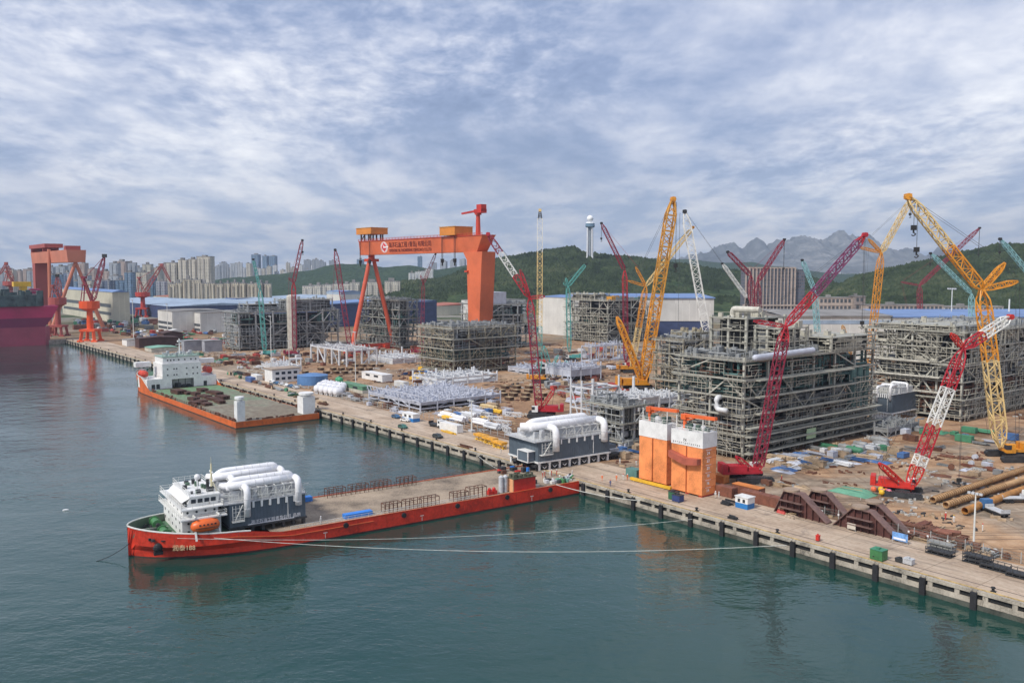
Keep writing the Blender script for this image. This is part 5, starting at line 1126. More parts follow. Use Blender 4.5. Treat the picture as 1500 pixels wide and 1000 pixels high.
def module(label, c, xl, xr, ytop, nl, seed=1, cell=2.0, t=.13, cover=.75, tone=None, blocks=(), stand=1.8, fine=True, top_eq=1.0, name='process_module', group=None):
    random.seed(seed); p, LX, LY, h = ybox(c, xl, xr, ytop)
    o = thing(name, label, 'process module', p, RZ, group); sc, col = (tone or (mscaf, mcol))
    Z = [stand + (h - stand) * (k / nl) ** .97 for k in range(nl + 1)]; lh = (h - stand) / nl
    for k, z in enumerate(Z):
        ins = 0 if k < nl else rnd(0, 1.5)
        mb = MB(); mb.box(-LX + ins, ins, z - .35, -ins, LY - ins, z); d = mb.build('deck', mdeck, o)
        mb = MB(); ov = rnd(.3, 1.6)
        for (a, b) in (((-LX - ov, -ov, z), (ov, -ov, z)), ((ov, -ov, z), (ov, LY + ov, z)), ((-LX - ov, -ov, z), (-LX - ov, LY + ov, z))): mb.bar(a, b, .35, .55)
        mb.build('edge_beam', medge, d)
    nx, ny = max(2, round(LX / 11)), max(2, round(LY / 13))
    P = [(-LX * i / nx - .6 * (i == 0) + .6 * (i == nx), .6) for i in range(nx + 1)] + [(-.6, LY * j / ny - .6 * (j == ny)) for j in range(1, ny + 1)] + [(-LX + .6, LY)]
    cw_ = max(.7, lh * .11)
    for (x, y) in P: mb = MB(); mb.box(x - cw_ / 2, y - cw_ / 2, 0, x + cw_ / 2, y + cw_ / 2, h + rnd(0, .25) * lh); mb.build('column', col, o)
    faces = [[(-LX + LX * i / nx, -.1) for i in range(nx + 1)], [(.1, LY * j / ny) for j in range(ny + 1)]]
    for Pp in faces:
        for k in range(nl):
            for (a, b) in zip(Pp, Pp[1:]):
                r = random.random(); z0, z1 = Z[k], Z[k + 1] - .35; m_ = ((a[0] + b[0]) / 2, (a[1] + b[1]) / 2)
                if r < .5:
                    mb = MB(); q = cw_ * .6
                    if r < .12: mb.bar((*a, z0), (*b, z1), q)
                    elif r < .24: mb.bar((*b, z0), (*a, z1), q)
                    elif r < .38: mb.bar((*a, z0), (*m_, z1), q); mb.bar((*b, z0), (*m_, z1), q)
                    else: mb.bar((*a, z1), (*m_, z0), q); mb.bar((*b, z1), (*m_, z0), q)
                    mb.build('brace', col, o)
    # contents
    for k in range(nl):
        z0, zh = Z[k] + .02, lh - .4; cap = Z[k] if k < nl else h
        mb = MB(); mb.box(-LX * .8, LY * .12, z0, -LX * .22 - 1, LY * .9, z0 + zh * rnd(.75, .97))  # core box and loose equipment, coloured near black to paint the shade inside
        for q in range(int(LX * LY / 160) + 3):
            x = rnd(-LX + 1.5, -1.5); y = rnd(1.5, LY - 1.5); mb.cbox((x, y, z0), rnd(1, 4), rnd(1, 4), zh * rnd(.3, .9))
        e = mb.build('shade_dark_contents', mshade, o); tag(e, kind='stuff')
        mb = MB(); n_ = int((LX + LY) / (1.1 if fine else 3.5))
        for q in range(n_):
            if random.random() < LX / (LX + LY):
                x = rnd(-LX + 2, -2); y = rnd(.6, 3.5); r = rnd(.12, .45) * (1 if fine else 1.6); z = z0 + rnd(.5, max(.6, zh - .5))
                if random.random() < .5: mb.cyl((x, y, z0), (x, y, z0 + zh), r, n=6)
                else: mb.cyl((max(-LX + .5, x - rnd(3, 9)), y, z), (min(-.5, x + rnd(3, 9)), y, z), r, n=6)
            else:
                y = rnd(2, LY - 2); x = -rnd(.6, 3.5); r = rnd(.12, .45) * (1 if fine else 1.6); z = z0 + rnd(.5, max(.6, zh - .5))
                if random.random() < .5: mb.cyl((x, y, z0), (x, y, z0 + zh), r, n=6)
                else: mb.cyl((x, max(.5, y - rnd(3, 10)), z), (x, min(LY - .5, y + rnd(3, 10)), z), r, n=6)
        tag(mb.build('pipework', random.choice([mgrey, mbeige, mdeck, mteal, rustm, mgrey]), o), kind='stuff')
        mb = MB(); m2_ = random.choice([mcol, mgrey, mbeige, rustm, darkm])
        for q in range(int((LX + LY) / (2.2 if fine else 5))):
            if random.random() < LX / (LX + LY): x = rnd(-LX + 1, -1); l = rnd(1, 5); z = z0 + rnd(.3, zh); mb.bar((x, -.05, z), (min(0, x + l), -.05, z + rnd(-.02, .02)), rnd(.1, .3)); mb.bar((x, -.2, z), (x, -.2, z0 + rnd(0, zh)), .12)
            else: y = rnd(1, LY - 1); l = rnd(1, 6); z = z0 + rnd(.3, zh); mb.bar((.05, y, z), (.05, min(LY, y + l), z + rnd(-.02, .02)), rnd(.1, .3)); mb.bar((.2, y, z), (.2, y, z0 + rnd(0, zh)), .12)
        tag(mb.build('cable_trays', m2_, o), kind='stuff')
        for q in range(2 if fine else 1):
            if random.random() < .6:
                y = rnd(4, LY - 8); r = min(zh * .32, rnd(.9, 1.8)); mb = MB(); mb.cyl((-rnd(1.5, 3) - r, y, z0 + r + .3), (-rnd(1.5, 3) - r, y + rnd(4, 9), z0 + r + .3), r, n=12); mb.build('vessel', random.choice([mbeige, mgrey, mwhite]), o)
    # scaffolding skin on the two seen faces
    off = 1.3; nz = int((h - .5) / cell); patch = {}
    def keep(f, i, k):
        key = (f, i // 4, k // 3)
        if key not in patch: patch[key] = random.random() < cover * (1.15 if k < nz * .4 else .8)
        return patch[key]
    for f, (Lf, pt) in enumerate(((LX, lambda s, z, o_: (-s, -off - o_, z)), (LY, lambda s, z, o_: (off + o_, s, z)))):
        mb = MB(); n = int(Lf / cell) + 1; pk_ = MB()
        for i in range(n):
            for k in range(nz):
                if not keep(f, i, k): continue
                a, b, z0, z1 = i * cell, (i + 1) * cell, .5 + k * cell, .5 + (k + 1) * cell
                jt = rnd(-.05, .05)
                
                if random.random() < .62: mb.bar(pt(a, z0, jt), pt(a, z1, jt), t)
                mb.bar(pt(a, z1, jt), pt(b, z1, jt), t * rnd(.8, 1.5))
                if random.random() < .45: mb.bar(pt(a, z0 + cell * .5, jt), pt(b, z0 + cell * .5, jt), t * .7)
                if random.random() < .22: mb.bar(pt(a, z0, .08), pt(b, z1, .08), t * .8)
                if k % 2 == 0 or random.random() < .25:
                    q = pt(a, z1, 0); q2 = pt(b, z1, -off * .9)
                    pk_.box(min(q[0], q2[0]), min(q[1], q2[1]), z1 - .1, max(q[0], q2[0]), max(q[1], q2[1]), z1)
        if mb.v: s_ = mb.build('scaffolding', sc, o); tag(s_, kind='stuff')
        if pk_.v: tag(pk_.build('scaffold_boards', mplank, o), kind='stuff')
    # top of the module
    mb = MB(); n_ = int(LX * LY / 24 * top_eq)
    for q in range(n_):
        x = rnd(-LX + 1, -1); y = rnd(.5, LY - 1); mb.cbox((x, y, h), rnd(.4, 2.4), rnd(.4, 2.4), rnd(.3, 3.2))
    for q in range(int(n_ * .8)):
        x = rnd(-LX + 1, -1); y = rnd(.5, LY - 4); z = h + rnd(.5, 2.2); r = rnd(.15, .4)
        if random.random() < .5: mb.cyl((x, y, z), (x, min(LY, y + rnd(4, 14)), z), r, n=6)
        else: mb.cyl((max(-LX, x - rnd(3, 10)), y, z), (x, y, z), r, n=6)
        mb.bar((x, y, h), (x, y, z + rnd(0, 2)), .2)
    if mb.v: tag(mb.build('top_equipment', mgrey, o), kind='stuff')
    railing(o, [(-LX, -off, h), (off, -off, h), (off, LY, h)], 1.2, m=sc, step=2.2, t=t)
    for (x0, y0, x1, y1, zt) in blocks:                     # higher decks: fractions of the plan, height seen at ytop row zt
        hb = zt if zt < 60 else ZAT(p, zt) - Q; n2 = max(1, round((hb - h) / (lh * .8)))
        X0, X1, Y0, Y1 = -LX * x1, -LX * x0, LY * y0, LY * y1
        for k in range(1, n2 + 1):
            z = h + (hb - h) * k / n2; mb = MB(); mb.box(X0, Y0, z - .3, X1, Y1, z); mb.bar((X0 - .5, Y0 - .5, z), (X1 + .5, Y0 - .5, z), .3, .45); mb.bar((X1 + .5, Y0 - .5, z), (X1 + .5, Y1, z), .3, .45); mb.build('upper_deck', mdeck if k < n2 else medge, o)
        for (x, y) in ((X0, Y0), (X1, Y0), (X1, Y1), (X0, Y1), ((X0 + X1) / 2, Y0), (X1, (Y0 + Y1) / 2)): mb = MB(); mb.box(x - .4, y - .4, h, x + .4, y + .4, hb + .8); mb.build('upper_column', col, o)
        mb = MB(); mb.box(X0 + 2, Y0 + 2, h, X1 - 2, Y1 - 1, hb - .4); tag(mb.build('shade_dark_contents', mshade, o), kind='stuff')  # core box of the upper decks, interior shade painted as its dark colour
        mb = MB(); pk_ = MB(); z = h
        while z < hb + .5:
            for (a, b) in (((X0, Y0 - 1.2), (X1 + 1.2, Y0 - 1.2)), ((X1 + 1.2, Y0 - 1.2), (X1 + 1.2, Y1))):
                mb.bar((*a, z + 2), (*b, z + 2), t)
            z += 2.0
        x = X0
        while x < X1 + 1.2: mb.bar((x, Y0 - 1.2, h), (x, Y0 - 1.2, h + (hb + 1.2 - h) * rnd(.3, 1)), t); x += cell * rnd(.8, 1.9)
        y = Y0 - 1.2
        while y < Y1: mb.bar((X1 + 1.2, y, h), (X1 + 1.2, y, h + (hb + 1.2 - h) * rnd(.3, 1)), t); y += cell * rnd(.8, 1.9)
        for q in range(24): x = rnd(X0, X1); y = Y0 - rnd(0, 1); l = rnd(1, 5); z = rnd(h + .5, hb); mb.bar((x, y, z), (min(X1, x + l), y, z), rnd(.1, .4)); mb.bar((X1 + rnd(0, 1), rnd(Y0, Y1 - 3), z), (X1 + rnd(0, 1), rnd(Y0 + 1, Y1), z), rnd(.1, .4))
        for q in range(10): x = rnd(X0 + 1, X1 - 1); y = rnd(Y0 + 1, Y1 - 1); mb.cbox((x, y, hb), rnd(.6, 2), rnd(.6, 2.6), rnd(.5, 2.4))
        tag(mb.build('upper_scaffold', sc, o), kind='stuff')
    o['_dims'] = (LX, LY, h); return o, p, LX, LY, h
brown = (mat('scaffold_bronze', (.30, .26, .18), .6, .25, .5), mat('column_bronze', (.36, .33, .25), .6, .2, .4))
coolg = (mat('scaffold_cool', (.36, .38, .38), .6, .2, .5), mat('column_cool', (.44, .46, .46), .6, .2, .4))
M1, p1, LX, LY, h1 = module('largest multi deck process module wrapped in grey scaffolding at right of centre', (1088, 674), 990, 1278, 530, 5, 3, 1.7, .11, .80, None, ((.45, .22, .98, .50, 472), (.0, .62, .7, .98, 506), (.05, .26, .40, .46, 486)), top_eq=1.3)
mb = MB(); mb.cyl((-LX * .35, LY * .31, h1), (-LX * .35, LY * .31, ZAT(p1, 478) - Q), 3.0, n=18); mb.build('vertical_vessel', mgrey, M1)
mb = MB(); mb.pipe([(1.6, 3, h1 + 1.2), (1.6, 34, h1 + 1.8)], 1.0, 12); mb.ball((1.6, 3, h1 + 1.2), 1.0, 12, 8); mb.build('white_top_pipe', mlav, M1)
mb = MB(); mb.pipe([(-8, -1, h1 * .62), (-8, -3, h1 * .62), (-8, -3, h1 * .50), (-4, -3, h1 * .50)], .8, 12); mb.build('curved_duct', mwhite, M1, smooth=True)
for k in range(3): mb = MB(); mb.cyl((-.9, LY * .82 + k * 4.2, h1 * .34), (-.9, LY * .82 + k * 4.2, h1 * .80), 1.6, n=12); mb.build('green_vessel', mteal, M1)
mb = MB(); mb.box(2.3, LY * .40, 3.2, 2.42, LY * .47, 6.6); mb.build('notice_board', mat('notice_green', (.45, .58, .35), .6, .1), M1)
for k in range(4):
    z = 2.2 + k * 2.6; mb = MB(); mb.box(1.4, -1.0, z, 3.4, LY * 1.0, z + .3); mb.build('long_walkway', medge, M1)
for z in (h1 * .46, h1 * .63, h1 * .80): mb = MB(); mb.box(1.2, LY * .05, z, 3.0, LY * rnd(.5, .96), z + .4); mb.build('walkway', medge, M1)
mb = MB(); mb.pipe([(-LX * .7, LY * .24, ZAT(p1, 472) - Q + .5), (-LX * .7, LY * .24, ZAT(p1, 472) - Q + 3), (-LX * .3, LY * .24, ZAT(p1, 472) - Q + 3)], 1.0, 10); mb.build('goose_neck_duct', mbeige, M1)
M2, p2_, LX2, LY2, h2 = module('broad multi deck process module with open bays at the far right', (1408, 618), 1262, 1540, 487, 5, 8, 2.0, .13, .66, None, ((.1, .0, .9, .5, 479),))
mb = MB()
for k in range(3): mb.box(-LX2 * .98, -2.6, h2 * (.30 + .17 * k), -LX2 * rnd(.1, .3), -.2, h2 * (.30 + .17 * k) + .5)
mb.build('open_platform', mbeige, M2)
module('brownish scaffolded module in the yard centre behind the pale steel deck', (664, 549), 616, 757, 482, 4, 5, 2.2, .17, .8, brown, (), top_eq=1.4)
M4, p4_, LX4, LY4, h4 = module('wide low scaffolded module at left with a tall beige vessel', (350, 514), 330, 497, 459, 3, 9, 2.6, .22, .5, coolg, ((.1, .48, .9, .95, 441), (.2, .12, .8, .42, 447)), fine=False)
mb = MB(); mb.cyl((1.5, LY4 * .50, 0), (1.5, LY4 * .50, ZAT(p4_, 436) - Q), 3.3, n=16); mb.ball((1.5, LY4 * .50, ZAT(p4_, 436) - Q), 3.3, 16, 8, (1, 1, .5)); mb.build('beige_column_vessel', mbeige, M4)
module('dark scaffolded module behind the gantry crane legs', (585, 511), 527, 613, 441, 5, 12, 2.8, .24, .8, (mat('scaffold_dim', (.22, .22, .20), .7, .3, .3), mgrey), (), fine=False)
M6, p6_, LX6, LY6, h6 = module('grey scaffolded module behind the thick gantry leg', (715, 512), 676, 780, 447, 4, 14, 2.8, .22, .7, coolg, (), fine=False)
mb = MB(); hz6 = ZAT(p6_, 428) - Q; mb.box(-LX6 * .6, 2, h6, 0, LY6 * .4, hz6); mb.build('white_enclosure', mlav, M6)
M7, p7_, _, LY7, h7 = module('scaffolded module before the white assembly hall with green top machinery', (890, 503), 828, 958, 441, 5, 15, 2.6, .22, .75, None, ((.3, .0, .9, .3, 432),), fine=False)
for k in range(5): mb = MB(); mb.cbox((-rnd(2, 8), LY7 * rnd(.1, .9), h7), rnd(2, 6), rnd(3, 8), rnd(2, 4)); mb.build('top_machinery', random.choice([mteal, mteal, darkm, cgold]), M7)
module('low brownish module between the golden crane and the largest block', (1000, 585), 958, 1062, 500, 4, 18, 2.4, .17, .8, brown, ((.3, .4, 1, .9, 490),))
module('grey piping module on the dirt left of the orange caissons', (912, 655), 862, 948, 596, 2, 22, 2.0, .13, .55, coolg, (), top_eq=2.5)
# second slate module in the yard
pl_ = G(1278, 613); power_module('small slate grey module on legs beside the largest scaffolded block', pl_, RZ, LEN(pl_, -U, 1306), 20, 7.0, 3.2)
# ------------------------------------------------------------------ pale steel frames
def frame_rack(label, c, xl, xr, ytop, m, seed=1, bx=7, by=7, lev=1, t=.6, deck=None, stubs=0, clutter=0, z0=.0, legs=0, name='open_steelwork', braces=.35, group=None):
    random.seed(seed); p, LX, LY, h = ybox(c, xl, xr, ytop); o = thing(name, label, 'steel frame', p, RZ, group)
    nx, ny = max(1, round(LX / bx)), max(1, round(LY / by))
    for k in range(lev + 1):
        z = z0 + (h - z0) * k / lev if lev else h
        if k == 0 and z0 == 0 and not deck: continue
        mb = MB()
        for i in range(nx + 1): x = -LX * i / nx; mb.bar((x, 0, z), (x, LY, z), t, t)
        for j in range(ny + 1): y = LY * j / ny; mb.bar((0, y, z - .01), (-LX, y, z - .01), t * .9, t * .9)
        mb.build('beam_grid', m, o)
    for i in range(nx + 1):
        for j in range(ny + 1):
            if 0 < i < nx and 0 < j < ny and nx * ny > 12: continue
            x, y = -LX * i / nx, LY * j / ny; mb = MB(); mb.cyl((x, y, 0), (x, y, h + (rnd(0, 1) * stubs if random.random() < .8 else 0)), t * .75, n=8); mb.build('post', m, o)
    for f in range(int((nx + ny) * 2 * braces)):
        i = random.randrange(nx); j = random.randrange(ny); mb = MB()
        if random.random() < .5: mb.bar((-LX * i / nx, 0, z0), (-LX * (i + 1) / nx, 0, h), t * .7)
        else: mb.bar((0, LY * j / ny, z0), (0, LY * (j + 1) / ny, h), t * .7)
        mb.build('brace', m, o)
    if deck: mb = MB(); mb.box(-LX, 0, h * deck[0], 0, LY, h * deck[1]); mb.build('deck_plate', m, o)
    if clutter:
        mb = MB()
        for q in range(int(clutter * 2.6)):
            x = rnd(-LX, 0); y = rnd(0, LY); a = rnd(0, 6.28); l = rnd(1.5, 6); r = random.random()
            if r < .55: mb.bar((x, y, h + rnd(.2, 1)), (x + l * math.cos(a), y + l * math.sin(a), h + rnd(.2, 2.4)), rnd(.1, .3))
            elif r < .8: mb.cbox((x, y, h), rnd(.3, 1.6), rnd(.3, 1.6), rnd(.2, 1.2))
            else: mb.cyl((x, y, h), (x, y, h + rnd(.6, 3)), rnd(.12, .35), n=6)
        tag(mb.build('fittings', m, o), kind='stuff')
    return o, p, LX, LY, h
o, p, LX_, LY_, h_ = frame_rack('broad pale steel deck with stub posts lying behind the quay road', (616, 604), 541, 733, 590, mlav, 2, 8, 8, 1, .5, (.72, .98), 2.6, 260, z0=1.4)
mb = MB()
for i in range(16): mb.bar((-LX_ * i / 15, -.3, h_ + .6), (-LX_ * (i + .5) / 15, -.3, h_ + 2.8), .3)
mb.bar((-LX_, -.3, h_ + 2.8), (0, -.3, h_ + 2.8), .3); mb.build('front_truss', mlav, o)
frame_rack('low white frame with many columns in front of the gantry crane', (508, 537), 456, 552, 514, mwhite, 3, 9, 9, 1, .8, None, 1.5, 50)
frame_rack('row of short white posts on a white base right of the gantry legs', (575, 533), 540, 625, 526, mwhite, 4, 7, 10, 1, .7, (.1, .8), 5, 30)
frame_rack('small white steel base with tilted posts beside the white office hut', (408, 546), 384, 441, 538, mwhite, 5, 6, 8, 1, .55, (.5, .95), 4.5, 30)
frame_rack('white truss box frame left of the massive golden crane', (866, 530), 852, 919, 508, mlav, 6, 6, 7, 1, .6, (.0, .06), 0, 40, braces=.9)
frame_rack('row of white columns standing before the brown scaffolded module', (640, 566), 605, 728, 556, mwhite, 7, 7, 9, 1, .7, (.1, .5), 4.5, 60, braces=.8)
frame_rack('pale grey long base frame right of the brown scaffolded module', (775, 548), 745, 800, 541, mlav, 8, 8, 9, 1, .5, (.3, .9), 1, 20)
frame_rack('tall white open portal frame behind the quay module', (868, 632), 836, 906, 570, mwhite, 9, 7, 9, 2, .55, None, 5, 0, braces=1.0)
frame_rack('white column group beside the massive golden crane base', (905, 612), 868, 965, 588, mwhite, 10, 8, 10, 1, .8, (.6, .95), 8, 90)
frame_rack('pale frame with tubes on top between centre cranes', (836, 560), 800, 880, 540, mlav, 12, 7, 8, 1, .5, (.4, .9), 3, 60)
frame_rack('white frame parts behind the tall portal frame', (960, 600), 925, 1000, 585, mwhite, 13, 7, 8, 1, .6, (.5, .9), 4, 60)
frame_rack('pale green grey frame under the right scaffolded module', (1300, 640), 1262, 1345, 628, mgrey, 14, 6, 6, 1, .4, (.5, .9), 2, 40)
# ================================================================== QUAYSIDE AND YARD OBJECTS
cor = mat('caisson_orange', (.78, .27, .09), .5, .2, .25, rust=.05, rcol=(.5, .13, .05)); brn = mat('container_brown', (.20, .075, .045), .65, .25, .5, rust=.15, rcol=(.10, .04, .03)); gravelm = mat('debris_pale', (.42, .41, .38), .9, .4, .8)
def caisson(label, c, xl, xr, ywb, ytop, lettering, wall_h=None):
    p, LX, LY, h = ybox(c, xl, xr, ytop); hw_ = ZAT(p, ywb) - Q; o = thing('caisson_tower', label, 'caisson', p, RZ, 'orange and white caisson towers')
    mb = MB(); mb.box(-LX, 0, .5, 0, LY, hw_); body = mb.build('orange_shell', cor, o)
    mb = MB(); mb.box(-LX - .12, -.12, hw_, .12, LY + .12, h); mb.build('white_top', white, o)
    for k in range(1, 7):
        z = .5 + (hw_ - .5) * k / 6.5; mb = MB(); mb.box(.001, 0, z, .06, LY, z + .12); mb.build('weld_band', mat('band_orange', (.62, .17, .045), .5, .1), o)
    for x in (-LX * .5,): mb = MB(); mb.box(x - .12, -.25, .5, x + .12, -.001, hw_); mb.build('seam', mat('seam_dark', (.38, .10, .03), .5), o)
    mb = MB()
    for x in (-LX * .92, -LX * .5, -LX * .08): mb.box(x - .5, .3, 0, x + .5, LY - .3, .5)
    mb.build('skid', mat('skid_red', (.55, .06, .03), .5, .2), o)
    railing(o, [(-LX, LY, h), (-LX, 0, h), (0, 0, h), (0, LY, h)], 1.2, m=rail, step=1.6, t=.1)
    mb = MB()
    for k in range(8): mb.cbox((-rnd(1, LX - 1), rnd(.8, LY - .8), h), rnd(.6, 1.6), rnd(.6, 1.6), rnd(.6, 1.9))
    mb.build('deck_machinery', mat('machine_dkgreen', (.06, .10, .08), .6, .3, 1), o)
    mb = MB(); mb.ball((-LX * .5, LY * .45, h + .6), 1.1, 10, 6); mb.ball((-LX * .25, LY * .6, h + .6), .9, 10, 6); mb.build('winch_cover', galv, o)
    for x, y in ((-.2, .2), (-LX + .2, LY * .3)): mb = MB(); mb.cyl((x, y, h), (x, y, h + 3.4), .16, n=6); mb.build('lamp_post', rail, o)
    # jib crane on top
    mb = MB(); mb.cyl((-LX * .8, LY * .5, h), (-LX * .8, LY * .5, h + 3), .5, n=10); mb.cbox((-LX * .8, LY * .5, h + 2.4), 1.6, 1.6, 1.4); mb.bar((-LX * .8, LY * .5, h + 3.4), (LX * .25, LY * .35, h + 3.9), .95, .8); mb.bar((-LX * .8, LY * .5, h + 2), (-LX * .4, LY * .42, h + 3.3), .3); mb.build('jib_crane', cora, o)
    return o, p, LX, LY, h, hw_
c2 = caisson('orange caisson tower with white top, nearer the viewer, with draft numbers', (1028, 729), 983, 1048, 657, 635, None)
o, p, LX, LY, h, hh = c2
mb = MB(); zt = hh * .86; mb.xprism([(-LX * .97, zt - 1.6), (-LX * .45, zt - 3.0), (-LX * .04, zt - 2.4), (-LX * .04, zt - .9), (-LX * .45, zt - 1.2), (-LX * .97, zt)], -1.7, -.0)
mb.build('bumper_ledge', mat('ledge_brown', (.40, .10, .06), .6, .15), o)
for k, n in enumerate(('14', '16', '18', '20', '22', '24')):
    z = 1.2 + (hh - 2.2) * k / 5.4
    text_mesh('draft_number', n, 1.15, wclean, o, Matrix.Translation((.10, LY * .30, z)) @ Matrix.Rotation(math.radians(90), 4, 'Z') @ R90, .03)
    mb = MB(); mb.box(.08, LY * .22, z + 1.15, .13, LY * .62, z + 1.24); mb.build('draft_line', wclean, o)
text_mesh('marking', '7X', 1.0, cblack, o, Matrix.Translation((-LX * .62, -.16, hh + 1.1)) @ R90, .02)
mb = MB()
for k in range(14): mb.box(-LX * .95 + k * LX * .065, -.16, hh + .35 + .1 * (k % 3), -LX * .95 + k * LX * .065 + .3, -.12, hh + .8)
mb.build('small_markings', mat('marking_grey', (.3, .3, .3), .6), o)
c1 = caisson('orange caisson tower with white top, standing left behind its twin', (976, 712), 936, 990, 645, 622, None)
p = G(924, 703); q = G(983, 718); o = thing('yellow_beam', 'long yellow beam lying at the foot of the caisson towers', 'beam', p, RZ)
L = (q - p).length; mb = MB(); mb.box(0, -.4, .25, L, .4, .95); mb.build('box_girder', ylw, o)
mb = MB(); mb.box(L * .1, -.6, 0, L * .1 + .4, .6, .25); mb.box(L * .85, -.6, 0, L * .85 + .4, .6, .25); mb.build('timber', mat('timber', (.35, .25, .14)), o)
# ---- generic item builders, all standing on z = 0 at the origin
def it_container(m, L=6.06, Wd=2.44, Hh=2.6, roof=None):
    def f(o):
        mb = MB(); mb.box(-L / 2, -Wd / 2, .1, L / 2, Wd / 2, Hh)
        k = -L / 2 + .3
        while k < L / 2 - .3: mb.box(k, -Wd / 2 - .04, .3, k + .18, -Wd / 2 - .001, Hh - .2); k += .42
        b = mb.build('box', m, o)
        mb = MB()
        for x in (-L / 2, L / 2):
            for y in (-Wd / 2, Wd / 2): mb.box(x - .08, y - .08, 0, x + .08, y + .08, Hh + .03)
        mb.build('corner_post', m, o)
        mb = MB(); mb.box(L / 2 + .001, -Wd / 2 + .1, .25, L / 2 + .06, -.04, Hh - .15); mb.box(L / 2 + .001, .04, .25, L / 2 + .06, Wd / 2 - .1, Hh - .15); mb.build('door', m, o)
        if roof: mb = MB(); mb.box(-L / 2 - .1, -Wd / 2 - .1, Hh + .031, L / 2 + .1, Wd / 2 + .1, Hh + .15); mb.build('roof', roof, o)
    return f
def it_hut(w1, w2, L=6, Wd=3, Hh=3):
    def f(o):
        mb = MB(); mb.box(-L / 2, -Wd / 2, 0, L / 2, Wd / 2, Hh * .48); mb.build('lower_wall', w2, o)
        mb = MB(); mb.box(-L / 2 - .03, -Wd / 2 - .03, Hh * .48, L / 2 + .03, Wd / 2 + .03, Hh); mb.build('wall', w1, o)
        mb = MB(); mb.box(-L / 2 - .2, -Wd / 2 - .2, Hh, L / 2 + .2, Wd / 2 + .2, Hh + .15); mb.build('roof', w1, o)
        mb = MB(); mb.box(-L * .3, -Wd / 2 - .08, Hh * .55, -L * .1, -Wd / 2 - .031, Hh * .85); mb.box(L * .1, -Wd / 2 - .08, Hh * .55, L * .3, -Wd / 2 - .031, Hh * .85); mb.build('window', wingl, o)
    return f
def it_pipes(m, n=6, L=12, r=.45, m2=None):
    def f(o):
        rows = [n, n - 1] if n > 2 else [n]; cnt = 0
        for j, c in enumerate(rows):
            for i in range(c):
                y = (i - (c - 1) / 2) * r * 2.08; z = r + .25 + j * r * 1.75; mb = MB(); l = L * rnd(.8, 1); mb.cyl((-l / 2, y, z), (l / 2, y, z), r, n=10); mb.build('pipe', m, o); cnt += 1
        mb = MB(); mb.box(-L * .3, -n * r, 0, -L * .3 + .3, n * r, .25); mb.box(L * .3, -n * r, 0, L * .3 + .3, n * r, .25); mb.build('timber', mat('timber', (.35, .25, .14)), o)
    return f
def it_beams(m, n=5, L=9):
    def f(o):
        for j in range(n):
            y = rnd(-1.6, 1.6); z = .1 + .45 * (j // 3); a = rnd(-.12, .12); l = L * rnd(.6, 1); mb = MB(); c, s = math.cos(a), math.sin(a)
            for (zz, w, hh) in ((z, .4, .05), (z + .2, .08, .36), (z + .38, .4, .05)): mb.bar((-l / 2 * c, y - l / 2 * s, zz), (l / 2 * c, y + l / 2 * s, zz), w, hh)
            mb.build('beam', m, o)
    return f
def it_box(m, L=3, Wd=2, Hh=1.6, top=None):
    def f(o):
        mb = MB(); mb.box(-L / 2, -Wd / 2, .15, L / 2, Wd / 2, Hh); mb.build('body', m, o)
        mb = MB(); mb.box(-L / 2 - .06, -Wd / 2 - .06, Hh, L / 2 + .06, Wd / 2 + .06, Hh + .12)
        mb.box(-L * .2, -Wd * .2, Hh + .12, L * .1, Wd * .2, Hh + .4); mb.build('lid', top or m, o)
        mb = MB(); mb.box(-L / 2 + .1, -Wd / 2, 0, -L / 2 + .4, Wd / 2, .15); mb.box(L / 2 - .4, -Wd / 2, 0, L / 2 - .1, Wd / 2, .15); mb.build('skid', darkm, o)
    return f
def it_tank(m, L=6, r=1.3):
    def f(o):
        mb = MB(); mb.tube([(-L / 2, 0, r + .4), (-L / 2 + r * .15, 0, r + .4), (-L / 2 + r * .5, 0, r + .4), (L / 2 - r * .5, 0, r + .4), (L / 2 - r * .15, 0, r + .4), (L / 2, 0, r + .4)], [r * .3, r * .8, r, r, r * .8, r * .3], 14); mb.build('shell', m, o, smooth=True)
        for x in (-L * .28, L * .28): mb = MB(); mb.box(x - .2, -r * .8, 0, x + .2, r * .8, r * .8); mb.build('saddle', galv, o)
        mb = MB(); mb.cyl((0, 0, r * 2 + .3), (0, 0, r * 2 + .8), .35, n=8); mb.build('manhole', m, o)
    return f
def it_vtank(m, r=3, Hh=5):
    def f(o):
        mb = MB(); mb.cyl((0, 0, 0), (0, 0, Hh), r, n=24); mb.build('shell', m, o)
        mb = MB(); mb.cyl((0, 0, Hh), (0, 0, Hh + r * .12), r * 1.02, r * .3, 24); mb.build('roof', m, o)
    return f
def it_pallets(m, n=3):
    def f(o):
        for k in range(n):
            mb = MB(); z = k * .75; mb.box(-2.6, -1.1, z + .1, 2.6, 1.1, z + .22)
            for i in range(5):
                for y in (-1.05, 1.05): mb.bar((-2.5 + i * 1.25, y, z + .2), (-2.5 + i * 1.25, y, z + .75), .1)
            for y in (-1.05, 1.05): mb.bar((-2.5, y, z + .72), (2.5, y, z + .72), .1)
            mb.build('grating_tray', m, o)
    return f
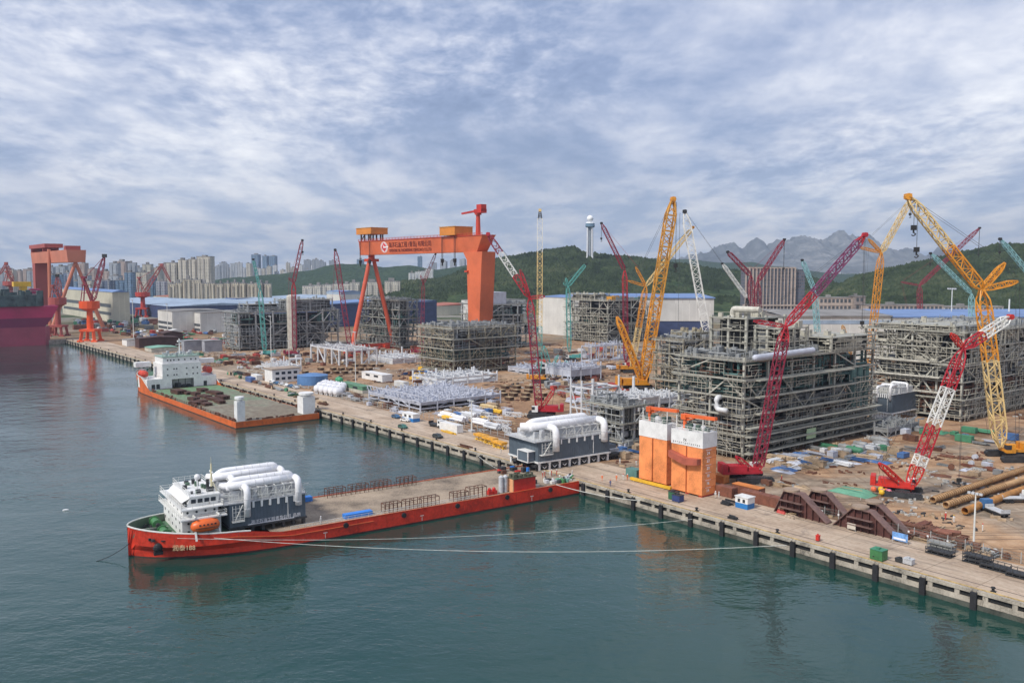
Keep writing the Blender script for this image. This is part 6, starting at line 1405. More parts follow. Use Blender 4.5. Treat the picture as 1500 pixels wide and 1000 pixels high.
def it_truck(cabm, bedm, L=8):
    def f(o):
        mb = MB(); mb.hexa([(L / 2 - 2, -1.2, .7), (L / 2, -1.2, .7), (L / 2, 1.2, .7), (L / 2 - 2, 1.2, .7), (L / 2 - 1.9, -1.15, 2.9), (L / 2 - .3, -1.15, 2.9), (L / 2 - .3, 1.15, 2.9), (L / 2 - 1.9, 1.15, 2.9)]); cb = mb.build('cab', cabm, o)
        mb = MB(); mb.box(L / 2 - .28, -1.05, 1.7, L / 2 - .02, 1.05, 2.6); mb.box(L / 2 - 1.5, -1.24, 1.8, L / 2 - .6, -1.17, 2.6); mb.build('windscreen', wingl, cb)
        mb = MB(); mb.box(-L / 2, -1.15, .75, L / 2 - 2, 1.15, 1.1); mb.build('chassis', darkm, o)
        mb = MB(); mb.box(-L / 2, -1.2, 1.11, L / 2 - 2.3, 1.2, 1.3)
        for x in (-L / 2, L / 2 - 2.4): mb.box(x, -1.2, 1.3, x + .1, 1.2, 2.0)
        mb.build('bed', bedm, o)
        for x in (L / 2 - 1, -L / 2 + 1.1, -L / 2 + 2.3):
            for y in (-1.05, 1.05): mb = MB(); mb.cyl((x, y - .15, .5), (x, y + .15, .5), .5, n=12); mb.build('wheel', rub, o)
    return f
def it_car(m):
    def f(o):
        mb = MB(); mb.xprism([(-2.2, .35), (2.2, .35), (2.2, .85), (1.3, .95), (.6, 1.45), (-1.3, 1.45), (-2.1, .95)], -.9, .9); mb.build('body', m, o)
        mb = MB(); mb.xprism([(1.22, .97), (.58, 1.40), (-1.25, 1.40), (-1.9, .98)], -.92, .92); mb.build('windows', wingl, o)
        for x in (-1.4, 1.4):
            for y in (-.85, .85): mb = MB(); mb.cyl((x, y - .1, .33), (x, y + .1, .33), .33, n=10); mb.build('wheel', rub, o)
    return f
def it_lattice(m, L=9, w=2.0):
    def f(o):
        mb = MB(); mb.lattice((-L / 2, 0, w / 2 + .2), (L / 2, 0, w / 2 + .2), w, w, None, .22, .14, (0, 0)); mb.build('truss', m, o)
        mb = MB(); mb.box(-L * .3, -1.2, 0, -L * .3 + .3, 1.2, .2); mb.box(L * .3, -1.2, 0, L * .3 + .3, 1.2, .2); mb.build('timber', mat('timber', (.35, .25, .14)), o)
    return f
def it_tarp(m, L=6, Wd=4, Hh=1.0):
    def f(o):
        n = 9; vs = []; s_ = rnd(0, 99)
        for i in range(n + 1):
            for j in range(n + 1):
                u, v = i / n, j / n; e = min(u, 1 - u, v, 1 - v); z = 0.01 + min(1, e * 4) * Hh * (.6 + .5 * NZ.noise(Vector((u * 4, v * 4, s_))))
                vs.append(((u - .5) * L + .3 * NZ.noise(Vector((u * 3, v * 3, s_ + 9))), (v - .5) * Wd + .3 * NZ.noise(Vector((u * 3, v * 3, s_ + 19))), z if e > 0 else 0.0))
        mb = MB(); mb.add(vs, [(i * (n + 1) + j, (i + 1) * (n + 1) + j, (i + 1) * (n + 1) + j + 1, i * (n + 1) + j + 1) for i in range(n) for j in range(n)])
        mb.build('sheet', m, o)
        mb = MB(); mb.bar((-L * .3, -Wd * .3, Hh * .9), (L * .3, -Wd * .2, Hh * .95), .14); mb.bar((-L * .2, Wd * .2, Hh * .9), (L * .25, Wd * .3, Hh * .9), .14); mb.build('timber', mat('timber', (.35, .25, .14)), o)
    return f
def it_drum(m, r=1.2):
    def f(o):
        mb = MB(); mb.cyl((0, -.8, r), (0, -.7, r), r, n=14); mb.cyl((0, .7, r), (0, .8, r), r, n=14); mb.build('flange', m, o)
        mb = MB(); mb.cyl((0, -.7, r), (0, .7, r), r * .6, n=12); mb.build('reel', darkm, o)
    return f
def item(fn, px, name, label, cat, rz=None, group=None, sc=None, pt=None):
    p = pt or G(*px); o = thing(name, label, cat, p, RZ if rz is None else RZ + rz, group); fn(o)
    if sc: o.scale = (sc, sc, sc) if not isinstance(sc, tuple) else sc
    return o
# ---- containers row and huts by the caissons
pc = G(1141, 746); L0 = LEN(pc, U, 1082); n = 4
for i in range(n):
    c_ = pc + U * (L0 * (i + .5) / n) + V * 1.3; item(it_container(brn, L0 / n - .15), None, 'shipping_container', 'brown corrugated container in the quay row, %s of four' % ORD[n - 1 - i], 'container', group='brown containers on the quay', pt=c_)
c_ = G(1071, 730) + U * 2.4 + V * 1.2; item(it_container(brn, 5.0), None, 'shipping_container', 'single brown container standing tight behind the numbered caisson tower', 'container', pt=c_)
item(it_container(brn, 8.2, 2.6, 2.3, mat('roof_orange', (.58, .20, .05), .6, .2)), (1096, 724), 'shed_container', 'low site container with orange roof behind the brown container row', 'container')
item(it_container(mat('roof_orange', (.58, .20, .05)), 4, 2.4, 2.2), (1055, 706), 'shipping_container', 'faded orange container behind the caisson tower on the dirt', 'container')
item(it_hut(white, mat('hut_blue', (.02, .16, .42), .5), 3.6, 2.8, 2.8), (1091, 743), 'guard_hut', 'small white and blue hut on the quay before the brown containers', 'hut')
item(it_tarp(mat('bag_red', (.45, .06, .05), .7), 2.6, 1.2, 1.2), (1145, 751), 'bulk_bag', 'dusty red bag lying at the end of the brown container row', 'bag')
item(it_tarp(mat('rubble_tan', (.34, .26, .19), .9, .4, 2), 3.4, 2.6, .9), (1159, 757), 'rubble_heap', 'small heap of rubble on the quay beside the red bag', 'heap')
item(it_box(mat('gen_green', (.03, .12, .06), .6), 2.2, 1.8, 2.0, darkm), (987, 731), 'generator', 'small green generator on the quay before the caisson towers, left one', 'generator', group='pair of machines before the caissons')
item(it_box(mat('gen_blue', (.03, .05, .16), .6), 2.4, 1.8, 1.7, darkm), (993, 734), 'generator', 'small dark blue machine on the quay before the caisson towers, right one', 'generator', group='pair of machines before the caissons')
item(it_box(green, 2.6, 2.2, 2.1, mat('net_green', (.05, .22, .13), .7)), (1287, 819), 'fender_drum', 'round green covered machine at the quay edge, right side', 'machine')
item(it_box(galv, 1.8, 1.3, 1.1), (1331, 826), 'equipment_box', 'pale grey steel box at the quay edge right of the green machine', 'box')
item(it_box(darkm, 1.8, 1.0, .7), (1319, 823), 'equipment_box', 'low dark crate beside the pale grey box on the quay', 'crate')
item(it_box(redp, .7, .7, 1.2), (1198, 792), 'hydrant_box', 'small red hydrant box at the quay edge right of centre', 'hydrant')
item(it_beams(darkm, 5, 4), (1066, 738), 'scrap_pile', 'little pile of dark scrap on the quay near the blue white hut', 'scrap pile', group=None)
item(it_beams(darkm, 4, 2.6), (1076, 759), 'scrap_pile', 'little pile of dark gear at the quay edge below the white hut', 'scrap pile')
item(it_container(mat('cont_teal', (.10, .22, .20), .6), 4, 2.4, 2.4), (929, 698), 'tool_container', 'grey green tool container left of the caisson towers', 'container')
for i, (px, py, n) in enumerate([(1377, 812, 2), (1432, 825, 3), (1458, 834, 2), (1497, 846, 2)]): item(it_pallets(darkm, n), (px, py), 'grating_stack', 'black steel grating stack along the apron edge, %s of four' % ORD[i], 'grating stack', group='black grating stacks')
item(it_pallets(mat('basket_grey', (.30, .30, .28), .6), 3), (1379, 806), 'mesh_basket', 'grey wire mesh basket behind the first black grating stack', 'basket')
# ---- brown trapezoid launch frames
wb_ = mat('frame_maroon', (.085, .030, .024), .7, .25, .5, rust=.1, rcol=(.16, .07, .04)); wt_ = mat('flange_brown', (.17, .10, .085), .7, .25, .5)
def wedge(label, bl, br, ytl, ftop, depth=1.6):
    p = G(*bl); L = LEN(p, -U, br[0]); h = ZAT(p, ytl) - Q; o = thing('trapezoid_frame', label, 'steel frame', p, RZ, 'dark brown trapezoid frames behind the quay fence')
    a, b = L * ftop[0], L * ftop[1]
    mb = MB(); mb.xprism([(0, 0), (L, 0), (b, h), (a, h)], 0, depth * .2)
    mb.build('web_plate', wb_, o)
    for k in range(int(L / 1.7) + 1):
        x = min(L, k * 1.7); z = h * min(1, (x / a) if x < a and a > 0 else 1, (L - x) / (L - b) if x > b else 1)
        if z > .4: mb = MB(); mb.box(x - .09, -.55, 0, x + .09, -.001, z); mb.build('stiffener', wb_, o)
    mb = MB(); d0, d1 = -.7, depth
    for (x0, z0, x1, z1) in ((0, 0, a, h), (a, h, b, h), (b, h, L, 0)):
        if abs(x1 - x0) < .01: continue
        mb.add([(x0, d0, z0 + .02), (x1, d0, z1 + .02), (x1, d1, z1 + .02), (x0, d1, z0 + .02), (x0, d0, z0 + .3), (x1, d0, z1 + .3), (x1, d1, z1 + .3), (x0, d1, z0 + .3)], [(3, 2, 1, 0), (4, 5, 6, 7), (0, 1, 5, 4), (1, 2, 6, 5), (2, 3, 7, 6), (3, 0, 4, 7)])
    mb.build('top_flange', wt_, o)
    mb = MB(); mb.box((a + b) / 2 - 3, -1.6, h * .62, (a + b) / 2 + 3, -.56, h * .64); mb.box((a + b) / 2 - 3, -1.6, h * .3, (a + b) / 2 + 3, -.56, h * .32); mb.build('ledge', wt_, o)
    for xx in (a + (b - a) * .3,): mb = MB(); mb.cyl((xx, depth * .4, h + .3), (xx, depth * .4, h + .75), 1.9, n=18); mb.build('round_pad', mat('pad_tan', (.30, .22, .16), .8, .2), o)
    return o
wedge('dark brown trapezoid steel frame, leftmost front one behind the fence', (1136, 748), (1213, 0), 716, (.18, .50))
wedge('dark brown trapezoid steel frame, second from left and set back', (1176, 744), (1243, 0), 716, (.22, .55))
wedge('dark brown trapezoid steel frame, right front one reaching the rust pile', (1222, 768), (1317, 0), 738, (.30, .58))
wedge('dark brown trapezoid steel frame, right one at the back', (1244, 762), (1330, 0), 731, (.34, .52))
item(it_tarp(mat('net_seagreen', (.12, .30, .20), .8, .15), 11, 7, 1.4), (1250, 721), 'green_net', 'big green net sheet covering a pile behind the brown frames', 'net')
# ---- fence along the inner edge of the apron
fe = thing('mesh_fence', 'grey mesh fence with pale posts before the brown frames', 'fence', yd(-40, AW + 1.2), RZ)
pm = mat('fence_post', (.42, .42, .40), .6, .1)
L = 86
for k in range(int(L / 3.6)): mb = MB(); mb.box(k * 3.6 - .07, -.07, 0, k * 3.6 + .07, .07, 2.3); mb.build('post', pm, fe)
mb = MB(); k = 0
while k < L:
    mb.bar((k, 0, .1), (k, 0, 2.0), .02); k += .3
for z in (.1, .7, 1.3, 2.0): mb.bar((0, 0, z), (L, 0, z), .04)
tag(mb.build('mesh_panel', mat('fence_mesh', (.20, .22, .20), .7), fe), kind='stuff')
for k in range(12): mb = MB(); mb.box(4 + k * 4.2, -.1, .9, 4.4 + k * 4.2, -.06, 1.3); mb.build('small_sign', wclean, fe)
def board(label, px, m, w, h, stand, txt=None):
    o = thing('notice_board', label, 'sign board', G(*px), RZ); mb = MB(); mb.box(-w / 2, -.05, stand, w / 2, .05, stand + h); mb.build('panel', m, o)
    for x in (-w / 2 + .1, w / 2 - .1): mb = MB(); mb.box(x - .05, .05, 0, x + .05, .15, stand + h); mb.build('post', pm, o)
    return o
b1 = board('blue and white notice board on posts at the fence', (1318, 795), mat('board_blue', (.16, .34, .66), .4, .25, 1.2), 3.4, 1.7, .5)
mb = MB(); mb.box(-1.4, -.08, .7, 1.3, -.052, 1.1); mb.build('white_stripe', wclean, b1)
board('blank pale notice board hanging at the fence before the left frames', (1247, 777), mat('board_pale', (.55, .50, .42), .6, .1), 2.0, 1.3, .4)
# ---- light masts
def mast_(label, px, ytop, s=1.0, head=True):
    p = G(*px); h = ZAT(p, ytop) - Q; o = thing('light_mast', label, 'light mast', p, RZ); mb = MB(); mb.cyl((0, 0, 0), (0, 0, h), .24 * s, .14 * s, 8); mb.build('pole', rail, o)
    mb = MB(); mb.box(-1.0 * s, -.7 * s, 0, 1.0 * s, .7 * s, .6 * s); mb.build('base', galv, o)
    mb = MB(); mb.box(-1.3 * s, -.1, h, 1.3 * s, .1, h + .2)
    for x in (-1.2, -.4, .4, 1.2): mb.box((x - .3) * s, -.5 * s, h + .05, (x + .3) * s, -.11, h + .5 * s)
    if head: mb.build('lamp_head', galv, o)
    return o
mast_('white light mast among the steel scrap at the right of the quay', (1426, 800), 724, 1.0)
mast_('white light mast behind the yellow steel stack left of the quay module', (691, 632), 588, 1.2)
mast_('thin light mast near the blue storage tank', (521, 565), 487, 1.0); mast_('thin light mast left of the white office hut', (398, 556), 464, 1.0)
mast_('thin light mast between the office hut and the gantry', (424, 545), 500, 1.0); mast_('thin lamp mast on the far quay beside the orange portal crane', (196, 500), 440, 1.5); mast_('thin lamp mast before the twin white halls', (246, 494), 446, 1.5)
mast_('white chimney mast at the right before the wooded hill', (1391, 520), 424, 2.0); mast_('pale grey chimney pole at the far right edge', (1475, 520), 438, 3.5, False)
# ---- long rusty pipes
rp = mat('pipe_rust', (.42, .19, .045), .65, .25, .4, rust=.12, rcol=(.22, .09, .03)); rp2 = mat('pipe_tan', (.46, .28, .13), .7, .2, .5); inn = mat('pipe_inside', (.05, .025, .015), .9)
for i, (a, b, rr, lab, coil) in enumerate([((1366, 738), (1560, 672), .78, 'long rope wound rusty pipe, farthest of the three big pipes', 1), ((1385, 746), (1560, 688), .8, 'long rusty pipe with a rope wound end, middle of three', .45), ((1413, 755), (1580, 692), .85, 'long plain orange rusty pipe, nearest of the three big pipes', 0)]):
    p = G(*a); q = G(*b); d = (q - p); o = thing('steel_pipe', lab, 'pipe', p, math.atan2(d.y, d.x), 'three long rusty pipes'); L = d.length
    n = 18; vs = []; fs = []
    for x, r_ in ((0, rr), (L, rr), (L, rr - .08), (0, rr - .08)):
        for k in range(n): t = 2 * math.pi * k / n; vs.append((x, r_ * math.cos(t), rr + .35 + r_ * math.sin(t)))
    for j in range(4):
        for k in range(n): fs.append((j * n + k, j * n + (k + 1) % n, ((j + 1) % 4) * n + (k + 1) % n, ((j + 1) % 4) * n + k))
    mb = MB(); mb.add(vs, fs); mb.build('tube', rp if not coil else rp2, o)
    mb = MB(); x = 1.0
    if coil:
        while x < L * coil: mb.cyl((x, 0, rr + .35), (x + .22, 0, rr + .35), rr + .09, n=16); x += 1.1
        mb.build('rope_winding', mat('rope_dark', (.20, .11, .05), .9), o)
    mb = MB()
    for x in range(4, int(L), 9): mb.box(x, -rr, 0, x + .4, rr, .35)
    mb.build('timber', mat('timber', (.35, .25, .14)), o)
# ---- trucks and cars
item(it_truck(mat('cab_blue', (.05, .16, .35), .4), galv, 8), (1456, 752), 'flatbed_truck', 'blue cab flatbed truck parked beside the nearest rusty pipe', 'truck', rz=2.6)
item(it_truck(white, galv, 8), (1488, 735), 'flatbed_truck', 'white cab flatbed truck near the right edge of the yard', 'truck', rz=.9)
item(it_truck(white, darkm, 7), (640, 625), 'flatbed_truck', 'white cab truck on the quay beside the striped box', 'truck', rz=.1)
item(it_container(white, 11, 2.6, 2.9), (661, 631), 'box_trailer', 'white box trailer with orange skirt on the quay road', 'trailer')
o = item(it_beams(ylw, 3, 10), (655, 634), 'beam_bundle', 'orange beam bundle lying in front of the white box trailer', 'beams')
o = item(it_hut(white, mat('hut_blue', (.02, .16, .42)), 8, 3, 3), (602, 616), 'site_hut', 'long white hut with blue skirt on the quay road', 'hut')
item(it_car(white), (594, 617), 'parked_car', 'white car parked by the long white blue hut', 'car', rz=.2); item(it_car(mat('car_blue', (.05, .13, .24), .35)), (580, 612), 'parked_car', 'blue grey car parked left of the white blue hut', 'car')
item(it_car(mat('car_green', (.05, .16, .13), .4)), (590, 627), 'parked_car', 'dark green pickup on the quay apron before the white hut', 'car'); item(it_car(mat('car_dark', (.04, .05, .05), .35)), (641, 641), 'parked_car', 'dark car on the quay apron before the box trailer', 'car')
for i, px in enumerate([396, 402, 409, 416, 423, 430]): item(it_car([white, mat('car_blue', (.05, .13, .24)), galv][i % 3]), (px + 3, 561 + i * 1.6), 'parked_car', 'small car parked beside the white office hut, %s of six' % ORD[i], 'car', group='cars beside the office hut')
item(it_beams(rustm, 6, 6), (683, 655), 'beam_bundle', 'rust brown beam bundle on the apron left of the quay module', 'beams')
for i, px in enumerate([(705, 645), (718, 650), (731, 656)]):
    o = item(it_lattice(ylw, 6, 1.3), px, 'yellow_frame', 'orange yellow steel frame on legs left of the module, %s of three' % ORD[i], 'steel frame', group='orange yellow frames')
    mb = MB()
    for x in (-2.4, -.8, .8, 2.4): mb.box(x - .15, -.8, -1.4 + 1.4, x + .15, .8, .2)
    mb.build('leg', galv, o); o.location.z = Q
    mb = MB(); mb.box(-3, -1.2, 1.6, 3, 1.2, 2.3); mb.build('top_plate', mat('yellow_plate', (.68, .33, .03), .5, .3, 1), o)
for i, (px, m_) in enumerate([((655, 612), wclean), ((672, 617), wclean), ((688, 612), mwhite), ((705, 622), wclean), ((722, 628), mwhite), ((700, 607), mlav)]): item(it_pipes(m_, 3, 9, .55), px, 'pipe_stack', 'white pipe stack left of the dark red crane, %s of six' % ORD[[0, 1, 2, 4, 5, 3][i]], 'pipe stack', group='white pipe stacks')
for i, (px) in enumerate([(712, 610), (724, 616), (737, 622), (752, 610), (742, 632)]): item(it_lattice(mwhite, 7, 1.5), px, 'truss_piece', 'pale truss piece near the dark red crane, %s of five' % ORD[[0, 1, 2, 4, 3][i]], 'truss', rz=rnd(-.5, .5), group='pale truss pieces')
item(it_pipes(mat('pipe_sand', (.5, .38, .2)), 3, 12, .5), (716, 600), 'pipe_stack', 'sand coloured pipe stack behind the white pipe stacks', 'pipe stack')
# ---- centre left: huts, tanks
p, lx, ly, h = ybox((399, 561), 388, 439, 542); o = thing('site_office', 'white two storey site office with small dark windows', 'office', p, RZ); mb = MB(); mb.box(-lx, 0, 0, 0, ly, h); mb.build('wall', white, o); mb = MB(); mb.box(-lx - .5, -.5, h, .5, ly + .5, h + .5); mb.build('roof', mat('roof_tan', (.33, .26, .20), .8), o)
for z in (.2, .62):
    mb = MB()
    for k in range(4): mb.box(.001, ly * (.12 + .22 * k), h * z, .1, ly * (.12 + .22 * k) + 2, h * (z + .2))
    mb.build('window_row', wingl, o)
item(it_vtank(mat('tank_blue', (.09, .20, .40), .5, .12), 7.8, 4.6), (458, 562), 'storage_tank', 'round blue storage tank beside the white site office', 'tank')
tk = 0
for r_, (y0, xs_) in enumerate([(576, range(466, 500, 7)), (571, range(470, 504, 7)), (567, range(476, 506, 8))]):
    for px in xs_: item(it_tank(mat('tank_white', (.70, .70, .72), .35, .06), 4.5, 1.9), (px + 1, y0 + (px - 466) * .16), 'pressure_tank', 'white round tank behind the barge stern, %s row, %s' % (['front', 'middle', 'back'][r_], ORD[tk % 6]), 'tank', rz=math.pi / 2, group='white tanks cluster'); tk += 1
item(it_tank(mat('tank_green', (.05, .30, .14), .4), 4.5, 1.6), (497, 562), 'pressure_tank', 'green tank behind the white tank cluster', 'tank')
item(it_hut(mat('roof_green2', (.10, .22, .13), .7), mbeige, 24, 5, 3.2), (520, 572), 'open_shed', 'long shed with green roof right of the blue storage tank', 'shed')
item(it_hut(white, white, 22, 6, 3.6), (552, 556), 'site_hut', 'long low white hut with grey roof before the white post row', 'hut')
item(it_container(mat('cont_white', (.6, .6, .58)), 9, 3, 2.8), (588, 566), 'site_container', 'white container standing before the pale steel deck', 'container')
item(it_container(white, 8, 3, 2.8), (376, 556), 'site_container', 'white container left of the site office hut', 'container'); item(it_container(mat('cont_blue', (.10, .16, .35)), 7, 2.6, 2.6), (367, 559), 'site_container', 'blue container left of the site office hut', 'container')
item(it_beams(darkm, 9, 14), (350, 548), 'steel_pile', 'dark steel pile left of the small white post base', 'steel pile'); item(it_beams(rustm, 9, 12), (362, 550), 'steel_pile', 'rusty steel pile left of the site office', 'steel pile')
bs = mat('block_brown', (.085, .045, .025), .8, .3, .6)
def it_blocks(o):
    for y in (-1.2, .2): mb = MB(); mb.box(-1.9, y, .15, 1.9, y + 1.1, 1.5); mb.build('block', bs, o)
    mb = MB(); mb.box(-2, -1.3, 1.5, 2, 1.4, 1.6); mb.build('top_board', mat('timber', (.35, .25, .14)), o)
bi = 0
for r_, (y0, xs_) in enumerate([(569, (740, 757, 775)), (575, (734, 756, 774)), (580, (737, 752, 770, 795)), (586, (746, 769, 790))]):
    for px in xs_: item(it_blocks, (px, y0), 'block_stack', 'dark block stack left of the dark red crane, row %s, %s' % (ORD[r_].replace(' from the left', '').replace('leftmost', 'first'), ORD[xs_.index(px)]), 'block stack', group='dark brown block stacks')
for r_, (y0, xs_) in enumerate([(537, (520, 532, 545, 557)), (542, (470, 488, 500, 512, 528, 541)), (547, (447, 478, 492, 505, 520))]):
    for px in xs_: item(it_blocks, (px, y0), 'block_stack', 'small brown block stack behind the blue tank, row %s, %s' % (['back', 'middle', 'front'][r_], ORD[xs_.index(px)]), 'block stack', group='small brown block stacks')
# ---- left sheds
shed('dark brown corrugated store shed on the left yard', (204, 510), 198, 262, 496, mat('shed_umber', (.07, .035, .03), .8, .2), mat('shed_umber', (.07, .035, .03)), 'store_shed', rise=1)
shed('dark brown store shed with curved end behind the first one', (240, 503), 232, 268, 488, mat('shed_umber', (.07, .035, .03)), mat('shed_umber', (.07, .035, .03)), 'store_shed', rise=1.5)
shed('low white hut at the quay road on the left', (186, 507), 179, 216, 498, white, roofm, 'store_shed', rise=.4)
shed('low shed with pale green roof behind the barge bridge', (222, 516), 212, 262, 510, mbeige, mat('roof_mint', (.18, .36, .27), .7), 'store_shed', rise=.8)
shed('grey cube hut, left of the pair behind the barge bridge', (270, 515), 266, 297, 499, mat('hut_grey', (.30, .31, .34), .6), mat('hut_greyroof', (.38, .38, .38), .6), 'grey_hut', rise=.3)
shed('grey cube hut, right of the pair behind the barge bridge', (300, 516), 296, 326, 499, mat('hut_grey', (.30, .31, .34)), mat('hut_greyroof', (.38, .38, .38)), 'grey_hut', rise=.3)
shed('small white arched store before the twin white halls', (250, 490), 246, 268, 484, white, white, 'store_shed', rise=1)
# ---- scattered yard goods
PAL = dict(rust=rustm, brown=brn, white=mwhite, pale=mlav, grey=mgrey, blue=mat('goods_blue', (.06, .14, .32), .6, .2), green=mat('goods_green', (.06, .22, .12), .6, .2), yellow=ylw, red=mat('goods_red', (.38, .05, .035), .6, .2), tan=mat('goods_tan', (.38, .28, .18), .8, .3))
KINDS_ = dict(container=('shipping_container', 'container', lambda m: it_container(m)), beams=('beam_pile', 'beam pile', lambda m: it_beams(m, 7, 9)), pipes=('pipe_stack', 'pipe stack', lambda m: it_pipes(m, 4, 9, .4)), box=('equipment_crate', 'crate', lambda m: it_box(m, rnd(2.5, 5), rnd(2, 3), rnd(1.4, 2.6))), lattice=('truss_piece', 'truss', lambda m: it_lattice(m, 9, 1.8)), tank=('vessel', 'tank', lambda m: it_tank(m, 6, 1.1)), tarp=('covered_pile', 'covered pile', lambda m: it_tarp(m, rnd(5, 9), rnd(3, 5), rnd(.6, 1.4))), drum=('cable_drum', 'cable drum', lambda m: it_drum(m, 1.4)), car=('parked_car', 'car', lambda m: it_car(m)), truck=('flatbed_truck', 'truck', lambda m: it_truck(m, darkm, 8)))
used = {}
def scatter(where, n, reg, kinds, cols, sc=1.0, seed=0, group=None, gap=3.0):
    """n different goods inside the photo quadrilateral reg, labelled by look, place and order from the left"""
    random.seed(seed); pts = []; a, b, c, d = reg; tries = 0
    while len(pts) < n and tries < 4000:
        tries += 1; u, v = random.random(), random.random()
        x = (a[0] * (1 - u) + b[0] * u) * (1 - v) + (d[0] * (1 - u) + c[0] * u) * v; y = (a[1] * (1 - u) + b[1] * u) * (1 - v) + (d[1] * (1 - u) + c[1] * u) * v
        w = G(x, y)
        if all((w - q[1]).length > gap * sc for q in pts): pts.append(((x, y), w))
    pts.sort(key=lambda t: t[0][0]); cnt = {}
    for (px, w) in pts:
        k = random.choice(kinds); cl = random.choice(cols); nm, ct, fn = KINDS_[k]; i = cnt.get((k, cl), 0); cnt[(k, cl)] = i + 1
        item(fn(PAL[cl]), None, nm, '%s %s %s, %s' % (cl if cl != 'pale' else 'pale grey', ct, where, ORD[i]), ct, rz=random.choice([0, 0, math.pi / 2, rnd(-.4, .4)]), group=group or ct + 's ' + where, sc=sc * rnd(.8, 1.15), pt=w)
scatter('in the debris before the largest block', 64, ((1125, 668), (1290, 655), (1330, 672), (1140, 692)), ['tarp', 'tarp', 'tarp', 'pipes', 'beams', 'box', 'tarp'], ['grey', 'pale', 'tan', 'blue', 'tan', 'white'], .85, 1, gap=3.2)
scatter('along the foot of the largest block', 12, ((1190, 658), (1290, 648), (1300, 662), (1200, 668)), ['tank', 'tank', 'box', 'beams'], ['grey', 'white', 'green', 'grey'], .9, 2)
scatter('in the rust pile behind the fence', 34, ((1330, 768), (1395, 782), (1420, 803), (1338, 790)), ['beams', 'beams', 'beams', 'box', 'pipes'], ['rust', 'brown', 'tan', 'rust'], .62, 3, gap=2.6)
scatter('beside the light mast', 9, ((1400, 800), (1470, 808), (1480, 822), (1440, 815)), ['beams', 'box', 'drum'], ['tan', 'grey', 'rust'], .5, 4)
scatter('on the dirt under the right scaffolded block', 20, ((1320, 628), (1480, 632), (1480, 645), (1340, 665)), ['tarp', 'beams', 'box', 'container', 'pipes'], ['grey', 'tan', 'green', 'blue', 'pale', 'rust'], .8, 5)
scatter('on the open dirt by the golden crane', 22, ((1400, 655), (1480, 685), (1440, 715), (1350, 690)), ['beams', 'tarp', 'box', 'pipes', 'drum'], ['tan', 'grey', 'rust', 'brown', 'pale'], .6, 61)
scatter('near the foot of the brown frames', 10, ((1100, 700), (1180, 712), (1190, 716), (1120, 712)), ['beams', 'tarp', 'box'], ['tan', 'grey', 'rust'], .6, 6)
scatter('behind the white pipe stacks', 40, ((640, 604), (720, 592), (760, 606), (660, 620)), ['beams', 'lattice', 'pipes', 'box', 'tarp'], ['pale', 'white', 'tan', 'blue', 'yellow'], .75, 7)
scatter('between the dark red crane and the golden crane', 60, ((800, 560), (860, 545), (930, 585), (830, 592)), ['beams', 'lattice', 'pipes', 'box', 'container'], ['rust', 'red', 'brown', 'tan', 'pale', 'grey'], .9, 8)
scatter('behind the centre scaffold row', 70, ((770, 515), (960, 508), (975, 540), (790, 545)), ['beams', 'lattice', 'pipes', 'box', 'container', 'tarp'], ['rust', 'red', 'tan', 'pale', 'grey', 'white', 'brown'], 1.0, 9)
scatter('left of the brown scaffolded module', 30, ((600, 545), (640, 535), (650, 555), (590, 570)), ['beams', 'pipes', 'box', 'container'], ['rust', 'grey', 'tan', 'yellow', 'blue'], .9, 10)
scatter('before the wide left scaffolded module', 66, ((330, 520), (500, 520), (520, 535), (345, 540)), ['beams', 'pipes', 'box', 'container', 'car'], ['rust', 'brown', 'grey', 'tan', 'red', 'white'], 1.0, 11)
scatter('around the gantry crane legs', 50, ((500, 510), (640, 505), (640, 522), (505, 524)), ['beams', 'box', 'container', 'lattice'], ['rust', 'red', 'brown', 'tan', 'white'], 1.1, 12)
scatter('on the far left yard', 90, ((150, 482), (330, 486), (345, 505), (205, 500)), ['beams', 'pipes', 'box', 'container', 'container', 'truck', 'tank', 'car'], ['rust', 'brown', 'grey', 'tan', 'blue', 'green', 'white', 'red'], 1.2, 13)
scatter('beyond the portal crane', 50, ((100, 470), (220, 466), (235, 482), (120, 488)), ['container', 'box', 'beams', 'container', 'truck'], ['blue', 'red', 'brown', 'grey', 'green', 'white', 'rust'], 1.6, 14)
scatter('behind the barge along the quay', 18, ((262, 520), (330, 525), (340, 535), (300, 530)), ['beams', 'box', 'pipes', 'container'], ['rust', 'red', 'grey', 'green', 'tan'], 1.0, 15)
scatter('along the fence right of the tank cluster', 26, ((505, 575), (560, 590), (612, 612), (520, 590)), ['beams', 'box', 'pipes', 'lattice'], ['grey', 'rust', 'tan', 'pale'], .7, 16)
scatter('around the golden crane base', 26, ((950, 560), (1040, 590), (1050, 610), (960, 600)), ['beams', 'box', 'pipes', 'lattice', 'tarp'], ['grey', 'tan', 'pale', 'rust', 'white'], .9, 17)
scatter('beside the quay module on the right', 12, ((900, 655), (940, 640), (950, 660), (915, 672)), ['beams', 'box', 'pipes', 'container'], ['grey', 'blue', 'pale', 'tan'], .8, 18)
scatter('on the apron edge by the barge', 30, ((330, 546), (470, 588), (490, 598), (340, 552)), ['beams', 'box', 'drum', 'pipes'], ['rust', 'grey', 'green', 'tan'], .7, 19)
# ---- low fence along the apron at left centre
fe = thing('mesh_fence', 'grey mesh fence along the quay road left of the quay module', 'fence', yd(190, AW + 1.5), RZ)
for k in range(34): mb = MB(); mb.box(k * 4 - .08, -.08, 0, k * 4 + .08, .08, 2.4); mb.build('post', pm, fe)
mb = MB()
for z in (.2, 1.2, 2.2): mb.bar((0, 0, z), (132, 0, z), .06)
mb.build('rail', pm, fe)
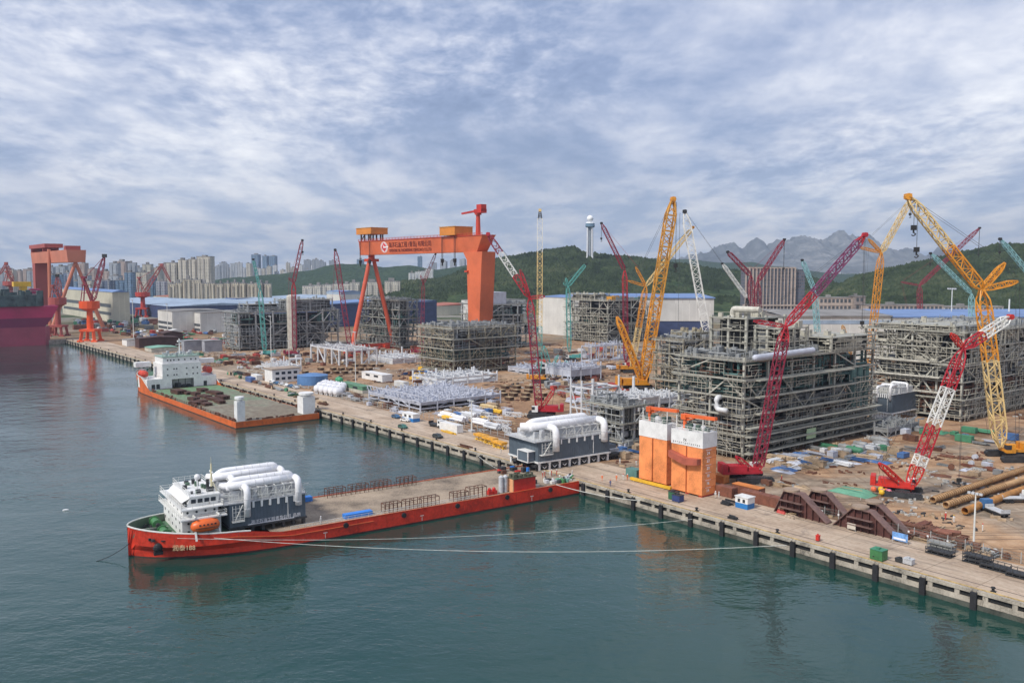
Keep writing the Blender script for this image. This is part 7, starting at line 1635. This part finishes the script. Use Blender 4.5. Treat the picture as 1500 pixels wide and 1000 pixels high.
# ---- people
def person_mesh(pose, suit, name):
    J = {'pel': (0, 0, .95), 'ch': (0, 0, 1.38), 'nk': (0, 0, 1.52), 'hd': (0, .01, 1.70), 'hl': (-.09, 0, .90), 'hr': (.09, 0, .90), 'sl': (-.19, 0, 1.42), 'sr': (.19, 0, 1.42)}
    st = .16 if pose == 'walk' else .03
    J.update(kl=(-.10, st, .50), kr=(.10, -st * .3, .50), al=(-.11, st * 1.2, .08), ar=(.11, -st * 1.6, .08), tl=(-.12, st * 1.2 + .16, .04), tr=(.12, -st * 1.6 + .16, .04))
    if pose == 'point': J.update(el=(-.30, .12, 1.22), wl=(-.34, .36, 1.36), er=(.27, -.03, 1.16), wr=(.26, .08, .93))
    else: J.update(el=(-.27, -st * .6, 1.16), wl=(-.27, .08 - st * .5, .93), er=(.27, st * .4, 1.16), wr=(.26, .12 + st * .5, .95))
    J.update(fl=tuple(Vector(J['wl']) + Vector((0, .04, -.1 if pose != 'point' else .03))), fr=tuple(Vector(J['wr']) + Vector((0, .03, -.1))))
    E = [('pel', 'ch'), ('ch', 'nk'), ('nk', 'hd'), ('pel', 'hl'), ('pel', 'hr'), ('hl', 'kl'), ('hr', 'kr'), ('kl', 'al'), ('kr', 'ar'), ('al', 'tl'), ('ar', 'tr'), ('ch', 'sl'), ('ch', 'sr'), ('sl', 'el'), ('sr', 'er'), ('el', 'wl'), ('er', 'wr'), ('wl', 'fl'), ('wr', 'fr')]
    R = dict(pel=.16, ch=.17, nk=.065, hd=.115, hl=.11, hr=.11, sl=.075, sr=.075, kl=.075, kr=.075, al=.055, ar=.055, tl=.045, tr=.045, el=.055, er=.055, wl=.04, wr=.04, fl=.04, fr=.04)
    ks = list(J); me = bpy.data.meshes.new(name); me.from_pydata([J[k] for k in ks], [(ks.index(a), ks.index(b)) for a, b in E], []); ob = bpy.data.objects.new(name, me); C.objects.link(ob)
    ob.modifiers.new('s', 'SKIN'); ob.modifiers.new('u', 'SUBSURF').levels = 1
    for i, k in enumerate(ks): me.skin_vertices[0].data[i].radius = (R[k], R[k] * .8); me.skin_vertices[0].data[i].use_root = (k == 'pel')
    bpy.context.view_layer.update(); m2 = bpy.data.meshes.new_from_object(ob.evaluated_get(bpy.context.evaluated_depsgraph_get())); bpy.data.objects.remove(ob)
    m2.materials.clear(); m2.materials.append(suit); m2.materials.append(mat('skin', (.45, .28, .2), .6)); m2.materials.append(darkm)
    for f in m2.polygons:
        z = f.center.z; hand = min((f.center - Vector(J['fl'])).length, (f.center - Vector(J['fr'])).length) < .07
        f.material_index = 1 if z > 1.56 or hand else (2 if z < .12 else 0)
    return m2
suits = [mat('suit_white', (.65, .65, .62), .8), mat('suit_orange', (.62, .16, .05), .8), mat('suit_red', (.45, .04, .04), .8), mat('suit_blue', (.05, .08, .2), .8)]
PM = {}
def person(px, pose, si, label, hc=0, rz=0, z=None, loc=None):
    key = (pose, si)
    if key not in PM: PM[key] = person_mesh(pose, suits[si], 'body')
    p = loc or G(*px); o = thing('person', label, 'person', p, rz, 'workers on the quay')
    b = bpy.data.objects.new('body', PM[key]); C.objects.link(b); b.parent = o
    mb = MB(); mb.ball((0, .01, 1.755), .145, 10, 6, (1, 1.1, .75)); mb.cyl((0, .03, 1.74), (0, .03, 1.76), .19, n=10); mb.build('helmet', [wclean, redp, ylw][hc], o)
    return o
for i, (px, pose, si, hc, lab) in enumerate([((882, 704), 'walk', 1, 0, 'worker in orange walking on the quay before the caisson towers'), ((894, 712), 'stand', 3, 1, 'worker in dark clothes standing near the quay edge'), ((903, 704), 'stand', 1, 0, 'worker in orange at left of the trio beside the tool container'), ((913, 703), 'point', 0, 1, 'worker in white in the middle of the trio'), ((919, 703), 'stand', 1, 0, 'worker in orange at right of the trio beside the tool container'),
    ((1048, 729), 'stand', 0, 0, 'worker in white standing at the foot of the numbered caisson'), ((1053, 730), 'walk', 0, 0, 'worker in white walking right of the numbered caisson'), ((1439, 778), 'point', 0, 1, 'worker in white on the dirt right of the light mast'), ((1385, 761), 'stand', 2, 0, 'worker in red standing by the rust pile'),
    ((932, 682), 'walk', 0, 1, 'worker in white left of the rear caisson tower'), ((734, 664), 'stand', 0, 1, 'worker in white on the apron before the yellow frames'), ((1145, 705), 'walk', 2, 2, 'worker in red crossing the dirt behind the containers'), ((1397, 765), 'stand', 0, 2, 'worker in white behind the rust pile'), ((838, 698), 'point', 0, 0, 'worker in white under the right part of the quay module'), ((908, 680), 'stand', 0, 0, 'worker in white beside the trailer power pack'), ((944, 690), 'walk', 1, 1, 'worker in orange behind the tool container')]):
    person(px, pose, si, lab, hc, rnd(-3, 3))
for i, x in enumerate((-1.0, .2, 1.4, 2.6, 3.9)): person(None, 'stand' if i % 2 else 'point', 2 if i != 2 else 0, 'worker in %s on the ship stern by the quay module, %s of five' % ('red' if i != 2 else 'white', ORD[4 - i]), 0, rnd(-3, 3), loc=sw(x, -9 - .8 * (i % 2), 3.5))
person(None, 'stand', 0, 'worker in white on the ship deck right of the slate module', 0, 1, loc=sw(72.4, -1.6, 3.46))
# buoy on the water
p = G(96, 747, 0); o = thing('floating_debris', 'tiny pale float on the open water at left', 'float', p, .3); mb = MB(); mb.tube([(-.7, 0, .05), (-.3, 0, .12), (.4, 0, .12), (.8, 0, .05)], [.1, .22, .22, .1], 8); mb.build('float_body', wclean, o)
# ---- loose litter lying over the worked dirt, too many bits to count
random.seed(77); LIT = []
for nm_, m_, cnt_ in (('pale_litter', gravelm, 2600), ('rusty_litter', rustm, 2000), ('dark_litter', darkm, 1500), ('tan_litter', PAL['tan'], 1600)):
    mb = MB(); made = 0; sd = rnd(0, 90)
    while made < cnt_:
        u, v = rnd(-110, 470), AW + 3 + 270 * random.random() ** 1.3; w = yd(u, v)
        if NZ.fractal(Vector((w.x * .022, w.y * .022, sd)), 1, 2, 4) < .12: continue
        for q in range(random.choice([1, 2, 4, 6])):
            x, y = w.x + rnd(-2, 2), w.y + rnd(-2, 2); a = rnd(0, 3.14); l = rnd(.2, 2.2); hh_ = rnd(.15, .6); mb.bar((x, y, Q + hh_ * .5 - .06), (x + l * math.cos(a), y + l * math.sin(a), Q + hh_ * .5 - .06), rnd(.15, .7), hh_); made += 1
    tag(mb.build(nm_, m_), 'small scraps and offcuts littered over the yard dirt', 'litter', kind='stuff')
# ------------------------------------------------------------------ haze
hb = MB(); hb.box(-6500, -400, -1.2, 8500, 12500, 620)
HZB = tag(hb.build('haze', None), kind='stuff'); HZB.data.materials.clear()
hm = bpy.data.materials.new('haze_air'); hm.use_nodes = True; hn = hm.node_tree; hn.nodes.remove(hn.nodes['Principled BSDF'])
pv = hn.nodes.new('ShaderNodeVolumePrincipled'); pv.inputs['Color'].default_value = (.68, .80, .98, 1); pv.inputs['Density'].default_value = 7.5e-5; pv.inputs['Anisotropy'].default_value = .2
hn.links.new(pv.outputs[0], hn.nodes['Material Output'].inputs['Volume']); HZB.data.materials.append(hm)
